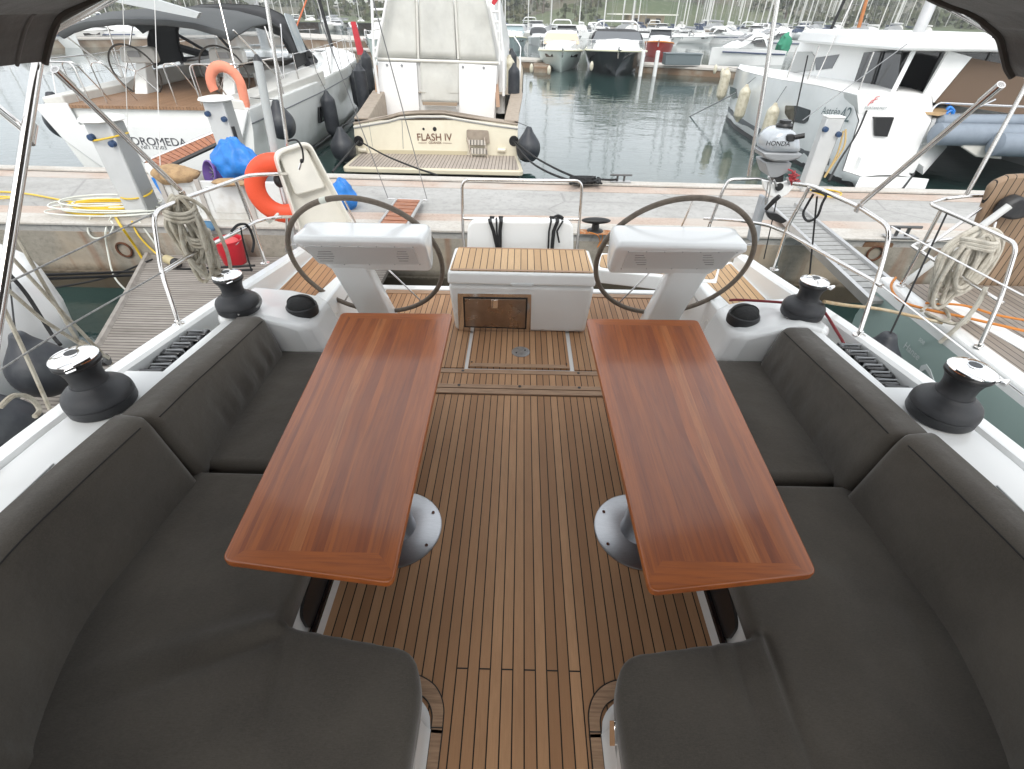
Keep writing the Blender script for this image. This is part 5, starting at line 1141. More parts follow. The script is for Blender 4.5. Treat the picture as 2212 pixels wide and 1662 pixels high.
for a, b in ((p0, q0), (p1, q1)):
    G().prism([a+V((-.02, 0, .03)), a+V((.02, 0, .03)), b+V((.02, 0, .03)), b+V((-.02, 0, .03))], .07).build('side_beam', ALU, ga)
TR = pbr('tread_grey', (.36, .36, .35), .6, .2, var=.2, vscale=20)
for k in range(22):
    f0, f1 = (k+.06)/22, (k+.9)/22
    a, b, c_, d = p0.lerp(q0, f0), p1.lerp(q1, f0), p1.lerp(q1, f1), p0.lerp(q0, f1)
    G().prism([a+V((.02, 0, .0)), b+V((-.02, 0, .0)), c_+V((-.02, 0, .0)), d+V((.02, 0, .0))], .03).build('tread', TR, ga)
rope('rope', [U(1726, 398, z=.22), U(1745, 405, z=.22), U(1800, 412, z=.22), U(1818, 420, z=.22), U(1795, 426, z=.22), U(1760, 415, z=.22), U(1740, 404, z=.22)], .010, YEL, 'yellow line in a loop on the far quay edge by the catamaran')
# thin black line from aloft to the motor
wire([U(1745, 120, Y=4.2), U(1700, 330, Y=4.1), U(1650, 560, Y=4.0)], 'thin dark line in front of the outboard motor', .005, BLK)
wire([U(1734, 260, Y=5.5), U(1960, 95, Y=5.5)], 'slanting thin wire in front of the catamaran windows', .004, GREYP, group='rigging wires at right')
# ------------------------------------------------------------------ the three large boats across the quay
def interp(P_, t):
    if t <= P_[0][0]: return P_[0][1]
    for (a, p), (b, q) in zip(P_, P_[1:]):
        if t <= b:
            f = (t-a)/(b-a); f = f*f*(3-2*f)*.5+f*.5; return p+(q-p)*f
    return P_[-1][1]
def hull_loft(name, mat_, par, ys, cx, hw, zd, wl=.86, keel=-.45, zw=WZ, flare=.97, nmid=6, label=None):
    """closed hull: cx(y) centre line, hw(y) half beam at deck, zd(y) deck height, wl = waterline width ratio"""
    secs = []
    for y in ys:
        w, z, c = hw(y), zd(y), cx(y); k = wl(y) if callable(wl) else wl; row = []
        prof = [(1, z), (flare+.01, z-.25*(z-zw)), ((flare+k)/2+.01, z-.6*(z-zw)), (k, zw+.05), (k*.8, zw-.15), (k*.35, zw+keel*.9), (0, zw+keel)]
        for f, zz in prof: row.append((c-w*f, y, zz))
        for f, zz in reversed(prof[:-1]): row.append((c+w*f, y, zz))
        secs.append(row)
    return G().loft(secs, caps=True).build(name, mat_, par, sharp=50, label=label)
def deck_loft(name, mat_, par, ys, cx, hw, zd, camber=.06, inset=.02, lift=0.0):
    secs = []
    for y in ys:
        w, z, c = max(hw(y)-inset, .01), zd(y)+lift, cx(y)
        secs.append([(c+w*f, y, z+camber*(1-f*f)) for f in (-1, -.7, -.35, 0, .35, .7, 1)])
    return G().loft(secs, caps=False).build(name, mat_, par)
def frange(a, b, n): return [a+(b-a)*k/n for k in range(n+1)]
WGEL = pbr('white_topsides', (.84, .85, .83), .22, c2=(.68, .69, .66), vscale=.8, coat=.4)
DARKW = pbr('smoked_window', (.02, .022, .025), .08, coat=.6)
STRIPE = pbr('stripe_grey', (.10, .11, .12), .4)
# --- left yacht
an = thing('moored_yacht', 'large white sailing yacht with black sprayhood and teak cockpit, stern to the quay at left', 'sailing yacht', (-6.72, 9.6, WZ))
HW = [(0, 1.86), (.15, 1.98), (.3, 2.05), (.5, 2.02), (.65, 1.85), (.8, 1.4), (.92, .75), (1, .04)]
y0_, y1_ = 9.6, 22.2
acx = lambda y: -6.72-.04*(y-9.6); ahw = lambda y: interp(HW, (y-y0_)/(y1_-y0_)); azd = lambda y: .75+.22*((y-9.6)/12.6)
ys = frange(y0_+.02, y1_, 22)
# hull sides, open at the stern above the cockpit floor
hull_loft('hull', WGEL, an, ys[0:], acx, ahw, lambda y: azd(y) if y > 13.2 else azd(y), wl=.84)
deck_loft('foredeck', WGEL, an, frange(13.6, y1_, 12), acx, ahw, azd, camber=.08, lift=.004)
AC = acx(9.6)
for s in (-1, 1):
    secs = [[(acx(y)+s*(ahw(y)-.005), y, azd(y)-.02), (acx(y)+s*(ahw(y)-.02), y, azd(y)+.03), (acx(y)+s*(ahw(y)-.07), y, azd(y)+.03), (acx(y)+s*(ahw(y)-.09), y, azd(y)-.02)] for y in ys]
    G().loft(secs, ring=True).build('toe_rail', WGEL, an)
    G().tube([V((acx(y)+s*(ahw(y)*.985+.012), y, azd(y)-.22)) for y in ys], .012, 6).build('cove_line', STRIPE, an)
    G().tube([V((acx(y)+s*(ahw(y)*.865), y, WZ+.12)) for y in ys[2:]], .03, 6).build('boot_stripe', pbr('boot_black', (.03, .035, .04), .4), an)
# cockpit well sits proud of the hull cap at the stern
CW2 = pbr('cockpit_cream', (.62, .61, .57), .4, var=.08)
AT = planks('brown_yacht_teak', (.36, .22, .13), (.28, .16, .09), .06, 0, 0, seam=.006, dirt=(.16, .09, .05))
g = G(); g.prism([(AC-1.40, 9.56, azd(9.6)+.035-.0), (AC+1.40, 9.56, azd(9.6)+.035), (AC+1.45, 13.6, azd(12)+.05), (AC-1.6, 13.6, azd(12)+.05)], .05); g.build('cockpit_sole', AT, an)
g = G(); g.prism([U(75, 226, Y=9.58), U(147, 222, Y=9.58), U(174, 270, Y=9.58), U(475, 272, Y=9.58), U(497, 236, Y=9.58), U(538, 238, Y=9.58), U(520, 330, Y=9.58), U(490, 400, Y=9.58), U(330, 392, Y=9.58), U(230, 365, Y=9.58), U(140, 300, Y=9.58)], V((0, -.05, 0))); tr = g.build('transom', pbr('transom_white', (.80, .81, .80), .2, coat=.4), an, bevel=.015)
G().tube([U(258, 268, Y=9.52), U(307, 350, Y=9.52)], .006, 5).build('transom_gap', GREYP, tr); G().tube([U(467, 285, Y=9.52), U(478, 345, Y=9.52)], .006, 5).build('transom_gap', GREYP, tr)
a = U(251, 312, Y=9.525); b = U(407, 316, Y=9.525)
text('ANDROMEDA', a, b-a, (0, 0, 1), .135, pbr('letter_grey', (.07, .07, .08), .5), tr, 'name_lettering', .004, (b-a).length/(.135/.72*6.35))
a = U(306, 322, Y=9.525); text('NΠ 12503', a, (1, 0, 0), (0, 0, 1), .06, pbr('letter_grey', (.07, .07, .08), .5), tr, 'registration', .004, 1.35)
zF = azd(9.6)+.04
for s in (-1, 1):      # cockpit side benches, helm pedestals and wheels
    g = G(); g.prism([(AC+s*1.42, 9.62, zF+.14), (AC+s*1.80, 9.62, zF+.10), (AC+s*1.9, 13.7, zF+.22), (AC+s*1.15, 13.7, zF+.34), (AC+s*1.15, 11.6, zF+.34), (AC+s*1.35, 11.3, zF+.16)], .34 if 0 else .3); g.build('cockpit_side', CW2, an, bevel=.03, seg=3)
    hx = AC+s*.88; hy = 11.0
    secs = [[(hx-.13, hy-.1, zF), (hx+.13, hy-.1, zF), (hx+.13, hy+.35, zF), (hx-.13, hy+.35, zF)], [(hx-.10, hy+.25, zF+.5), (hx+.10, hy+.25, zF+.5), (hx+.10, hy+.45, zF+.5), (hx-.10, hy+.45, zF+.5)]]
    ped = G().loft(secs, ring=True).build('helm_pedestal', WGEL, an, bevel=.02)
    G().prism(rpoly([(hx-.36, hy+.22, zF+.5), (hx+.36, hy+.22, zF+.5), (hx+.33, hy+.28, zF+.76), (hx-.33, hy+.28, zF+.76)], .08), V((0, .16, 0))).build('instrument_pod', CW2, ped, bevel=.03, seg=3)
    G().prism(rpoly([(hx-.16, hy+.205, zF+.60), (hx+.08, hy+.205, zF+.60), (hx+.07, hy+.215, zF+.70), (hx-.15, hy+.215, zF+.70)], .01), V((0, .01, 0))).build('display', pbr('display_grey', (.3, .3, .3), .4), ped)
    c = V((hx, hy+.02, zF+.38)); wh = G().tube([c+V((.45*_c(q), -.10*_s(q), .44*_s(q))) for q in [2*math.pi*k/40 for k in range(40)]], .016, 8, closed=True).build('steering_wheel', pbr('wheel_leather', (.06, .055, .05), .6), an)
    gg = G()
    for k in range(5): q = 2*math.pi*k/5+.3; gg.tube([c, c+V((.45*_c(q), -.1*_s(q), .44*_s(q)))], .008, 6)
    gg.build('wheel_spokes', STEEL, wh)
    for q in (0, 1): G().tube(bend([V((hx-.25+.5*q-.12, 9.75, zF)), V((hx-.25+.5*q-.10, 9.72, zF+.62)), V((hx-.25+.5*q+.12, 9.74, zF+.62)), V((hx-.25+.5*q+.2, 10.1, zF))], .08), .011, 8).build('push_rail', STEEL, an)
g = G(); g.tube([V((AC+.1, 12.1, zF)), V((AC+.1, 12.1, zF+.45))], .07, 16); g.build('table_post', STEEL, an)
g = G(); g.prism(rpoly([(AC-.3, 11.7, zF+.48), (AC+.5, 11.7, zF+.48), (AC+.5, 13.2, zF+.48), (AC-.3, 13.2, zF+.48)], .05), .04); g.build('table_top', GELW, an, bevel=.01)
g = G(); g.prism([(AC-1.15, 13.3, zF+.42), (AC+1.15, 13.3, zF+.42), (AC+1.15, 13.9, zF+.45), (AC-1.15, 13.9, zF+.45)], .1); g.build('dark_cushions', FAB, an, bevel=.03)
# cabin top
secs = []
for y, w, z in ((13.7, 1.45, .30), (14.5, 1.42, .40), (16, 1.2, .40), (17.5, .9, .30), (18.6, .5, .12), (18.9, .3, .0)):
    c = acx(y); b_ = azd(y)
    secs.append([(c-w-.12, y, b_), (c-w, y, b_+z*.8), (c-w*.6, y, b_+z), (c, y, b_+z*1.08), (c+w*.6, y, b_+z), (c+w, y, b_+z*.8), (c+w+.12, y, b_)])
G().loft(secs).build('coachroof', WGEL, an, sharp=35)
for x, y in ((1.0, 15.6), (.2, 16.6), (-.6, 16.6), (.0, 20.0), (1.55, 13.2)):
    z = azd(y)+(.47 if y < 18 else .1); z = z-.02*abs(x)*4 if x > .5 else z
    if x > 1.5: z = azd(y)+.06
    G().prism(rpoly([(acx(y)+x-.22, y-.22, z), (acx(y)+x+.22, y-.22, z), (acx(y)+x+.22, y+.22, z), (acx(y)+x-.22, y+.22, z)], .04), .03).build('deck_hatch', DARKW, an)
G().prism([(acx(14)+ahw(14)+.01, 13.0, .32), (acx(14)+ahw(14)+.01, 13.42, .32), (acx(14)+ahw(14)-.05, 13.42, -.02), (acx(14)+ahw(14)-.05, 13.0, -.02)], V((-.06, 0, 0))).build('hull_window', BLKG, an)
# sprayhood: black canvas arch with clear panes
dy0, dy1 = 13.4, 15.2
arch = lambda w, h, y, zb, n=14: [V((acx(y)+w*math.copysign(abs(_c(a_))**.6, _c(a_)), y, zb+h*abs(_s(a_))**.7)) for a_ in [math.pi*(1-k/n) for k in range(n+1)]]
zb = azd(13.5)+.28
secs = [arch(1.66, 1.0, 13.0, zb-.05), arch(1.64, 1.08, 13.2, zb), arch(1.56, 1.12, 14.1, zb+.02)]
BCAN = pbr('black_canvas_hood', (.018, .018, .02), .8, bump=.4, bscale=20)
sh = G().loft(secs, caps=False).build('sprayhood', BCAN, an); m_ = sh.modifiers.new('thick', 'SOLIDIFY'); m_.thickness = .02
PANE = pbr('clear_vinyl', (.42, .47, .50), .08, c2=(.60, .63, .64), vscale=2.5, coat=.5)
for s in (-1, 1):
    q = [V((acx(13.4)+s*1.63, 13.45, zb+.25)), V((acx(14)+s*1.59, 14.1, zb+.25)), V((acx(14)+s*1.48, 14.0, zb+.95)), V((acx(13.4)+s*1.46, 13.5, zb+1.0))]
    G().prism(rpoly(q, .08), V((s*.02, 0, 0))).build('side_pane', PANE, sh)
VIN, vt, vb = nodes_('window_vinyl'); vb.inputs['Base Color'].default_value = (.55, .62, .66, 1); vb.inputs['Roughness'].default_value = .15; vb.inputs['Alpha'].default_value = .45
ca_ = acx(14); A14 = arch(1.56, 1.12, 14.1, zb+.02); A15 = [V((ca_+(p.x-ca_)*.86, 15.25, zb-.02+max(0, (p.z-zb))*.10)) for p in A14]
def hood(f, t): i = int(f*14); i = min(13, i); k = f*14-i; return A14[i].lerp(A14[i+1], k).lerp(A15[i].lerp(A15[i+1], k), t)
for f0, f1 in ((.13, .36), (.39, .61), (.64, .87)):
    secs = [[hood(f0+(f1-f0)*j/6, t_) for j in range(7)] for t_ in (.08, .3, .6, .92)]; o = G().loft(secs, caps=False).build('front_pane', VIN, sh)
for f in (.0, .05, .12, .375, .625, .88, .95, 1.0):
    G().tube([hood(f, 0), hood(f, 1)], .035 if .1 < f < .9 else .09, 6).build('hood_strip', BCAN, sh)
G().tube([hood(j/14, .03) for j in range(15)], .05, 6).build('hood_strip', BCAN, sh); G().tube([hood(j/14, .97) for j in range(15)], .04, 6).build('hood_strip', BCAN, sh)
# grey bimini top above the cockpit
secs = []
for y, w, z in ((10.4, 1.5, 1.16), (10.42, 1.62, 1.24), (11.2, 1.66, 1.36), (12.2, 1.66, 1.38), (12.8, 1.6, 1.26), (12.85, 1.5, 1.12)):
    secs.append([V((acx(y)+w*f, y, azd(y)+z-.22*abs(f)**3)) for f in (-1, -.85, -.6, -.3, 0, .3, .6, .85, 1)])
bt = G().loft(secs, caps=False).build('bimini_top', pbr('grey_canvas', (.075, .08, .082), .85, bump=.4, bscale=9), an); m_ = bt.modifiers.new('thick', 'SOLIDIFY'); m_.thickness = .03
for s in (-1, 1):
    for ya, yb in ((11.9, 10.45), (11.9, 12.8), (11.9, 11.9)): G().tube([V((acx(ya)+s*1.72, ya, azd(ya)+.12)), V((acx(yb)+s*1.6, yb, azd(yb)+1.1))], .015, 8).build('bimini_hoop', STEEL, an)
G().prism([U(205, -22, Y=10.2), U(215, -2, Y=10.2), U(424, 40, Y=10.2), U(430, 28, Y=10.2), U(300, -12, Y=10.2)], V((0, .10, 0))).build('solar_panel', pbr('panel_silver', (.5, .52, .52), .25, .3), an)
G().tube([V((acx(15.6), 15.6, azd(15.6)+.4)), V((acx(15.6), 15.6, 17))], .11, 14).build('mast', ALU, an)
G().tube([V((acx(15.6), 15.5, 2.35)), V((acx(11), 10.9, 3.2))], [.12, .10], 12).build('boom', pbr('sail_cover', (.5, .5, .48), .8), an)
for s in (-1, 1):
    for k in range(9):
        y = 12.2+k*1.15; G().tube([V((acx(y)+s*(ahw(y)-.06), y, azd(y)+.03)), V((acx(y)+s*(ahw(y)-.07), y, azd(y)+.64))], .011, 6).build('stanchion', STEEL, an)
    for zz in (.62, .33): G().tube([V((acx(y)+s*(ahw(y)-.07), y, azd(y)+zz)) for y in frange(11.2, 21.6, 16)], .005, 5).build('guard_wire', STEEL, an)
    G().tube(bend([V((AC+s*1.0, 9.68, azd(9.6)+.05)), V((AC+s*1.0, 9.68, azd(9.6)+.66)), V((AC+s*1.78, 9.75, azd(9.6)+.66)), V((AC+s*1.86, 11.2, azd(11)+.64)), V((AC+s*1.86, 11.2, azd(11)+.03))], .12), .013, 8).build('stern_rail', STEEL, an)
    G().tube([V((AC+s*1.7, 9.8, azd(9.6)+.05)), V((acx(15.6), 15.6, 16.5))], .008, 6).build('backstay', STEEL, an)
    G().tube([V((acx(15)+s*1.75, 15.8, azd(15))), V((acx(15.6)+s*1.0, 15.7, 7)), V((acx(15.6), 15.6, 16))], .008, 6).build('shroud', STEEL, an)
G().tube([V((acx(21.9), 21.9, azd(22)+.1)), V((acx(15.6), 15.7, 16.5))], [.06, .05], 10).build('furled_headsail', pbr('black_sailcloth', (.03, .03, .032), .8), an)
gp = thing('passerelle', 'teak slat boarding plank leading from the quay up to the left yacht transom', 'gangway', U(330, 356, z=.25))
p0, p1, q0, q1 = U(311, 350, z=.24), U(345, 364, z=.24), U(462, 287, z=.62), U(478, 303, z=.56)
for k in range(14):
    f0, f1 = (k+.1)/14, (k+.92)/14; G().prism([p0.lerp(q0, f0), p1.lerp(q1, f0), p1.lerp(q1, f1), p0.lerp(q0, f1)], .02).build('slat', pbr('red_wood', (.34, .13, .06), .55), gp)
G().tube([p1-V((0, .02, .03)), q1-V((0, .02, .03))], .03, 8).build('side_rail', BLK, gp); G().tube([p0, q0], .02, 8).build('side_rail', ALU, gp)
wire([U(346, 360, z=.28), U(334, 0, Y=9.8), U(331, -60, Y=9.9)], 'inner wire of the teak boarding plank of the left yacht', .006, pbr('white_wire', (.6, .6, .58), .5), group='boarding plank wires')
wire([U(276, 280, Y=9.4), U(265, 0, Y=9.8), U(263, -60, Y=9.9)], 'outer wire of the teak boarding plank of the left yacht', .006, pbr('white_wire', (.6, .6, .58), .5), group='boarding plank wires')
lb2 = thing('lifebuoy', 'faded salmon-orange horseshoe lifebuoy on the stern rail of the left yacht', 'lifebuoy', U(490, 190, Y=9.7))
c0 = U(489, 184, Y=9.68); secs = []
for k in range(21):
    a_ = math.radians(-35+235*k/20); d = V((_c(a_), 0, _s(a_))); p = c0+V((.26*_c(a_), 0, .27*_s(a_)+(-.16 if k < 2 else 0)))
    secs.append([p+d*.085*_c(q)+V((0, .05*_s(q), 0)) for q in [2*math.pi*j/12 for j in range(12)]])
G().loft(secs, ring=True).build('foam_ring', BUOY2, lb2)
fender(U(585, 274, Y=9.75)+V((.12, .2, 0)), .25, .5, 'round black ball fender on the stern quarter of the left yacht', FENDB, True, rope_to=(AC+1.8, 9.9, .9))
fender(U(98, 272, Y=9.7)+V((0, .45, 0)), .30, .5, 'black ball fender half hidden behind the far side of the left yacht', FENDB, True)
for i, (x, y, r_, Lh) in enumerate(((692, 240, .17, .85), (733, 190, .15, .8), (744, 158, .15, .8))):
    Yf = (13.2, 16.4, 18.2)[i]; p = U(x, y, Y=Yf)
    p.x = acx(Yf)+ahw(Yf)+r_*.75
    fender((p.x, Yf, (.12, .30, .42)[i]), r_, Lh, ('long black sausage fender nearest on the left yacht side', 'second long black fender along the left yacht side', 'farthest long black fender by the left yacht bow')[i], FENDB, grp='long black fenders', rope_to=(acx(Yf)+ahw(Yf), Yf, azd(Yf)+.2))

# --- motor yacht in the centre
fy = thing('motor_yacht', 'cream sport-fishing motor yacht with grey canvas enclosure and white tower ladders in the centre', 'motor yacht', (-1.9, 11.9, WZ))
CREAM = pbr('cream_topsides', (.76, .71, .57), .28, c2=(.68, .63, .5), vscale=.9, coat=.3)
FW = pbr('superstructure_white', (.80, .80, .79), .3, c2=(.74, .74, .72), vscale=.7)
TY = 11.95; FC = -1.90
fhw = lambda y: interp([(TY, 1.83), (TY+3, 1.98), (TY+6, 2.05), (TY+9, 1.8), (TY+11.5, 1.1), (TY+13.2, .05)], y); fzd = lambda y: .25+.085*(y-TY)
ys = frange(TY, TY+13.2, 18); fcx = lambda y: FC-.02*(y-TY)
hull_loft('hull', CREAM, fy, ys, fcx, fhw, fzd, wl=.88)
deck_loft('deck', pbr('aged_deck', (.42, .36, .28), .8, var=.2), fy, frange(14.45, TY+13.2, 14), fcx, fhw, fzd, camber=.02, lift=.006)
for s in (-1, 1):
    secs = [[V((fcx(y)+s*(fhw(y)-a_), y, fzd(y)+b_)) for a_, b_ in ((.0, -.02), (.0, .03), (.30, .03), (.32, -.0), (.32, -.6), (.28, -.6))] for y in frange(TY, 14.6, 6)]
    G().loft(secs, ring=True).build('side_deck', pbr('taupe_board', (.36, .30, .24), .7, var=.2, vscale=8), fy)
G().bb(FC-1.7, FC+1.7, TY, 14.6, -.5, -.32).build('cockpit_floor', pbr('aged_deck', (.42, .36, .28), .8, var=.2), fy)
tt = [U(765, 268, Y=TY), U(800, 262, Y=TY), U(840, 255, Y=TY), U(865, 248, Y=TY), U(905, 245, Y=TY), U(960, 245, Y=TY), U(1000, 252, Y=TY), U(1060, 262, Y=TY), U(1119, 270, Y=TY)]
bt_ = [U(1117, 340, Y=TY), U(770, 336, Y=TY)]
tr = G().prism(tt+bt_, V((0, -.06, 0))).build('transom', pbr('transom_cream', (.80, .75, .60), .25, c2=(.73, .67, .53), vscale=1.5, coat=.4), fy, bevel=.02)
top = [p+V((0, -.08, .0)) for p in tt]; G().prism(top+[p+V((0, .28, 0)) for p in reversed(top)], -.035).build('covering_board', pbr('taupe_board', (.36, .30, .24), .7, var=.2, vscale=8), fy, bevel=.01)
G().tube([p+V((0, -.065, -.05)) for p in tt], .022, 8).build('rub_rail', pbr('rub_white', (.62, .6, .54), .4), fy)
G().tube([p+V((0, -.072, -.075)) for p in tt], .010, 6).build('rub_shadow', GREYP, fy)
q = [U(790, 268, Y=TY-.065), U(875, 262, Y=TY-.065), U(876, 322, Y=TY-.065)]; G().tube([U(868, 258, Y=TY-.063), U(871, 322, Y=TY-.063)], .006, 5).build('door_gap', GREYP, tr); G().tube([U(796, 262, Y=TY-.063), U(805, 318, Y=TY-.063)], .004, 5).build('door_gap', GREYP, tr)
q = [U(x, y, Y=TY-.063) for x, y in ((815, 324), (1010, 327), (1008, 336), (818, 334))]; G().prism(q, V((0, -.01, 0))).build('lower_panel', pbr('panel_cream_dark', (.55, .49, .34), .5), tr)
a, b = U(901, 304, Y=TY-.066), U(978, 304, Y=TY-.066)
FB = pbr('brown_letters', (.16, .07, .045), .5)
text('FLASH IV', a, b-a, (0, 0, 1), .15, FB, tr, 'name_lettering', .004, (b-a).length/(.15/.72*4.02), .008)
a = U(926, 311, Y=TY-.066); b = U(954, 311, Y=TY-.066); text('GDANSK', a, b-a, (0, 0, 1), .048, FB, tr, 'port_lettering', .004, (b-a).length/(.048/.72*4.0), .01)
gg = G(); gg.tube([U(904, 309, Y=TY-.068), U(922, 309, Y=TY-.068)], .004, 5); gg.tube([U(956, 309, Y=TY-.068), U(976, 310, Y=TY-.068)], .004, 5); gg.build('name_rules', FB, tr)
for x, r_ in ((915, .025), (939, .042)): G().lathe([(0, 0), (r_, 0), (r_, .01), (0, .012)], U(x, 279, Y=TY-.06), (0, -1, 0), 18).build('port_light', BLK, tr)
for x in (775, 1110):
    p = U(x, 305, Y=TY-.06); gg = G(); gg.lathe([(0, 0), (.11, 0), (.105, .015), (.07, .016), (.07, .004), (0, .005)], p, (0, -1, 0), 24); gg.build('fairlead', BLKG if 0 else BLK, tr)
for x in (783, 1083): G().tube([U(x-8, 324, Y=TY-.09), U(x+9, 325, Y=TY-.09)], .05, 10).build('exhaust_cover', CREAM, tr)
# boarding ladder on the transom
BR = pbr('bronze_grey', (.32, .27, .22), .4, .3)
G().prism(rpoly([U(x, y, Y=TY-.075) for x, y in ((1008, 280), (1055, 282), (1058, 310), (1008, 308))], .04), V((0, -.03, 0))).build('ladder_mount', pbr('taupe_board', (.36, .30, .24), .7), tr)
for x0, x1 in ((1009, 1021), (1046, 1055)): G().tube([U(x0, 298, Y=TY-.13), U(x1-1, 345, Y=TY-.30)], .022, 8).build('ladder_rail', BR, tr)
for k in range(2):
    q = [U(1011+5*k, 302+k*18, Y=TY-.15-.08*k), U(1047+3*k, 303+k*18, Y=TY-.15-.08*k), U(1050+3*k, 314+k*19, Y=TY-.2-.08*k), U(1014+5*k, 313+k*19, Y=TY-.2-.08*k)]; G().prism(q, V((0, -.02, 0))).build('ladder_step', planks('ladder_slats', (.5, .46, .40), (.42, .38, .33), .07, 0, 0, seam=.02), tr)
# swim platform
zp = -.43; PLT = planks('platform_slats', (.46, .40, .35), (.38, .33, .29), .075, 0, 0, seam=.012, seamc=(.06, .05, .045), dirt=(.2, .17, .14))
pf_ = [U(733, 366, z=zp), U(1131, 373, z=zp)]
ol = rpoly([V((pf_[0].x, 10.62, zp)), V((pf_[1].x, 10.56, zp)), V((FC+1.84, TY-.05, zp)), V((FC-1.84, TY-.05, zp))], [.12, .12, 0, 0])
G().prism([V((p.x, p.y, zp-.004)) for p in ol], .10).build('platform_edge', pbr('edge_cream', (.66, .60, .46), .4), fy, bevel=.02)
ol2 = rpoly([V((pf_[0].x+.09, 10.72, zp)), V((pf_[1].x-.09, 10.66, zp)), V((FC+1.76, TY-.07, zp)), V((FC-1.76, TY-.07, zp))], [.1, .1, 0, 0])
G().prism(ol2, .012).build('platform_slats', PLT, fy)
G().prism([(FC-1.1, 10.9, zp-.1), (FC+1.1, 10.9, zp-.1), (FC+1.0, TY, zp-.5), (FC-1.0, TY, zp-.5)], .25).build('platform_bracket', RUB, fy)
# cockpit front: two white doors, centre strip, canvas enclosure
BY = 14.5
def fq(pts, nm, mt, dy=0, th=.05, bev=0, par=fy): return G().prism([U(x, y, Y=BY+dy) for x, y in pts], V((0, -th, 0))).build(nm, mt, par, bevel=bev)
fq([(822, 262), (815, 122), (1077, 140), (1070, 268)], 'cockpit_bulkhead', FW, .06, .02)
fq([(823, 258), (817, 133), (900, 136), (908, 256)], 'white_door', pbr('door_white', (.86, .86, .86), .3), 0, .05, .012)
fq([(992, 258), (992, 137), (1074, 142), (1068, 262)], 'white_door', pbr('door_white', (.86, .86, .86), .3), 0, .05, .012)
for x, y in ((842, 141), (867, 143), (987-0, 145), (1051, 148)): pass
gg = G()
for x, y in ((836, 141), (868, 142), (1000, 145), (1045, 147)): gg = G(); gg.lathe([(0, 0), (.03, 0), (.028, .02), (0, .022)], U(x, y, Y=BY-.05), (0, -1, 0), 14); gg.build('latch', GREYP, fy)
CAN = pbr('aged_canvas', (.62, .62, .58), .9, c2=(.50, .50, .47), vscale=1.6, bump=.5, bscale=7)
def canvas(pts, nm, seed, dy):
    a, b, c_, d = [U(x, y, Y=BY+dy) for x, y in pts]; n = 14; secs = []
    for i in range(n+1):
        row = []
        for j in range(n+1):
            p = a.lerp(b, j/n).lerp(d.lerp(c_, j/n), i/n); e = min(i, n-i, j, n-j); w = .05*noise.noise(V((p.x*1.6+seed, p.z*2.3, seed)))+.02*noise.noise(V((p.x*6, p.z*3+seed, 1)))
            row.append(p+V((0, -w*min(1, e/2)-.012, 0)))
        secs.append(row)
    o = G().loft(secs, caps=False).build(nm, CAN, fy); m_ = o.modifiers.new('thick', 'SOLIDIFY'); m_.thickness = .012; m_.offset = 0
TOPY = -150
canvas([(816, 124), (902, 126), (893, TOPY), (862, TOPY)], 'canvas_panel', 1, 0)
canvas([(908, 126), (986, 129), (972, TOPY), (900, TOPY)], 'canvas_panel', 4, 0)
canvas([(992, 129), (1074, 134), (1022, TOPY), (978, TOPY)], 'canvas_panel', 7, 0)
canvas([(908, 128), (992, 130), (991, 222), (911, 220)], 'canvas_flap', 9, -.02)
for x0, x1 in ((904, 896), (990, 975)): G().tube([U(x0, 128, Y=BY-.03), U(x1, TOPY, Y=BY-.03)], .028, 8).build('canvas_zip', pbr('zip_white', (.68, .67, .62), .6), fy)
G().tube([U(815, 128, Y=BY-.03), U(1077, 137, Y=BY-.03)], .035, 8).build('canvas_hem', pbr('zip_white', (.68, .67, .62), .6), fy)
fq([(914, 220), (989, 222), (988, 228), (915, 226)], 'step_board', pbr('step_brown', (.33, .25, .18), .6), -.15, .12)
fq([(915, 246), (988, 248), (987, 254), (916, 252)], 'step_board', pbr('step_brown', (.33, .25, .18), .6), -.30, .15)
fq([(918, 228), (986, 230), (985, 246), (919, 246)], 'step_riser', FW, -.02, .06)
for xs_ in (((816, 222), (811, 142)), ((1076, 232), (1070, 148))): G().prism([U(xs_[0][0]-4, xs_[0][1], Y=BY-.2), U(xs_[0][0]+4, xs_[0][1], Y=BY-.2), U(xs_[1][0]+4, xs_[1][1], Y=BY+.2), U(xs_[1][0]-3, xs_[1][1], Y=BY+.2)], V((0, .08, 0))).build('brown_post', pbr('post_brown', (.34, .2, .12), .5), fy)
# superstructure behind the canvas
secs = [[(FC-w, y, 0), (FC-w, y, z*.6), (FC-w*.8, y, z), (FC+w*.8, y, z), (FC+w, y, z*.6), (FC+w, y, 0)] for y, w, z in ((BY+.2, 1.45, 2.3), (BY+2.5, 1.5, 2.6), (BY+4, 1.4, 1.9), (BY+6.5, .9, 1.2))]
G().loft(secs).build('deckhouse', FW, fy, bevel=.05)
G().prism([(FC-1.3, BY+.3, 4.6), (FC+1.3, BY+.3, 4.6), (FC+1.2, BY+3, 4.6), (FC-1.2, BY+3, 4.6)], .1).build('hardtop', FW, fy, bevel=.03)
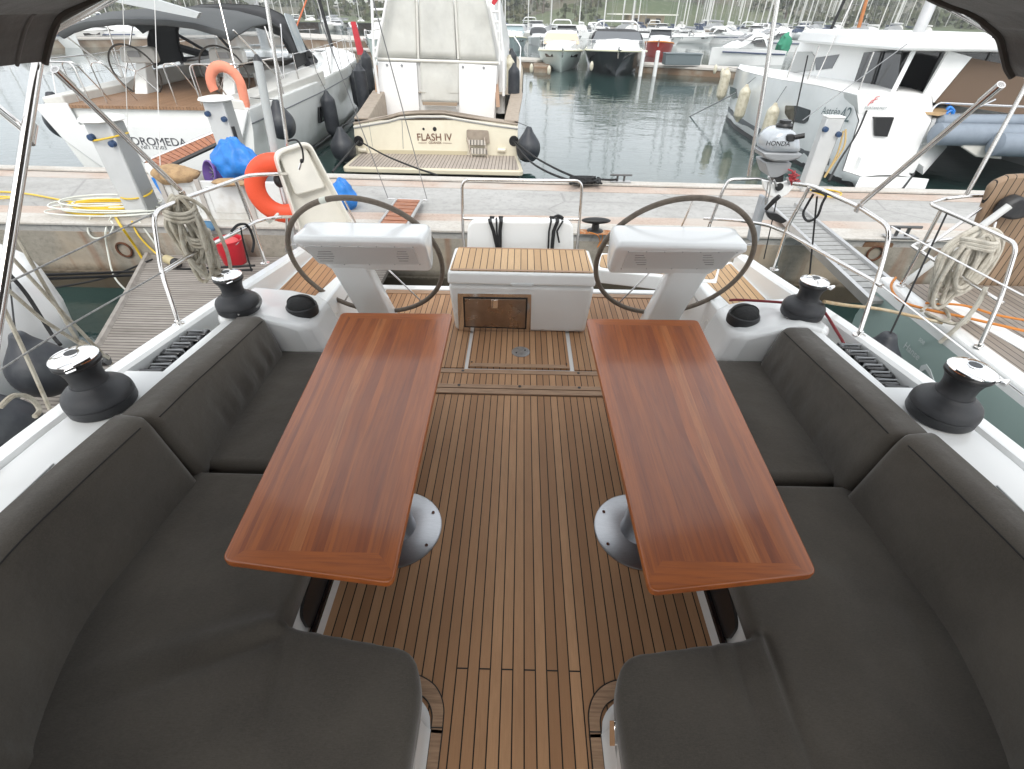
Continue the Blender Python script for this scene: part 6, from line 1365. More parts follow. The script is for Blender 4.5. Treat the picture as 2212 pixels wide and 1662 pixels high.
# tower legs with rungs both sides
for A_, B_ in ((((808, 130), (801, -60)), ((812, 124), (858, -120))), (((1088, 140), (1072, -60)), ((1084, 132), (1030, -120)))):
    pa0, pa1 = U(*A_[0], Y=BY-.25), U(*A_[1], Y=BY-.25); pb0, pb1 = U(*B_[0], Y=BY-.25), U(*B_[1], Y=BY-.25)
    G().tube([pa0, pa1], .035, 10).build('tower_leg', FW, fy); G().tube([pb0, pb1], .035, 10).build('tower_leg', FW, fy)
    for k in range(1, 7):
        f = k*.115+.02; G().tube([pa0.lerp(pa1, f*1.0), pb0.lerp(pb1, f*.76)], .024, 8).build('tower_rung', FW, fy)
    G().tube([pa0, V((pa0.x, pa0.y, fzd(BY)))], .035, 10).build('tower_leg', FW, fy)
for s in (-1, 1):
    G().tube([V((fcx(y)+s*(fhw(y)-.1), y, fzd(y)+.55)) for y in frange(16, 23.5, 8)], .018, 6).build('bow_rail', STEEL, fy)
    G().tube(bend([V((fcx(15)+s*1.86, 14.6, fzd(15))), V((fcx(15)+s*1.9, 15.0, fzd(15)+.6)), V((fcx(16)+s*1.9, 16, fzd(16)+.6))], .2), .02, 8).build('side_rail', FW, fy)
fp_ = G().tube([U(1079, 140, Y=14.2), U(1079, -40, Y=14.2)], .02, 8).build('flag_staff', FW, fy)
fl_ = G(); fl_.prism([U(1077, -6, Y=14.2), U(1066, -10, Y=14.2), U(1062, 8, Y=14.2), U(1068, 12, Y=14.2), U(1074, 4, Y=14.2)], V((0, .01, 0))); fl_.build('red_flag', RED, fp_)
for i, (x, y, Yf, r_, Lh, mt, lb_) in enumerate(((742, 322, 11.6, .27, .5, FENDB, 'black ball fender at the left corner of the cream transom'), (1141, 322, 11.6, .27, .5, FENDB, 'black ball fender at the right corner of the cream transom'))):
    p = U(x, y, Y=Yf); fender(tuple(p), r_, Lh, lb_, mt, True, rope_to=U(765 if i == 0 else 1112, 262, Y=TY), grp='ball fenders of the cream yacht')
for x, y, Yf, r_, Lh, mt, lb_ in ((784, 205, 14.5, .16, 1.2, FENDB, 'long black fender nearest on the left side of the cream yacht'), (795, 160, 17.5, .16, 1.0, FENDB, 'long black fender farther along the left side of the cream yacht'),
                                   (1110, 190, 14.6, .15, .9, FENDB, 'long black fender nearest on the right side of the cream yacht'), (1100, 165, 15.6, .15, .8, FENDC, 'beige fender between black ones on the right side of the cream yacht'), (1105, 148, 17, .15, .8, FENDB, 'black fender behind the beige one beside the cream yacht')):
    p = U(x, y, Y=Yf); fender(tuple(p), r_, Lh, lb_, mt, grp='side fenders of the cream yacht')
rope('mooring_line', [U(1112, 305, Y=TY-.1), U(1150, 336, z=.0), U(1195, 362, z=.12), U(1240, 382, z=.25), U(1262, 386, z=.25)], .017, ROPEB, 'upper black mooring line from the cream transom to the rope heap', 'mooring line', 'black mooring lines')
rope('mooring_line', [U(1110, 307, Y=TY-.1), U(1140, 344, z=-.05), U(1175, 368, z=.1), U(1225, 388, z=.24), U(1262, 392, z=.24)], .017, ROPEB, 'lower black mooring line from the cream transom to the rope heap', 'mooring line', 'black mooring lines')
rope('mooring_line', [U(776, 305, Y=TY-.1), U(830, 335, z=-.1), U(890, 360, z=.0), U(925, 372, z=.15), U(945, 379, z=.22)], .015, ROPEB, 'black mooring line crossing the slatted bathing platform', 'mooring line', 'black mooring lines')
rope('mooring_line', [U(775, 305, Y=TY-.1), U(745, 340, z=-.1), U(718, 372, z=.2)], .018, ROPEB, 'black mooring line from the left corner of the cream transom down to the quay', 'mooring line', 'black mooring lines')
rope('mooring_line', [U(1300, 388, z=.25), U(1318, 389, z=.25), U(1334, 388, z=.26)], .016, ROPEB, 'black mooring line from the rope heap to the far cleat', 'mooring line', 'black mooring lines')

# --- catamaran on the right
ct = thing('catamaran', 'large white sailing catamaran with smoked windows, stern to the quay at right', 'catamaran', (7, 10.3, WZ))
ccx = lambda y: 7.42-.012*(y-10.3); chw = lambda y: interp([(10.3, .52), (11, .78), (12.2, .98), (14.5, 1.05), (16.5, .92), (18.3, .5), (19.4, .05)], y)
czd = lambda y: interp([(10.3, -.36), (10.75, -.35), (10.8, .55), (11.2, .95), (12, 1.0), (15, .92), (19.4, .82)], y)
ys = [10.3, 10.55, 10.74, 10.82, 11.0, 11.25, 11.6, 12.2, 13, 14, 15, 16, 17, 17.8, 18.4, 18.9, 19.25, 19.4]
def cat_hull(dx):
    hull_loft('hull', pbr('catamaran_white', (.85, .87, .87), .2, c2=(.73, .75, .75), vscale=.6, coat=.4), ct, ys, lambda y: ccx(y)+dx, chw, czd, wl=.78)
    deck_loft('side_deck', FW, ct, ys, lambda y: ccx(y)+dx, chw, czd, camber=.05, lift=.004)
cat_hull(0); cat_hull(5.6)
def hx_(Y, z):   # outer side of the near hull
    f = (czd(Y)-z)/(czd(Y)-WZ); k = interp([(0, 1), (.25, .98), (.6, .885), (.92, .78)], f); return ccx(Y)-chw(Y)*k
def hpt(x, y, off=.012):
    Xg = 6.4
    for _ in range(12):
        p = U(x, y, X=Xg); Xg = .5*Xg+.5*(hx_(max(10.9, min(19, p.y)), p.z)-off)
    return U(x, y, X=Xg)
for pts in ([(1577, 187), (1590, 192), (1592, 212), (1583, 214), (1576, 204)], [(1696, 228), (1722, 229), (1750, 238), (1744, 262), (1737, 268), (1706, 262), (1695, 246)]):
    P_ = rpoly([hpt(x, y, .02) for x, y in pts], .05); G().prism(P_, V((.03, .0, 0))).build('hull_window', DARKW, ct)
secs = [[V((hx_(y, -.28)-.012, y, -.24)), V((hx_(y, -.28)-.02, y, -.28)), V((hx_(y, -.4)-.012, y, -.40))] for y in frange(11.3, 18.9, 16)]
G().loft(secs, caps=False).build('hull_stripe', STRIPE, ct)
secs = [[V((hx_(y, -.5)-.008, y, -.52)), V((hx_(y, -.62)-.014, y, -.58)), V((hx_(y, -.62)-.006, y, -.7))] for y in frange(10.5, 19, 16)]
G().loft(secs, caps=False).build('antifouling', RUB, ct)
AG = pbr('letter_slate', (.10, .14, .15), .5)
a, b = hpt(1775, 247, .03), hpt(1812, 250, .03); text('Astréa', a, b-a, (0, 0, 1), .15, AG, ct, 'model_lettering', .02, .95)
a, b = hpt(1812, 262, .03), hpt(1838, 265, .03); text('42', a, b-a, (0, 0, 1), .27, AG, ct, 'model_number', .02, .85)
# saloon, coachroof, glazing
CR = pbr('roof_white', (.82, .83, .82), .3, c2=(.78, .78, .77), vscale=.6)
sal = [(7.55, 12.3), (11.9, 12.3), (11.9, 16.2), (10.9, 17.3), (8.4, 17.3), (7.45, 16.2)]
G().prism([(x+.12, y, 1.68) if x < 9 else (x-.12, y, 1.68) for x, y in sal], [(x, y, .72) for x, y in sal]).build('saloon', CR, ct, bevel=.05)
G().prism([(6.9, 10.9, .62), (12.9, 10.9, .62), (12.9, 18.0, .72), (11.8, 18.8, .7), (8, 18.8, .7), (6.9, 18, .72)], .5).build('bridge_deck', CR, ct, bevel=.05)
roof = [(7.05, 11.05), (12.4, 11.05), (12.5, 15.5), (11.4, 17.0), (8.2, 17.0), (7.2, 15.6)]
G().prism([(x*1.0+(.08 if x < 9 else -.08), y, 1.82+(.08 if y > 12 else .1)) for x, y in roof], [(x, y, 1.70 if y < 15 else 1.64) for x, y in roof]).build('coachroof', CR, ct, bevel=.05, seg=3)
def sp(x, y, off=.02):
    Xg = 7.6
    for _ in range(12):
        p = U(x, y, X=Xg); Xg = 7.55-.025*(p.y-12.3)+.12*(p.z-.72)/.96-off
    return U(x, y, X=Xg)
def wallp(pts, nm, mt, off=.02): G().prism([sp(x, y, off) for x, y in pts], V((.03, 0, 0))).build(nm, mt, ct)
wallp([(1866, 114), (1948, 106), (1935, 200), (1842, 185)], 'side_window', DARKW)
wallp([(1760, 125), (1812, 118), (1796, 148), (1762, 152)], 'side_window', pbr('tinted_pane', (.16, .17, .18), .2))
wallp([(1722, 112), (1752, 112), (1760, 124), (1756, 152), (1704, 158)], 'side_window', pbr('grey_blind', (.40, .41, .40), .5), .03)
G().tube([sp(1905, 112, .05), sp(1880, 190, .05)], .02, 6).build('window_mullion', BLK, ct)
G().prism([(7.75, 12.28, 1.62), (11.6, 12.28, 1.62), (11.6, 12.28, .76), (7.75, 12.28, .76)], V((0, -.03, 0))).build('sliding_door', DARKW, ct)
for x in (8.7, 9.7, 10.7): G().bb(x, x+.05, 12.22, 12.26, .76, 1.64).build('door_frame', GREYP, ct)
for x in (7.35, 12.2): G().tube([V((x, 11.2, .7)), V((x+.15*(1 if x < 9 else -1), 11.3, 1.72))], .045, 8).build('roof_pillar', CR, ct)
BRN = pbr('brown_curtain', (.14, .095, .065), .85, bump=.3, bscale=10)
cq = [U(2020, 222, Y=11.35), U(2100, 126, Y=11.35), U(2230, 150, Y=11.35), U(2280, 260, Y=11.35)]
G().prism(cq, V((0, .04, 0))).build('aft_curtain', BRN, ct)
G().prism([U(2050, 110, Y=11.3), U(2100, 124, Y=11.3), U(2018, 222, Y=11.3), U(1990, 215, Y=11.3)], V((0, .06, 0))).build('curtain_frame', CR, ct)
G().prism(rpoly([U(1860, 212, Y=11.0)+V((0, dy, 0)) if 0 else U(x, y, z=.72) for x, y in ((1880, 216), (1950, 214), (2060, 240), (2030, 246), (1920, 232))], .05), .04).build('cockpit_table', pbr('honey_wood', (.5, .34, .18), .4), ct)
G().tube([U(1960, 235, z=.66), U(1955, 262, Y=11.4)], .03, 8).build('table_leg', STEEL, ct)
# stern steps of the near hull
G().prism(rpoly([U(1851, 203, Y=10.9), U(1920, 208, Y=10.9), U(1924, 250, Y=10.9), U(1855, 252, Y=10.9)], .05), V((0, .5, 0))).build('transom_block', CR, ct, bevel=.03)
a = U(1871, 229, Y=10.88); gg = G()
for k in range(2):
    o = a+V((.03+.06*k, 0, .06*k)); gg.tube([o, o+V((.04, 0, .09)), o+V((.10, 0, .11))], .006, 5); gg.tube([o+V((.03, 0, .05)), o+V((.08, 0, .06))], .005, 5)
gg.build('red_emblem', pbr('emblem_red', (.6, .03, .03), .5), ct)
text('FOUNTAINE PAJOT', U(1866, 236, Y=10.88), (1, 0, .0), (0, 0, 1), .045, AG, ct, 'maker_lettering', .01, .8)
G().prism([U(1891, 254, Y=10.75), U(1932, 254, Y=10.75), U(1917, 296, Y=10.75), U(1890, 294, Y=10.75)], V((0, .3, 0))).build('step_locker', BLK, ct)
for k, (y0, y1, z) in enumerate(((10.62, 10.85, -.06), (10.80, 11.0, .14))):
    G().prism([(6.95, y0, z), (8.15, y0, z), (8.15, y1+.4, z), (6.95, y1+.4, z)], .3).build('stern_step', CR, ct, bevel=.02)
G().prism([U(1862, 372, z=-.34), U(2008, 386, z=-.34), U(2000, 405, z=-.42), U(1848, 402, z=-.42)], .18).build('bathing_step', CR, ct, bevel=.02)
secs = [[U(1935, 318, Y=10.9), U(1995, 360, Y=10.6), U(2040, 300, Y=11.4), U(1975, 262, Y=11.4)], [U(1935, 340, Y=10.95), U(1993, 378, Y=10.65), U(2046, 318, Y=11.4), U(1980, 285, Y=11.4)]]
G().loft(secs, ring=True).build('inner_slope', CR, ct)
# grey dinghy hung across the stern
dg = thing('dinghy', 'blue-grey inflatable dinghy hanging across the catamaran stern', 'dinghy', U(2100, 300, Y=10.7))
GB = pbr('dinghy_grey', (.22, .26, .31), .5, var=.15, vscale=4)
for (xa, ya), (xb, yb), yy, r_ in (((2020, 290), (2300, 296), 10.6, .2), ((2150, 312), (2330, 318), 10.3, .21), ((2030, 262), (2300, 262), 10.9, .12)):
    G().tube([U(xa-8, ya, Y=yy), U(xa, ya, Y=yy), U(xb, yb, Y=yy)], [r_*.4, r_, r_], 16).build('air_tube', GB, dg)
G().prism([U(2085, 280, Y=10.5), U(2160, 285, Y=10.5), U(2165, 345, Y=10.5), U(2110, 340, Y=10.5), U(2080, 320, Y=10.5)], V((0, .08, 0))).build('dinghy_transom', GELW, dg, bevel=.02)
for pts in ([(2005, 250), (2025, 222), (2240, 232)], [(2010, 262), (2200, 262)], [(2075, 285), (2095, 240), (2150, 215)]): G().tube(bend([U(x, y, Y=11.0) for x, y in pts], .1), .022, 8).build('davit_rail', STEEL, ct)
rope('rope', [U(2045, 238, Y=10.95), U(2052, 232, Y=10.95), U(2060, 242, Y=10.95), U(2050, 252, Y=10.95), U(2044, 246, Y=10.95), U(2056, 240, Y=10.95), U(2058, 256, Y=10.95), U(2046, 262, Y=10.95)], .028, BLUE, 'bright blue rope bundled on the catamaran davit rail')
for i, (x, y, Yf, lb_) in enumerate(((1563, 184, 17.9, 'cream fender at the catamaran bow'), (1603, 224, 15.6, 'cream fender in the middle of the catamaran side'), (1662, 268, 13.6, 'dirty cream fender nearest the outboard motor on the catamaran side'))):
    p = U(x, y, Y=Yf); p.x = min(p.x, hx_(Yf, p.z)-.14); fender(tuple(U(x, y, X=p.x)), .15, .75, lb_, FENDC, grp='cream fenders of the catamaran', rope_to=(hx_(Yf, .8), Yf, .85))
for x, y in ((1700, 170), (1745, 172), (1855, 195)): G().tube([hpt(x, y, -.05), hpt(x, y, -.05)+V((0, 0, .62))], .015, 6).build('stanchion', STEEL, ct)
G().tube([V((9.6, 14.6, 1.8)), V((9.6, 14.6, 19))], .13, 14).build('mast', ALU, ct)
G().tube([V((9.6, 14.5, 3.6)), V((9.7, 10.8, 3.4))], [.14, .10], 12).build('boom', GEL, ct)
G().tube([V((9.7, 19.2, .9)), V((9.6, 14.7, 17))], .045, 8).build('furled_headsail', BLK, ct)
for s in (-1, 1): G().tube([V((9.6+s*2.6, 13.6, .9)), V((9.6, 14.6, 16))], .012, 6).build('shroud', STEEL, ct)
rope('mooring_line', [U(1872, 240, Y=10.9), U(1850, 290, Y=10.2), U(1815, 345, Y=9.2), U(1790, 392, z=.2)], .017, ROPEB, 'black mooring line sloping from the catamaran quarter to the quay', 'mooring line', 'black mooring lines')
rope('mooring_line', [U(1975, 375, z=-.3), U(1960, 395, z=-.1), U(1950, 408, z=.2)], .017, ROPEB, 'black mooring line over the catamaran bathing step', 'mooring line', 'black mooring lines')
wire([U(1612, 190, Y=17), U(1490, 252, z=WZ)], 'dark mooring chain dropping from the catamaran bow into the water', .02, GREYP, 'mooring_line', 'mooring line')
# ------------------------------------------------------------------ far quays and pontoons
WOODP = pbr('pontoon_wood', (.20, .13, .08), .9, c2=(.30, .27, .22), vscale=1.5)
def pontoon(name, a, b, w, h, label, top=CONCW, side=WOODP, cat='pontoon'):
    a, b = V(a), V(b); d = (b-a).normalized(); n = V((-d.y, d.x, 0)); p = thing(name, label, cat, a)
    z = V((0, 0, WZ+h))
    G().prism([V((a.x, a.y, 0))+z, V((b.x, b.y, 0))+z, V((b.x, b.y, 0))+n*w+z, V((a.x, a.y, 0))+n*w+z], .10).build('walkway', top, p)
    G().prism([V((a.x, a.y, 0))+n*.06+z*1-V((0, 0, .10)), V((b.x, b.y, 0))+n*.06+z-V((0, 0, .10)), V((b.x, b.y, 0))+n*(w-.06)+z-V((0, 0, .10)), V((a.x, a.y, 0))+n*(w-.06)+z-V((0, 0, .10))], h).build('side_wall', side, p)
    return p
pontoon('far_pontoon', U(1040, 124, z=-.2), U(1160, 131, z=-.2), 2.0, .42, 'short pale pontoon at the left side of the beige-covered cruiser')
pontoon('far_pontoon', U(1374, 139, z=-.2), U(1640, 153, z=-.2), 2.0, .42, 'long pale pontoon from the black-hulled cruiser to the catamaran bow')
for i, (px_, lb_) in enumerate(((1172, 'rusty brown float beam at the left bow of the beige-covered cruiser'),)):
    p = U(px_, 150, z=-.45); t = thing('float_beam', lb_, 'pontoon float', p); G(world=False).bb(-.5, .5, 0, 3.5, -.3, .12).build('beam_body', WOODP, t, bevel=.05)
def small_fender(px, py, Yf, label):
    p = U(px, py, Y=Yf); t = thing('fender', label, 'fender', p, group='small fenders on the far pontoon'); G(world=False).ball((0, 0, 0), (.10, .10, .22), n=12).build('fender_body', FENDC, t)
for px_, py_, lb_ in ((1148, 148, 'dirty fender at the left of the float beam'), (1186, 152, 'cream fender at the left bow of the beige-covered cruiser'), (1278, 143, 'cream fender between the two berthed cruisers'), (1560, 158, 'small round fender at the pontoon end by the catamaran bow'), (1545, 150, 'pale pontoon fender left of the pontoon end')): small_fender(px_, py_, 30.5, lb_)
pontoon('far_quay', U(470, 71, z=.3), U(760, 88, z=.3), 5, .95, 'stone quay with wooden face far behind the left yacht bow', side=pbr('quay_face', (.22, .15, .10), .9, c2=(.34, .3, .24), vscale=.8), cat='quay')
pontoon('far_pontoon', U(725, 107, z=-.1), U(840, 112, z=-.1), 2, .55, 'short pontoon end between the left yacht bow and the cream motor yacht')
pontoon('far_quay', U(-260, 88, z=0), U(560, 78, z=0), 4, .6, 'brown quay behind the moored boats at the upper left', side=pbr('quay_face', (.22, .15, .10), .9), cat='quay')
pontoon('far_quay', (10, 92, 0), (110, 84, 0), 8, .9, 'distant shore quay under the hill behind the rows of masts', cat='quay')
pontoon('far_quay', (-140, 92, 0), (-12, 100, 0), 8, .9, 'distant shore quay under the white houses at left', cat='quay')
for i, (x, y) in enumerate(((1385, 0), (1388, 1), (1416, 0))):
    if i == 1: continue
    p = U(x, 146, z=-.2); t = thing('mooring_post', ('white pontoon post beside the dark cruiser bow' if i == 0 else 'white pontoon post in front of the red boat'), 'post', p, group='white pontoon posts')
    G(world=False).lathe([(.11, -.6), (.11, .75), (.08, .77), (0, .77)], (0, 0, 0), n=12).build('post_body', GEL, t)
t = thing('mooring_post', 'red channel post standing in the water left of the small sport boat', 'post', U(773, 107, z=0)); G(world=False).prism([(-.18, -.1, 1.5), (.12, -.1, 1.5), (.12, .1, 1.5), (-.18, .1, 1.5)], [(-.05, -.1, -.3), (.4, -.1, -.3), (.4, .1, -.3), (-.05, .1, -.3)]).build('post_body', RED, t)
# ------------------------------------------------------------------ motor cruisers, bow towards the camera
def cruiser(px, py, rz, L_, B_, fb, hm, label, canopy=None, cover=None, rails=True, arch_=False, stripe=None, name='motor_cruiser', win=True, cab=1.0, group=None, fend=0):
    loc = U(px, py, z=WZ); t = thing(name, label, 'motor boat', (loc.x, loc.y, 0), rz, group=group)
    ROOTM.pop(t.name, None); t.location.y -= .085*L_*.9; hl = L_
    hw = lambda y: B_/2*interp([(0, .03), (.06, .32), (.16, .62), (.32, .88), (.5, 1), (1, .96)], y/hl)
    zd = lambda y: WZ+fb*(1.12-.28*min(1, y/hl*1.4))
    wl = lambda y: interp([(0, .05), (.12, .25), (.3, .62), (.6, .84), (1, .9)], y/hl)
    ys = [0, .04*hl, .08*hl, .14*hl, .2*hl, .3*hl, .42*hl, .6*hl, .8*hl, hl]
    secs = []
    for i, y in enumerate(ys):
        w, z, k = hw(y), zd(y), wl(y); rk = .09*hl*(1-y/hl)**3
        prof = [(1, z, 0), (.985, z-.12*fb, .12), (k+.62*(1-k), z-.45*fb, .45), (k, WZ+.04, .95), (k*.6, WZ-.25, 1.1), (0, WZ-.4, 1.2)]
        row = [(-w*f, y+rk*q, zz) for f, zz, q in prof]; row += [(w*f, y+rk*q, zz) for f, zz, q in reversed(prof[:-1])]; secs.append(row)
    g = G(world=False); g.loft(secs); g.build('hull', hm, t, sharp=42)
    g = G(world=False); g.loft([[(-hw(y)+.02, y, zd(y)+.01), (-hw(y)*.5, y, zd(y)+.10*fb), (0, y, zd(y)+.15*fb), (hw(y)*.5, y, zd(y)+.10*fb), (hw(y)-.02, y, zd(y)+.01)] for y in ys], caps=False); g.build('deck', GEL, t)
    g = G(world=False); g.tube([V((-hw(y)-.02, y, zd(y)-.03)) for y in reversed(ys)]+[V((hw(y)+.02, y, zd(y)-.03)) for y in ys[1:]], .05, 8); g.build('rub_rail', stripe or GEL, t)
    # cabin trunk and windscreen
    a0, a1, a2, a3 = .26*hl, .40*hl, .52*hl, .86*hl; zb = zd(.4*hl); w = B_*.37
    secs = [[(-w*q, y, zd(y)), (-w*q*.9, y, zd(y)+h), (0, y, zd(y)+h*1.15), (w*q*.9, y, zd(y)+h), (w*q, y, zd(y))] for y, q, h in ((a0*.55, .3, .05), (a0, .65, .22*fb), (a1, .95, .38*fb), (a1+.1, 1.0, .42*fb))]
    G(world=False).loft(secs).build('coachroof', GEL, t, sharp=35)
    hs = .46*cab; zt = zd(a1)+.34*fb
    wsm = cover or DARKW
    G(world=False).prism([(-w*.92, a2, zt+hs), (w*.92, a2, zt+hs), (w*.92, a2+.08, zt+hs), (-w*.92, a2+.08, zt+hs)], [(-w*1.08, a1, zt-.05), (w*1.08, a1, zt-.05), (w*1.08, a1+.2, zt-.05), (-w*1.08, a1+.2, zt-.05)]).build('windscreen', wsm, t, bevel=.04)
    if canopy:
        secs = [[V((w*1.12*math.copysign(abs(_c(q))**.5, _c(q)), y, zt-.1+h*abs(_s(q))**.55)) for q in [math.pi*(1-k/12) for k in range(13)]] for y, h in ((a2-.05, hs+.07), (a2+.2, hs+.16), (a2+1.2, hs+.22), (a3, hs+.1))]
        G(world=False).loft(secs).build('canopy', canopy, t, sharp=50)
    else:
        G(world=False).bb(-w*1.05, w*1.05, a2+.1, a3, zt-.4, zt+hs*.6).build('cabin', GEL, t, bevel=.06); G(world=False).bb(-w*1.12, w*1.12, a2-.15, a3+.1, zt+hs, zt+hs+.08).build('cabin_roof', GEL, t, bevel=.03)
        G(world=False).bb(-w*1.06, w*1.06, a2+.2, a3-.1, zt+hs*.15, zt+hs*.55).build('side_window', DARKW, t)
        for x in (-1, 1): G(world=False).bb(x*w*.95-.04, x*w*.95+.04, a3-.1, a3, zt, zt+hs).build('roof_post', GEL, t)
    if win:
        for s in (-1, 1):
            f0, f1 = .10*hl, .24*hl; q = []
            for y, dz in ((f0, -.22), (f1, -.20), (f1, -.36), (f0+.1, -.35)):
                z = zd(y)+dz*fb; f = (-dz-.12)/.33; wq = hw(y)*(.985+(wl(y)+.62*(1-wl(y))-.985)*max(0, min(1, f)))+.03; q.append(V((s*wq, y+.09*hl*(1-y/hl)**3*.28, z)))
            G(world=False).prism(q, V((-s*.05, 0, 0))).build('hull_window', BLKG, t)
    if rails:
        for s in (-1, 1):
            pts = [V((s*(hw(y)-.06), y+.05, zd(y)+.45*min(1, .6+y))) for y in (.02*hl, .1*hl, .2*hl, .35*hl, .5*hl)]
            G(world=False).tube(pts, .018, 6).build('bow_rail', STEEL, t)
            for y in (.06*hl, .16*hl, .28*hl, .42*hl): G(world=False).tube([V((s*(hw(y)-.06), y, zd(y))), V((s*(hw(y)-.06), y+.03, zd(y)+.44))], .014, 5).build('stanchion', STEEL, t)
    g = G(world=False); g.tube([(0, -.12, zd(0)+.02), (0, .5, zd(0)+.12)], .05, 8); g.tube([(0, -.10, zd(0)-.10), (0, -.05, zd(0)-.35)], .04, 6); g.build('anchor', STEEL, t)
    if arch_: G(world=False).tube(bend([V((-w*1.1, a3, zd(a3))), V((-w*.95, a3-.4, zt+hs+.45)), V((w*.95, a3-.4, zt+hs+.45)), V((w*1.1, a3, zd(a3)))], .4), .05, 8).build('radar_arch', GEL, t)
    if stripe: pass
    return t
BLUH = pbr('hull_black', (.012, .013, .018), .16, coat=.6); BEIGEC = pbr('beige_canvas', (.66, .52, .38), .85, bump=.3, bscale=6); WHC = pbr('white_canvas', (.74, .74, .72), .85)
GREC = pbr('grey_mesh', (.13, .14, .15), .8); TEALH = pbr('teal_grey_hull', (.36, .44, .44), .3); LGH = pbr('pale_green_hull', (.62, .70, .66), .3); REDH = pbr('red_hull', (.42, .03, .02), .35)
YELR = pbr('yellow_white_rail', (.75, .74, .55), .4)
cruiser(1211, 157, math.radians(-2), 7.5, 2.75, 1.0, LGH, 'white motor cruiser with beige windscreen cover, berthed left of the black-hulled cruiser', WHC, BEIGEC, stripe=YELR)
cruiser(1325, 167, math.radians(-7), 9, 3.7, 1.12, BLUH, 'black-hulled motor cruiser with dark mesh canopy facing the camera', BCAN, GREC, arch_=True, stripe=YELR, win=False)
cruiser(1112, 113, math.radians(4), 6.5, 2.5, 1.0, TEALH, 'teal-grey motor boat with pale wheelhouse right beside the cream yacht', None, pbr('pale_glass', (.3, .38, .4), .15), stripe=YELR)
cruiser(1166, 100, math.radians(2), 5, 2.1, .7, GEL, 'small open boat with black bimini between the cruisers', BCAN, None, rails=False, win=False)
cruiser(806, 140, math.radians(-6), 7, 2.0, 1.25, LGH, 'white flybridge boat moored bow-on between the left yacht and the cream yacht', None, WHC, stripe=GEL, cab=1.2)
cruiser(1415, 126, math.radians(-14), 5, 2.3, 1.0, REDH, 'red wooden fishing boat with small white wheelhouse behind the pontoon', None, None, rails=False, win=False, stripe=pbr('orange_rail', (.7, .25, .05), .5))
cruiser(1240, 105, math.radians(10), 7, 2.7, .95, GEL, 'white cruiser with a tall radar arch behind the two covered cruisers', None, None, arch_=True)
def daycruiser(px, py, rz, L_, label, hm=GEL, grp=None, name='speed_boat'):
    loc = U(px, py, z=WZ); t = thing(name, label, 'motor boat', (loc.x, loc.y, 0), rz, group=grp); secs = []
    for f, w, z, k in ((0, .02, 1.0, .1), (.1, .35, 1.0, .2), (.3, .8, .98, .6), (.6, 1, .9, .85), (1, .95, .82, .9)):
        y = f*L_; w *= L_*.15
        secs.append([(-w, y, WZ+z), (-w*(.4+.6*k), y, WZ+z*.5), (-w*k, y, WZ-.05), (0, y, WZ-.3), (w*k, y, WZ-.05), (w*(.4+.6*k), y, WZ+z*.5), (w, y, WZ+z)])
    G(world=False).loft(secs).build('hull', hm, t, sharp=45)
    secs = [[(-w, y, z-.3), (-w*.85, y, z), (0, y, z*1.0+.06), (w*.85, y, z), (w, y, z-.3)] for y, w, z in ((.15*L_, .3, WZ+1.0), (.35*L_, .95*L_*.12, WZ+1.35), (.5*L_, L_*.13, WZ+1.75), (.62*L_, L_*.13, WZ+1.8), (.7*L_, L_*.13, WZ+1.3))]
    G(world=False).loft(secs).build('cabin', GEL, t, sharp=40)
    for s in (-1, 1): G(world=False).prism([(s*L_*.128, .44*L_, WZ+1.25), (s*L_*.128, .60*L_, WZ+1.3), (s*L_*.118, .60*L_, WZ+1.62), (s*L_*.118, .49*L_, WZ+1.58)], V((s*.03, 0, 0))).build('side_window', BLKG, t)
    for s in (-1, 1):
        G(world=False).tube([V((s*(w_*L_*.15+.02), f*L_, WZ+z-.22)) for f, w_, z in ((.12, .40, .98), (.3, .79, .96), (.6, .98, .9), (.98, .94, .84))], .045, 6).build('side_stripe', pbr('navy_stripe', (.03, .05, .12), .4), t)
        G(world=False).tube([V((s*.25, .1*L_, WZ+1.35)), V((s*L_*.11, .3*L_, WZ+1.5)), V((s*L_*.135, .5*L_, WZ+1.4))], .02, 5).build('hand_rail', STEEL, t)
    G(world=False).prism([(-L_*.09, .34*L_, WZ+1.36), (L_*.09, .34*L_, WZ+1.36), (L_*.085, .48*L_, WZ+1.72), (-L_*.085, .48*L_, WZ+1.72)], -.03).build('windscreen', BLKG, t)
    G(world=False).tube([(0, .62*L_, WZ+1.8), (0, .64*L_, WZ+2.6)], .02, 5).build('aerial', GREYP, t)
    return t
sb1 = daycruiser(1530, 140, math.radians(-75), 5.5, 'sleek white speed boat lying side-on behind the pontoon left of the catamaran')
sb2 = daycruiser(1590, 112, math.radians(-70), 7.5, 'white sports cruiser behind the sleek speed boat in the right middle distance')
gp_ = 'small white boats in the far rows'
pts_ = [(150, 78, 55), (60, 92, 70), (205, 62, 40), (255, 72, 100), (310, 92, 60), (20, 60, 110), (330, 60, 20), (390, 66, 80), (445, 70, 35), (500, 66, 100), (545, 60, 60), (590, 62, -20), (640, 60, 30), (690, 64, -10), (735, 68, 15), (770, 72, 10),
        (1470, 100, 60), (1500, 88, 30), (1540, 95, 80), (1625, 98, 50), (1660, 90, 20), (1690, 82, 70), (1455, 84, 10), (1400, 84, 40), (1350, 84, 70), (1300, 82, 20), (1180, 80, 10), (1580, 84, 30), (1720, 84, 10), (1640, 84, -20), (1100, 84, 10), (1775, 84, 10), (1830, 80, 30), (1900, 82, 10)]
rd = random.Random(21); pts_ += [(60, 108, 95), (175, 104, 80), (262, 98, 100), (330, 100, 85), (120, 96, 60)]
base_fb = cruiser(400, 92, math.radians(100), 8, 2.8, 1.0, GEL, 'white motor boat seen through the sprayhood at upper left', None, None, arch_=True, group=None)
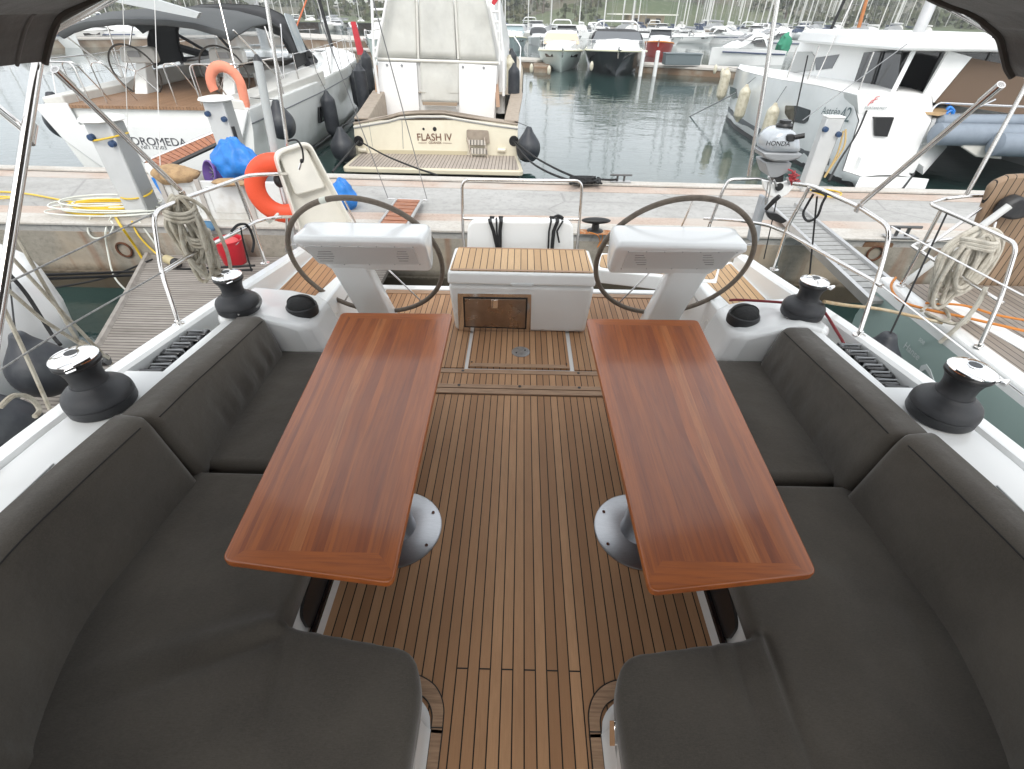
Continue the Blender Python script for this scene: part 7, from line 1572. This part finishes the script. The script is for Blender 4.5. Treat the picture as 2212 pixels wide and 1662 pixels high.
SIDEW = ['white motor boat in the far rows at upper left', 'white motor boat in the far rows left of the cream yacht', 'white motor boat in the far rows at right under the hill']
for i, (px, py, dg_) in enumerate(pts_):
    src = base_fb if i % 2 == 0 else sb2
    loc = U(px, py, z=WZ); k = (.62+.35*rd.random()) if i < 35 else 1.05
    c = copy_tree(src, loc=(loc.x, loc.y, WZ*(1-k)), rz=math.radians(dg_+rd.uniform(-15, 15)), scale=k, label=SIDEW[0 if px < 560 else (1 if px < 900 else 2)]); c['group'] = ('motor boats in the far rows at upper left', 'motor boats in the far rows left of centre', 'motor boats in the far rows at right')[0 if px < 560 else (1 if px < 900 else 2)]
# ------------------------------------------------------------------ sailing boats with bare masts
def sailboat(L_, H_, hm, cover, label, grp):
    H_ *= 1.45
    t = thing('sailing_boat', label, 'sailing boat', (0, 0, 0), group=grp); B2 = L_*.16; secs = []
    for f, w, z in ((0, .75, .85), (.2, .95, .85), (.45, 1, .88), (.7, .75, .95), (.88, .35, 1.02), (1, .02, 1.08)):
        y = (f-.5)*L_; w *= B2; secs.append([(-w, y, WZ+z), (-w*.95, y, WZ+z*.5), (-w*.8, y, WZ), (0, y, WZ-.3), (w*.8, y, WZ), (w*.95, y, WZ+z*.5), (w, y, WZ+z)])
    G(world=False).loft(secs).build('hull', hm, t, sharp=50)
    secs = [[(-w, y, WZ+.85), (-w*.9, y, WZ+.85+h), (w*.9, y, WZ+.85+h), (w, y, WZ+.85)] for y, w, h in ((-.3*L_, B2*.7, .3), (-.1*L_, B2*.7, .45), (.12*L_, B2*.6, .4), (.28*L_, B2*.35, .1))]
    G(world=False).loft(secs).build('coachroof', GEL, t, bevel=.04)
    G(world=False).tube([(0, .05*L_, WZ+1), (0, .05*L_, WZ+1+H_)], [.11, .08], 8).build('mast', pbr('mast_pale', (.62, .62, .60), .4), t)
    g = G(world=False)
    g.tube([(-.95, .05*L_, WZ+1+H_*.36), (.95, .05*L_, WZ+1+H_*.36)], .03, 5); g.build('spreader', pbr('mast_pale', (.62, .62, .60), .4), t)
    G(world=False).tube([(-.75, .05*L_, WZ+1+H_*.66), (.75, .05*L_, WZ+1+H_*.66)], .03, 5).build('spreader', pbr('mast_pale', (.62, .62, .60), .4), t)
    G(world=False).tube([(0, .04*L_, WZ+2.1), (0, -.36*L_, WZ+2.1)], [.18, .12], 8).build('boom', cover, t)
    WR = pbr('rigging_grey', (.35, .35, .34), .5, .5)
    for a, b in (((0, .49*L_, WZ+1.1), (0, .05*L_, WZ+H_)), ((0, -.49*L_, WZ+.9), (0, .05*L_, WZ+1+H_))): G(world=False).tube([a, b], .022, 4).build('stay', WR, t)
    for s in (-1, 1): G(world=False).tube([(s*B2*.95, .03*L_, WZ+.9), (s*.95, .05*L_, WZ+1+H_*.36), (0, .05*L_, WZ+H_)], .018, 4).build('shroud', WR, t)
    secs = [[V((B2*.7*_c(q), y, WZ+1.2+h*abs(_s(q)))) for q in [math.pi*(1-k/8) for k in range(9)]] for y, h in ((-.2*L_, .75), (-.08*L_, .6), (0, .1))]
    G(world=False).loft(secs).build('sprayhood', cover, t)
    return t
SBL = ['white sailing boat with a bare mast in the crowded rows at right below the hill', 'white sailing boat with a bare mast in the rows at upper left', 'white sailing boat with a bare mast in the gap left of the cream yacht', 'white sailing boat with a bare mast in the far row right of the cream yacht']
SBG = ['sailing boats in the rows at right', 'sailing boats in the rows at upper left', 'sailing boats in the gap left of centre', 'sailing boats right of the cream yacht']
protos = [sailboat(10.5, 14, GEL, pbr('navy_cover', (.03, .05, .10), .8), SBL[0], SBG[0]), sailboat(9, 12.5, GEL, WHC, SBL[0], SBG[0]), sailboat(12, 16.5, pbr('offwhite_hull', (.7, .69, .63), .3), pbr('grey_cover', (.35, .36, .37), .8), SBL[0], SBG[0])]
mp_ = [(1452, 84), (1470, 78), (1478, 88), (1497, 80), (1512, 74), (1530, 78), (1548, 72), (1566, 86), (1590, 78), (1602, 84), (1622, 74), (1634, 82), (1662, 78), (1690, 88), (1705, 76), (1728, 86), (1742, 76), (1768, 80), (1786, 88), (1811, 78), (1838, 84), (1860, 76), (1886, 84), (1915, 80), (1950, 78), (1985, 84), (2030, 78), (2075, 80),
       (1360, 92), (1342, 84), (1375, 80), (1250, 80), (1139, 82), (1092, 86), (1085, 76), (1188, 84), (1300, 78),
       (1640, 66), (1580, 66), (1520, 66), (1480, 66), (1710, 68), (1760, 68), (1830, 68),
       (720, 66), (700, 58), (668, 60), (740, 60), (640, 56), (615, 62), (598, 56), (560, 58), (780, 62), (528, 60),
       (490, 56), (455, 60), (410, 54), (365, 60), (330, 52), (285, 56), (240, 60), (205, 54), (165, 60), (120, 56), (75, 62), (35, 58), (-20, 60), (-70, 58)]
mp_ += [(1455+((k*67) % 470), 64+((k*29) % 17)) for k in range(34)]
used = set()
for i, (px, py) in enumerate(mp_):
    k = i % 3; loc = U(px, py, z=WZ); sc = .62+.3*rd.random()
    j = 0 if px >= 1400 else (1 if px < 580 else (2 if px < 800 else 3))
    ang = math.radians(rd.choice((0, 180))+rd.uniform(-12, 12)); zz = WZ*(1-sc)
    if k not in used: o = protos[k]; used.add(k); o.location = (loc.x, loc.y, zz); o.rotation_euler = (0, 0, ang); o.scale = (sc,)*3; o['label'] = SBL[j]; o['group'] = SBG[j]
    else: o = copy_tree(protos[k], loc=(loc.x, loc.y, zz), rz=ang, scale=sc, label=SBL[j]); o['group'] = SBG[j]
o = G().tube([U(1855, 60, Y=40), U(1872, 0, Y=40), U(1890, -60, Y=40)], [.12, .10, .08], 8).build('wooden_mast', pbr('orange_mast', (.55, .2, .06), .5)); tag(o, 'orange-brown wooden mast standing among the pale masts behind the catamaran', 'mast')
o = G().tube([U(662, 60, Y=40) if 0 else U(628, 92, Y=40), U(660, 6, Y=40), U(668, -20, Y=40)], [.05, .05, .04], 6).build('orange_pole', pbr('orange_pole_paint', (.75, .2, .08), .5)); tag(o, 'thin orange-red pole slanting behind the left yacht bow', 'pole')
# green nets and small craft by the far pontoon at right
nt_ = thing('fishing_net', 'pile of green fishing net on the far pontoon near the catamaran bow', 'fishing net', U(1688, 118, z=-.1)); g = G(world=False); g.ball((0, 0, .5), (.5, .4, .8), n=18)
for v in g.v: v += V((1, .6, .8))*.35*noise.noise(v*3)
g.build('net_pile', pbr('net_green', (.04, .25, .15), .9), nt_)
t = thing('storage_box', 'grey storage box standing on the pontoon left of the speed boat', 'box', U(1470, 140, z=-.12)); G(world=False).bb(-1, 1, -.4, .4, 0, .5).build('box_body', pbr('box_slate', (.12, .15, .16), .6), t, bevel=.03); G(world=False).bb(-1.03, 1.03, -.43, .43, .5, .55).build('box_lid', pbr('box_slate', (.12, .15, .16), .6), t)
# small shed with pale flat roof on the shore
t = thing('shed', 'low shore shed with wide pale flat roof behind the red boat', 'building', (38, 95, .3))
x_ = U(1385, 62, Y=95).x
G().bb(x_-2.2, x_+3.4, 95, 99, .2, 1.9).build('wall', pbr('shed_wall', (.5, .42, .30), .8), t); G().bb(x_-5, x_+5, 93, 100, 1.9, 2.05).build('roof', pbr('shed_roof', (.7, .7, .62), .7), t)
for q in (-1, .8, 2.5): G().bb(x_+q-.35, x_+q+.35, 94.9, 95, .8, 1.5).build('window', BLK, t)

# ------------------------------------------------------------------ hill, trees, houses
def hillz(x, y):
    s = max(0, (y-100)/125); s = min(1, s); s = s*s*(3-2*s)
    top = interp([(-400, 14), (-200, 9), (-120, 7), (-60, 4.5), (-15, 3.5), (0, 4.5), (10, 16), (40, 30), (80, 26), (118, 14), (136, 5.2), (150, 4.6), (165, 11), (220, 22), (400, 26)], x*250/max(y, 60))
    return .35+s*top+1.6*noise.noise(V((x*.02, y*.02, 5)))*s+.8*noise.noise(V((x*.07, y*.07, 9)))*s
xs = frange(-460, 460, 130); ysn = frange(96, 330, 44); vs_ = []; fs = []
for y in ysn:
    for x in xs: vs_.append((x, y, hillz(x, y)))
n_ = len(xs)
for i in range(len(ysn)-1):
    for k in range(n_-1): fs.append((i*n_+k, i*n_+k+1, (i+1)*n_+k+1, (i+1)*n_+k))
def hillmat():
    m, t, b = nodes_('hill_scrub'); co = N(t, 'ShaderNodeTexCoord').outputs['Object']
    n1 = N(t, 'ShaderNodeTexNoise', {0: co, 'Scale': .06, 'Detail': 8, 'Roughness': .7}).outputs[0]; n2 = N(t, 'ShaderNodeTexNoise', {0: co, 'Scale': .5, 'Detail': 6, 'Roughness': .7}).outputs[0]
    c = mixc(t, ramp(t, n1, .4, .6), (.06, .07, .04), (.135, .12, .08)); c = mixc(t, ramp(t, n2, .55, .7), c, (.24, .225, .19)); c = mixc(t, ramp(t, n2, .45, .3), c, (.03, .04, .02))
    z = N(t, 'ShaderNodeSeparateXYZ', {0: co}).outputs; lo = M_(t, 'LESS_THAN', z[1], 128)
    c = mixc(t, M_(t, 'MULTIPLY', lo, .45), c, (.07, .12, .03)); t.links.new(c, b.inputs['Base Color']); b.inputs['Roughness'].default_value = .95; return m
g = G(); g.add(vs_, fs); tag(g.build('hill', hillmat(), sharp=180), kind='structure')
LEAF = pbr('scrub_leaf', (.07, .085, .04), .8, c2=(.13, .12, .075), vscale=.35, spec=.2); LEAFD = pbr('dark_leaf', (.038, .055, .026), .8, c2=(.075, .08, .04), vscale=.8, spec=.2)
def leaves(g, c, r, n, rd, sz):
    for _ in range(n):
        u, v_ = rd.random()*2*math.pi, rd.uniform(-.5, 1); rr = (.45+.55*rd.random()**.5)
        p = V(c)+V((r[0]*_c(u)*math.sqrt(max(0, 1-v_*v_))*rr, r[1]*_s(u)*math.sqrt(max(0, 1-v_*v_))*rr, r[2]*v_*rr))
        a = V((rd.uniform(-1, 1), rd.uniform(-.6, .6), rd.uniform(-1, 1))).normalized()*sz; b = a.cross(V((rd.uniform(-1, 1), rd.uniform(-1, 1), rd.uniform(-1, 1)))).normalized()*sz
        g.add([p-a*.6, p+b*.7, p+a*.6, p-b*.6], [(0, 1, 2, 3)])
rd = random.Random(5); g = G()
for _ in range(3000):
    x = rd.uniform(-150, 230); y = 108+200*rd.random()**.9
    if noise.noise(V((x*.03, y*.03, 2)))+rd.uniform(-.3, .3) < -.08: continue
    r_ = rd.uniform(1.0, 3.2); leaves(g, (x, y, hillz(x, y)+.3*r_), (r_, r_, r_*.75), int(14+r_*9), rd, .42+.12*r_)
tag(g.build('scrub_bushes', LEAF), kind='stuff')
BARK = pbr('bark', (.12, .09, .07), .9)
def tree(x, y, h, r, label, grp, seed, bare=False):
    rd = random.Random(seed); z0 = hillz(x, y)-.3; t = thing('tree', label, 'tree', (x, y, z0), group=grp)
    g = G(world=False); g.tube([(0, 0, 0), (.2*_s(seed), 0, h*.5), (.1, 0, h*.85)], [.22, .15, .06], 6)
    for k in range(5): q = k*1.3+seed; g.tube([(0, 0, h*(.35+.09*k)), (r*.6*_c(q), r*.6*_s(q), h*(.55+.08*k))], [.08, .03], 4)
    g.build('trunk', BARK, t); g = G(world=False)
    for k in range(9): leaves(g, (rd.uniform(-r, r)*.6, rd.uniform(-r, r)*.6, h*rd.uniform(.5, .98)), (r*.5, r*.5, r*.38), 34, rd, .38)
    g.build('crown', LEAFD, t); return t
for i in range(22):
    px = 1085+rd.uniform(0, 230); Yt = rd.uniform(125, 165); x = (px-1119)/1309*Yt
    tree(x, Yt, rd.uniform(3.5, 6), rd.uniform(1.5, 2.4), 'olive-green tree in the grove at the foot of the hill right of the cream yacht', 'trees in the grove behind the cruisers', i)
for i in range(12):
    px = 1330+rd.uniform(0, 560); Yt = rd.uniform(120, 175); x = (px-1119)/1309*Yt
    tree(x, Yt, rd.uniform(2.8, 5), rd.uniform(1.6, 2.6), 'dark green tree low on the hillside behind the masts at right', 'trees on the hillside at right', 50+i)
for i in range(18):
    px = rd.uniform(100, 800); Yt = rd.uniform(120, 190); x = (px-1119)/1309*Yt
    tree(x, Yt, rd.uniform(4, 6.5), rd.uniform(1.8, 3), 'dark green tree among the houses at upper left', 'trees among the houses', 90+i)
WHW = pbr('house_white', (.74, .74, .70), .8, var=.1, vscale=.3); HG = pbr('house_glass', (.06, .07, .08), .2); HGR = pbr('house_beige', (.55, .5, .42), .8)
def house(px, Yh, w, d, storeys, label, zoff=0, mt=None, z0=None):
    x = (px-1119)/1309*Yh; z0 = hillz(x, Yh)-1 if z0 is None else z0; t = thing('house', label, 'building', (x, Yh, z0), group=None); H = 3*storeys
    G(world=False).bb(-w/2, w/2, 0, d, 0, H+1).build('wall', mt or WHW, t)
    G(world=False).bb(-w/2-.3, w/2+.3, -.3, d+.3, H+1, H+1.25).build('roof', mt or WHW, t)
    for s_ in range(storeys):
        G(world=False).bb(-w/2-.1, w/2+.1, -1.2, -.001, 1+3*s_, 1.18+3*s_).build('balcony', mt or WHW, t)
        G(world=False).bb(-w/2, w/2, -1.2, -1.12, 1.18+3*s_, 1.9+3*s_).build('balcony_rail', pbr('rail_pale', (.6, .62, .6), .5), t)
        n = max(2, int(w/3))
        for k in range(n):
            xx = -w/2+w*(k+.5)/n; G(world=False).bb(xx-.7, xx+.7, -.03, -.002, 1.3+3*s_, 3.3+3*s_).build('window', HG, t)
    return t
house(757, 150, 11, 8, 3, 'three-storey white apartment house with balconies, left one of the pair above the gap', z0=-1.5)
house(800, 152, 10, 8, 3, 'three-storey white apartment house with balconies, right one of the pair by the cream yacht', z0=-1.5)
house(690, 190, 9, 7, 2, 'small white house on the slope left of the apartment pair', z0=1)
house(640, 205, 8, 7, 1, 'low white house farthest left on the gap skyline', z0=2)
house(600, 170, 10, 7, 2, 'beige two-storey house behind the left yacht bow', mt=HGR, z0=-1)
house(1098, 210, 14, 8, 1, 'pale house roofline above the grove beside the red flag', z0=1.2)
house(500, 150, 13, 8, 2, 'white two-storey house behind the sprayhood of the left yacht', z0=-1)
house(350, 150, 16, 8, 2, 'wide white house farthest to the upper left', z0=-1)

# ------------------------------------------------------------------ damp air
hz = bpy.data.materials.new('haze_air'); hz.use_nodes = True; t = hz.node_tree; t.nodes.clear()
pv = t.nodes.new('ShaderNodeVolumePrincipled'); pv.inputs['Color'].default_value = (.93, .95, .97, 1); pv.inputs['Density'].default_value = .0012; pv.inputs['Anisotropy'].default_value = .2
t.links.new(pv.outputs[0], t.nodes.new('ShaderNodeOutputMaterial').inputs['Volume'])
g = G(); g.bb(-1300, 1300, -300, 1500, WZ-8, 60); tag(g.build('haze', hz), kind='stuff')
scene.cycles.volume_bounces = 0
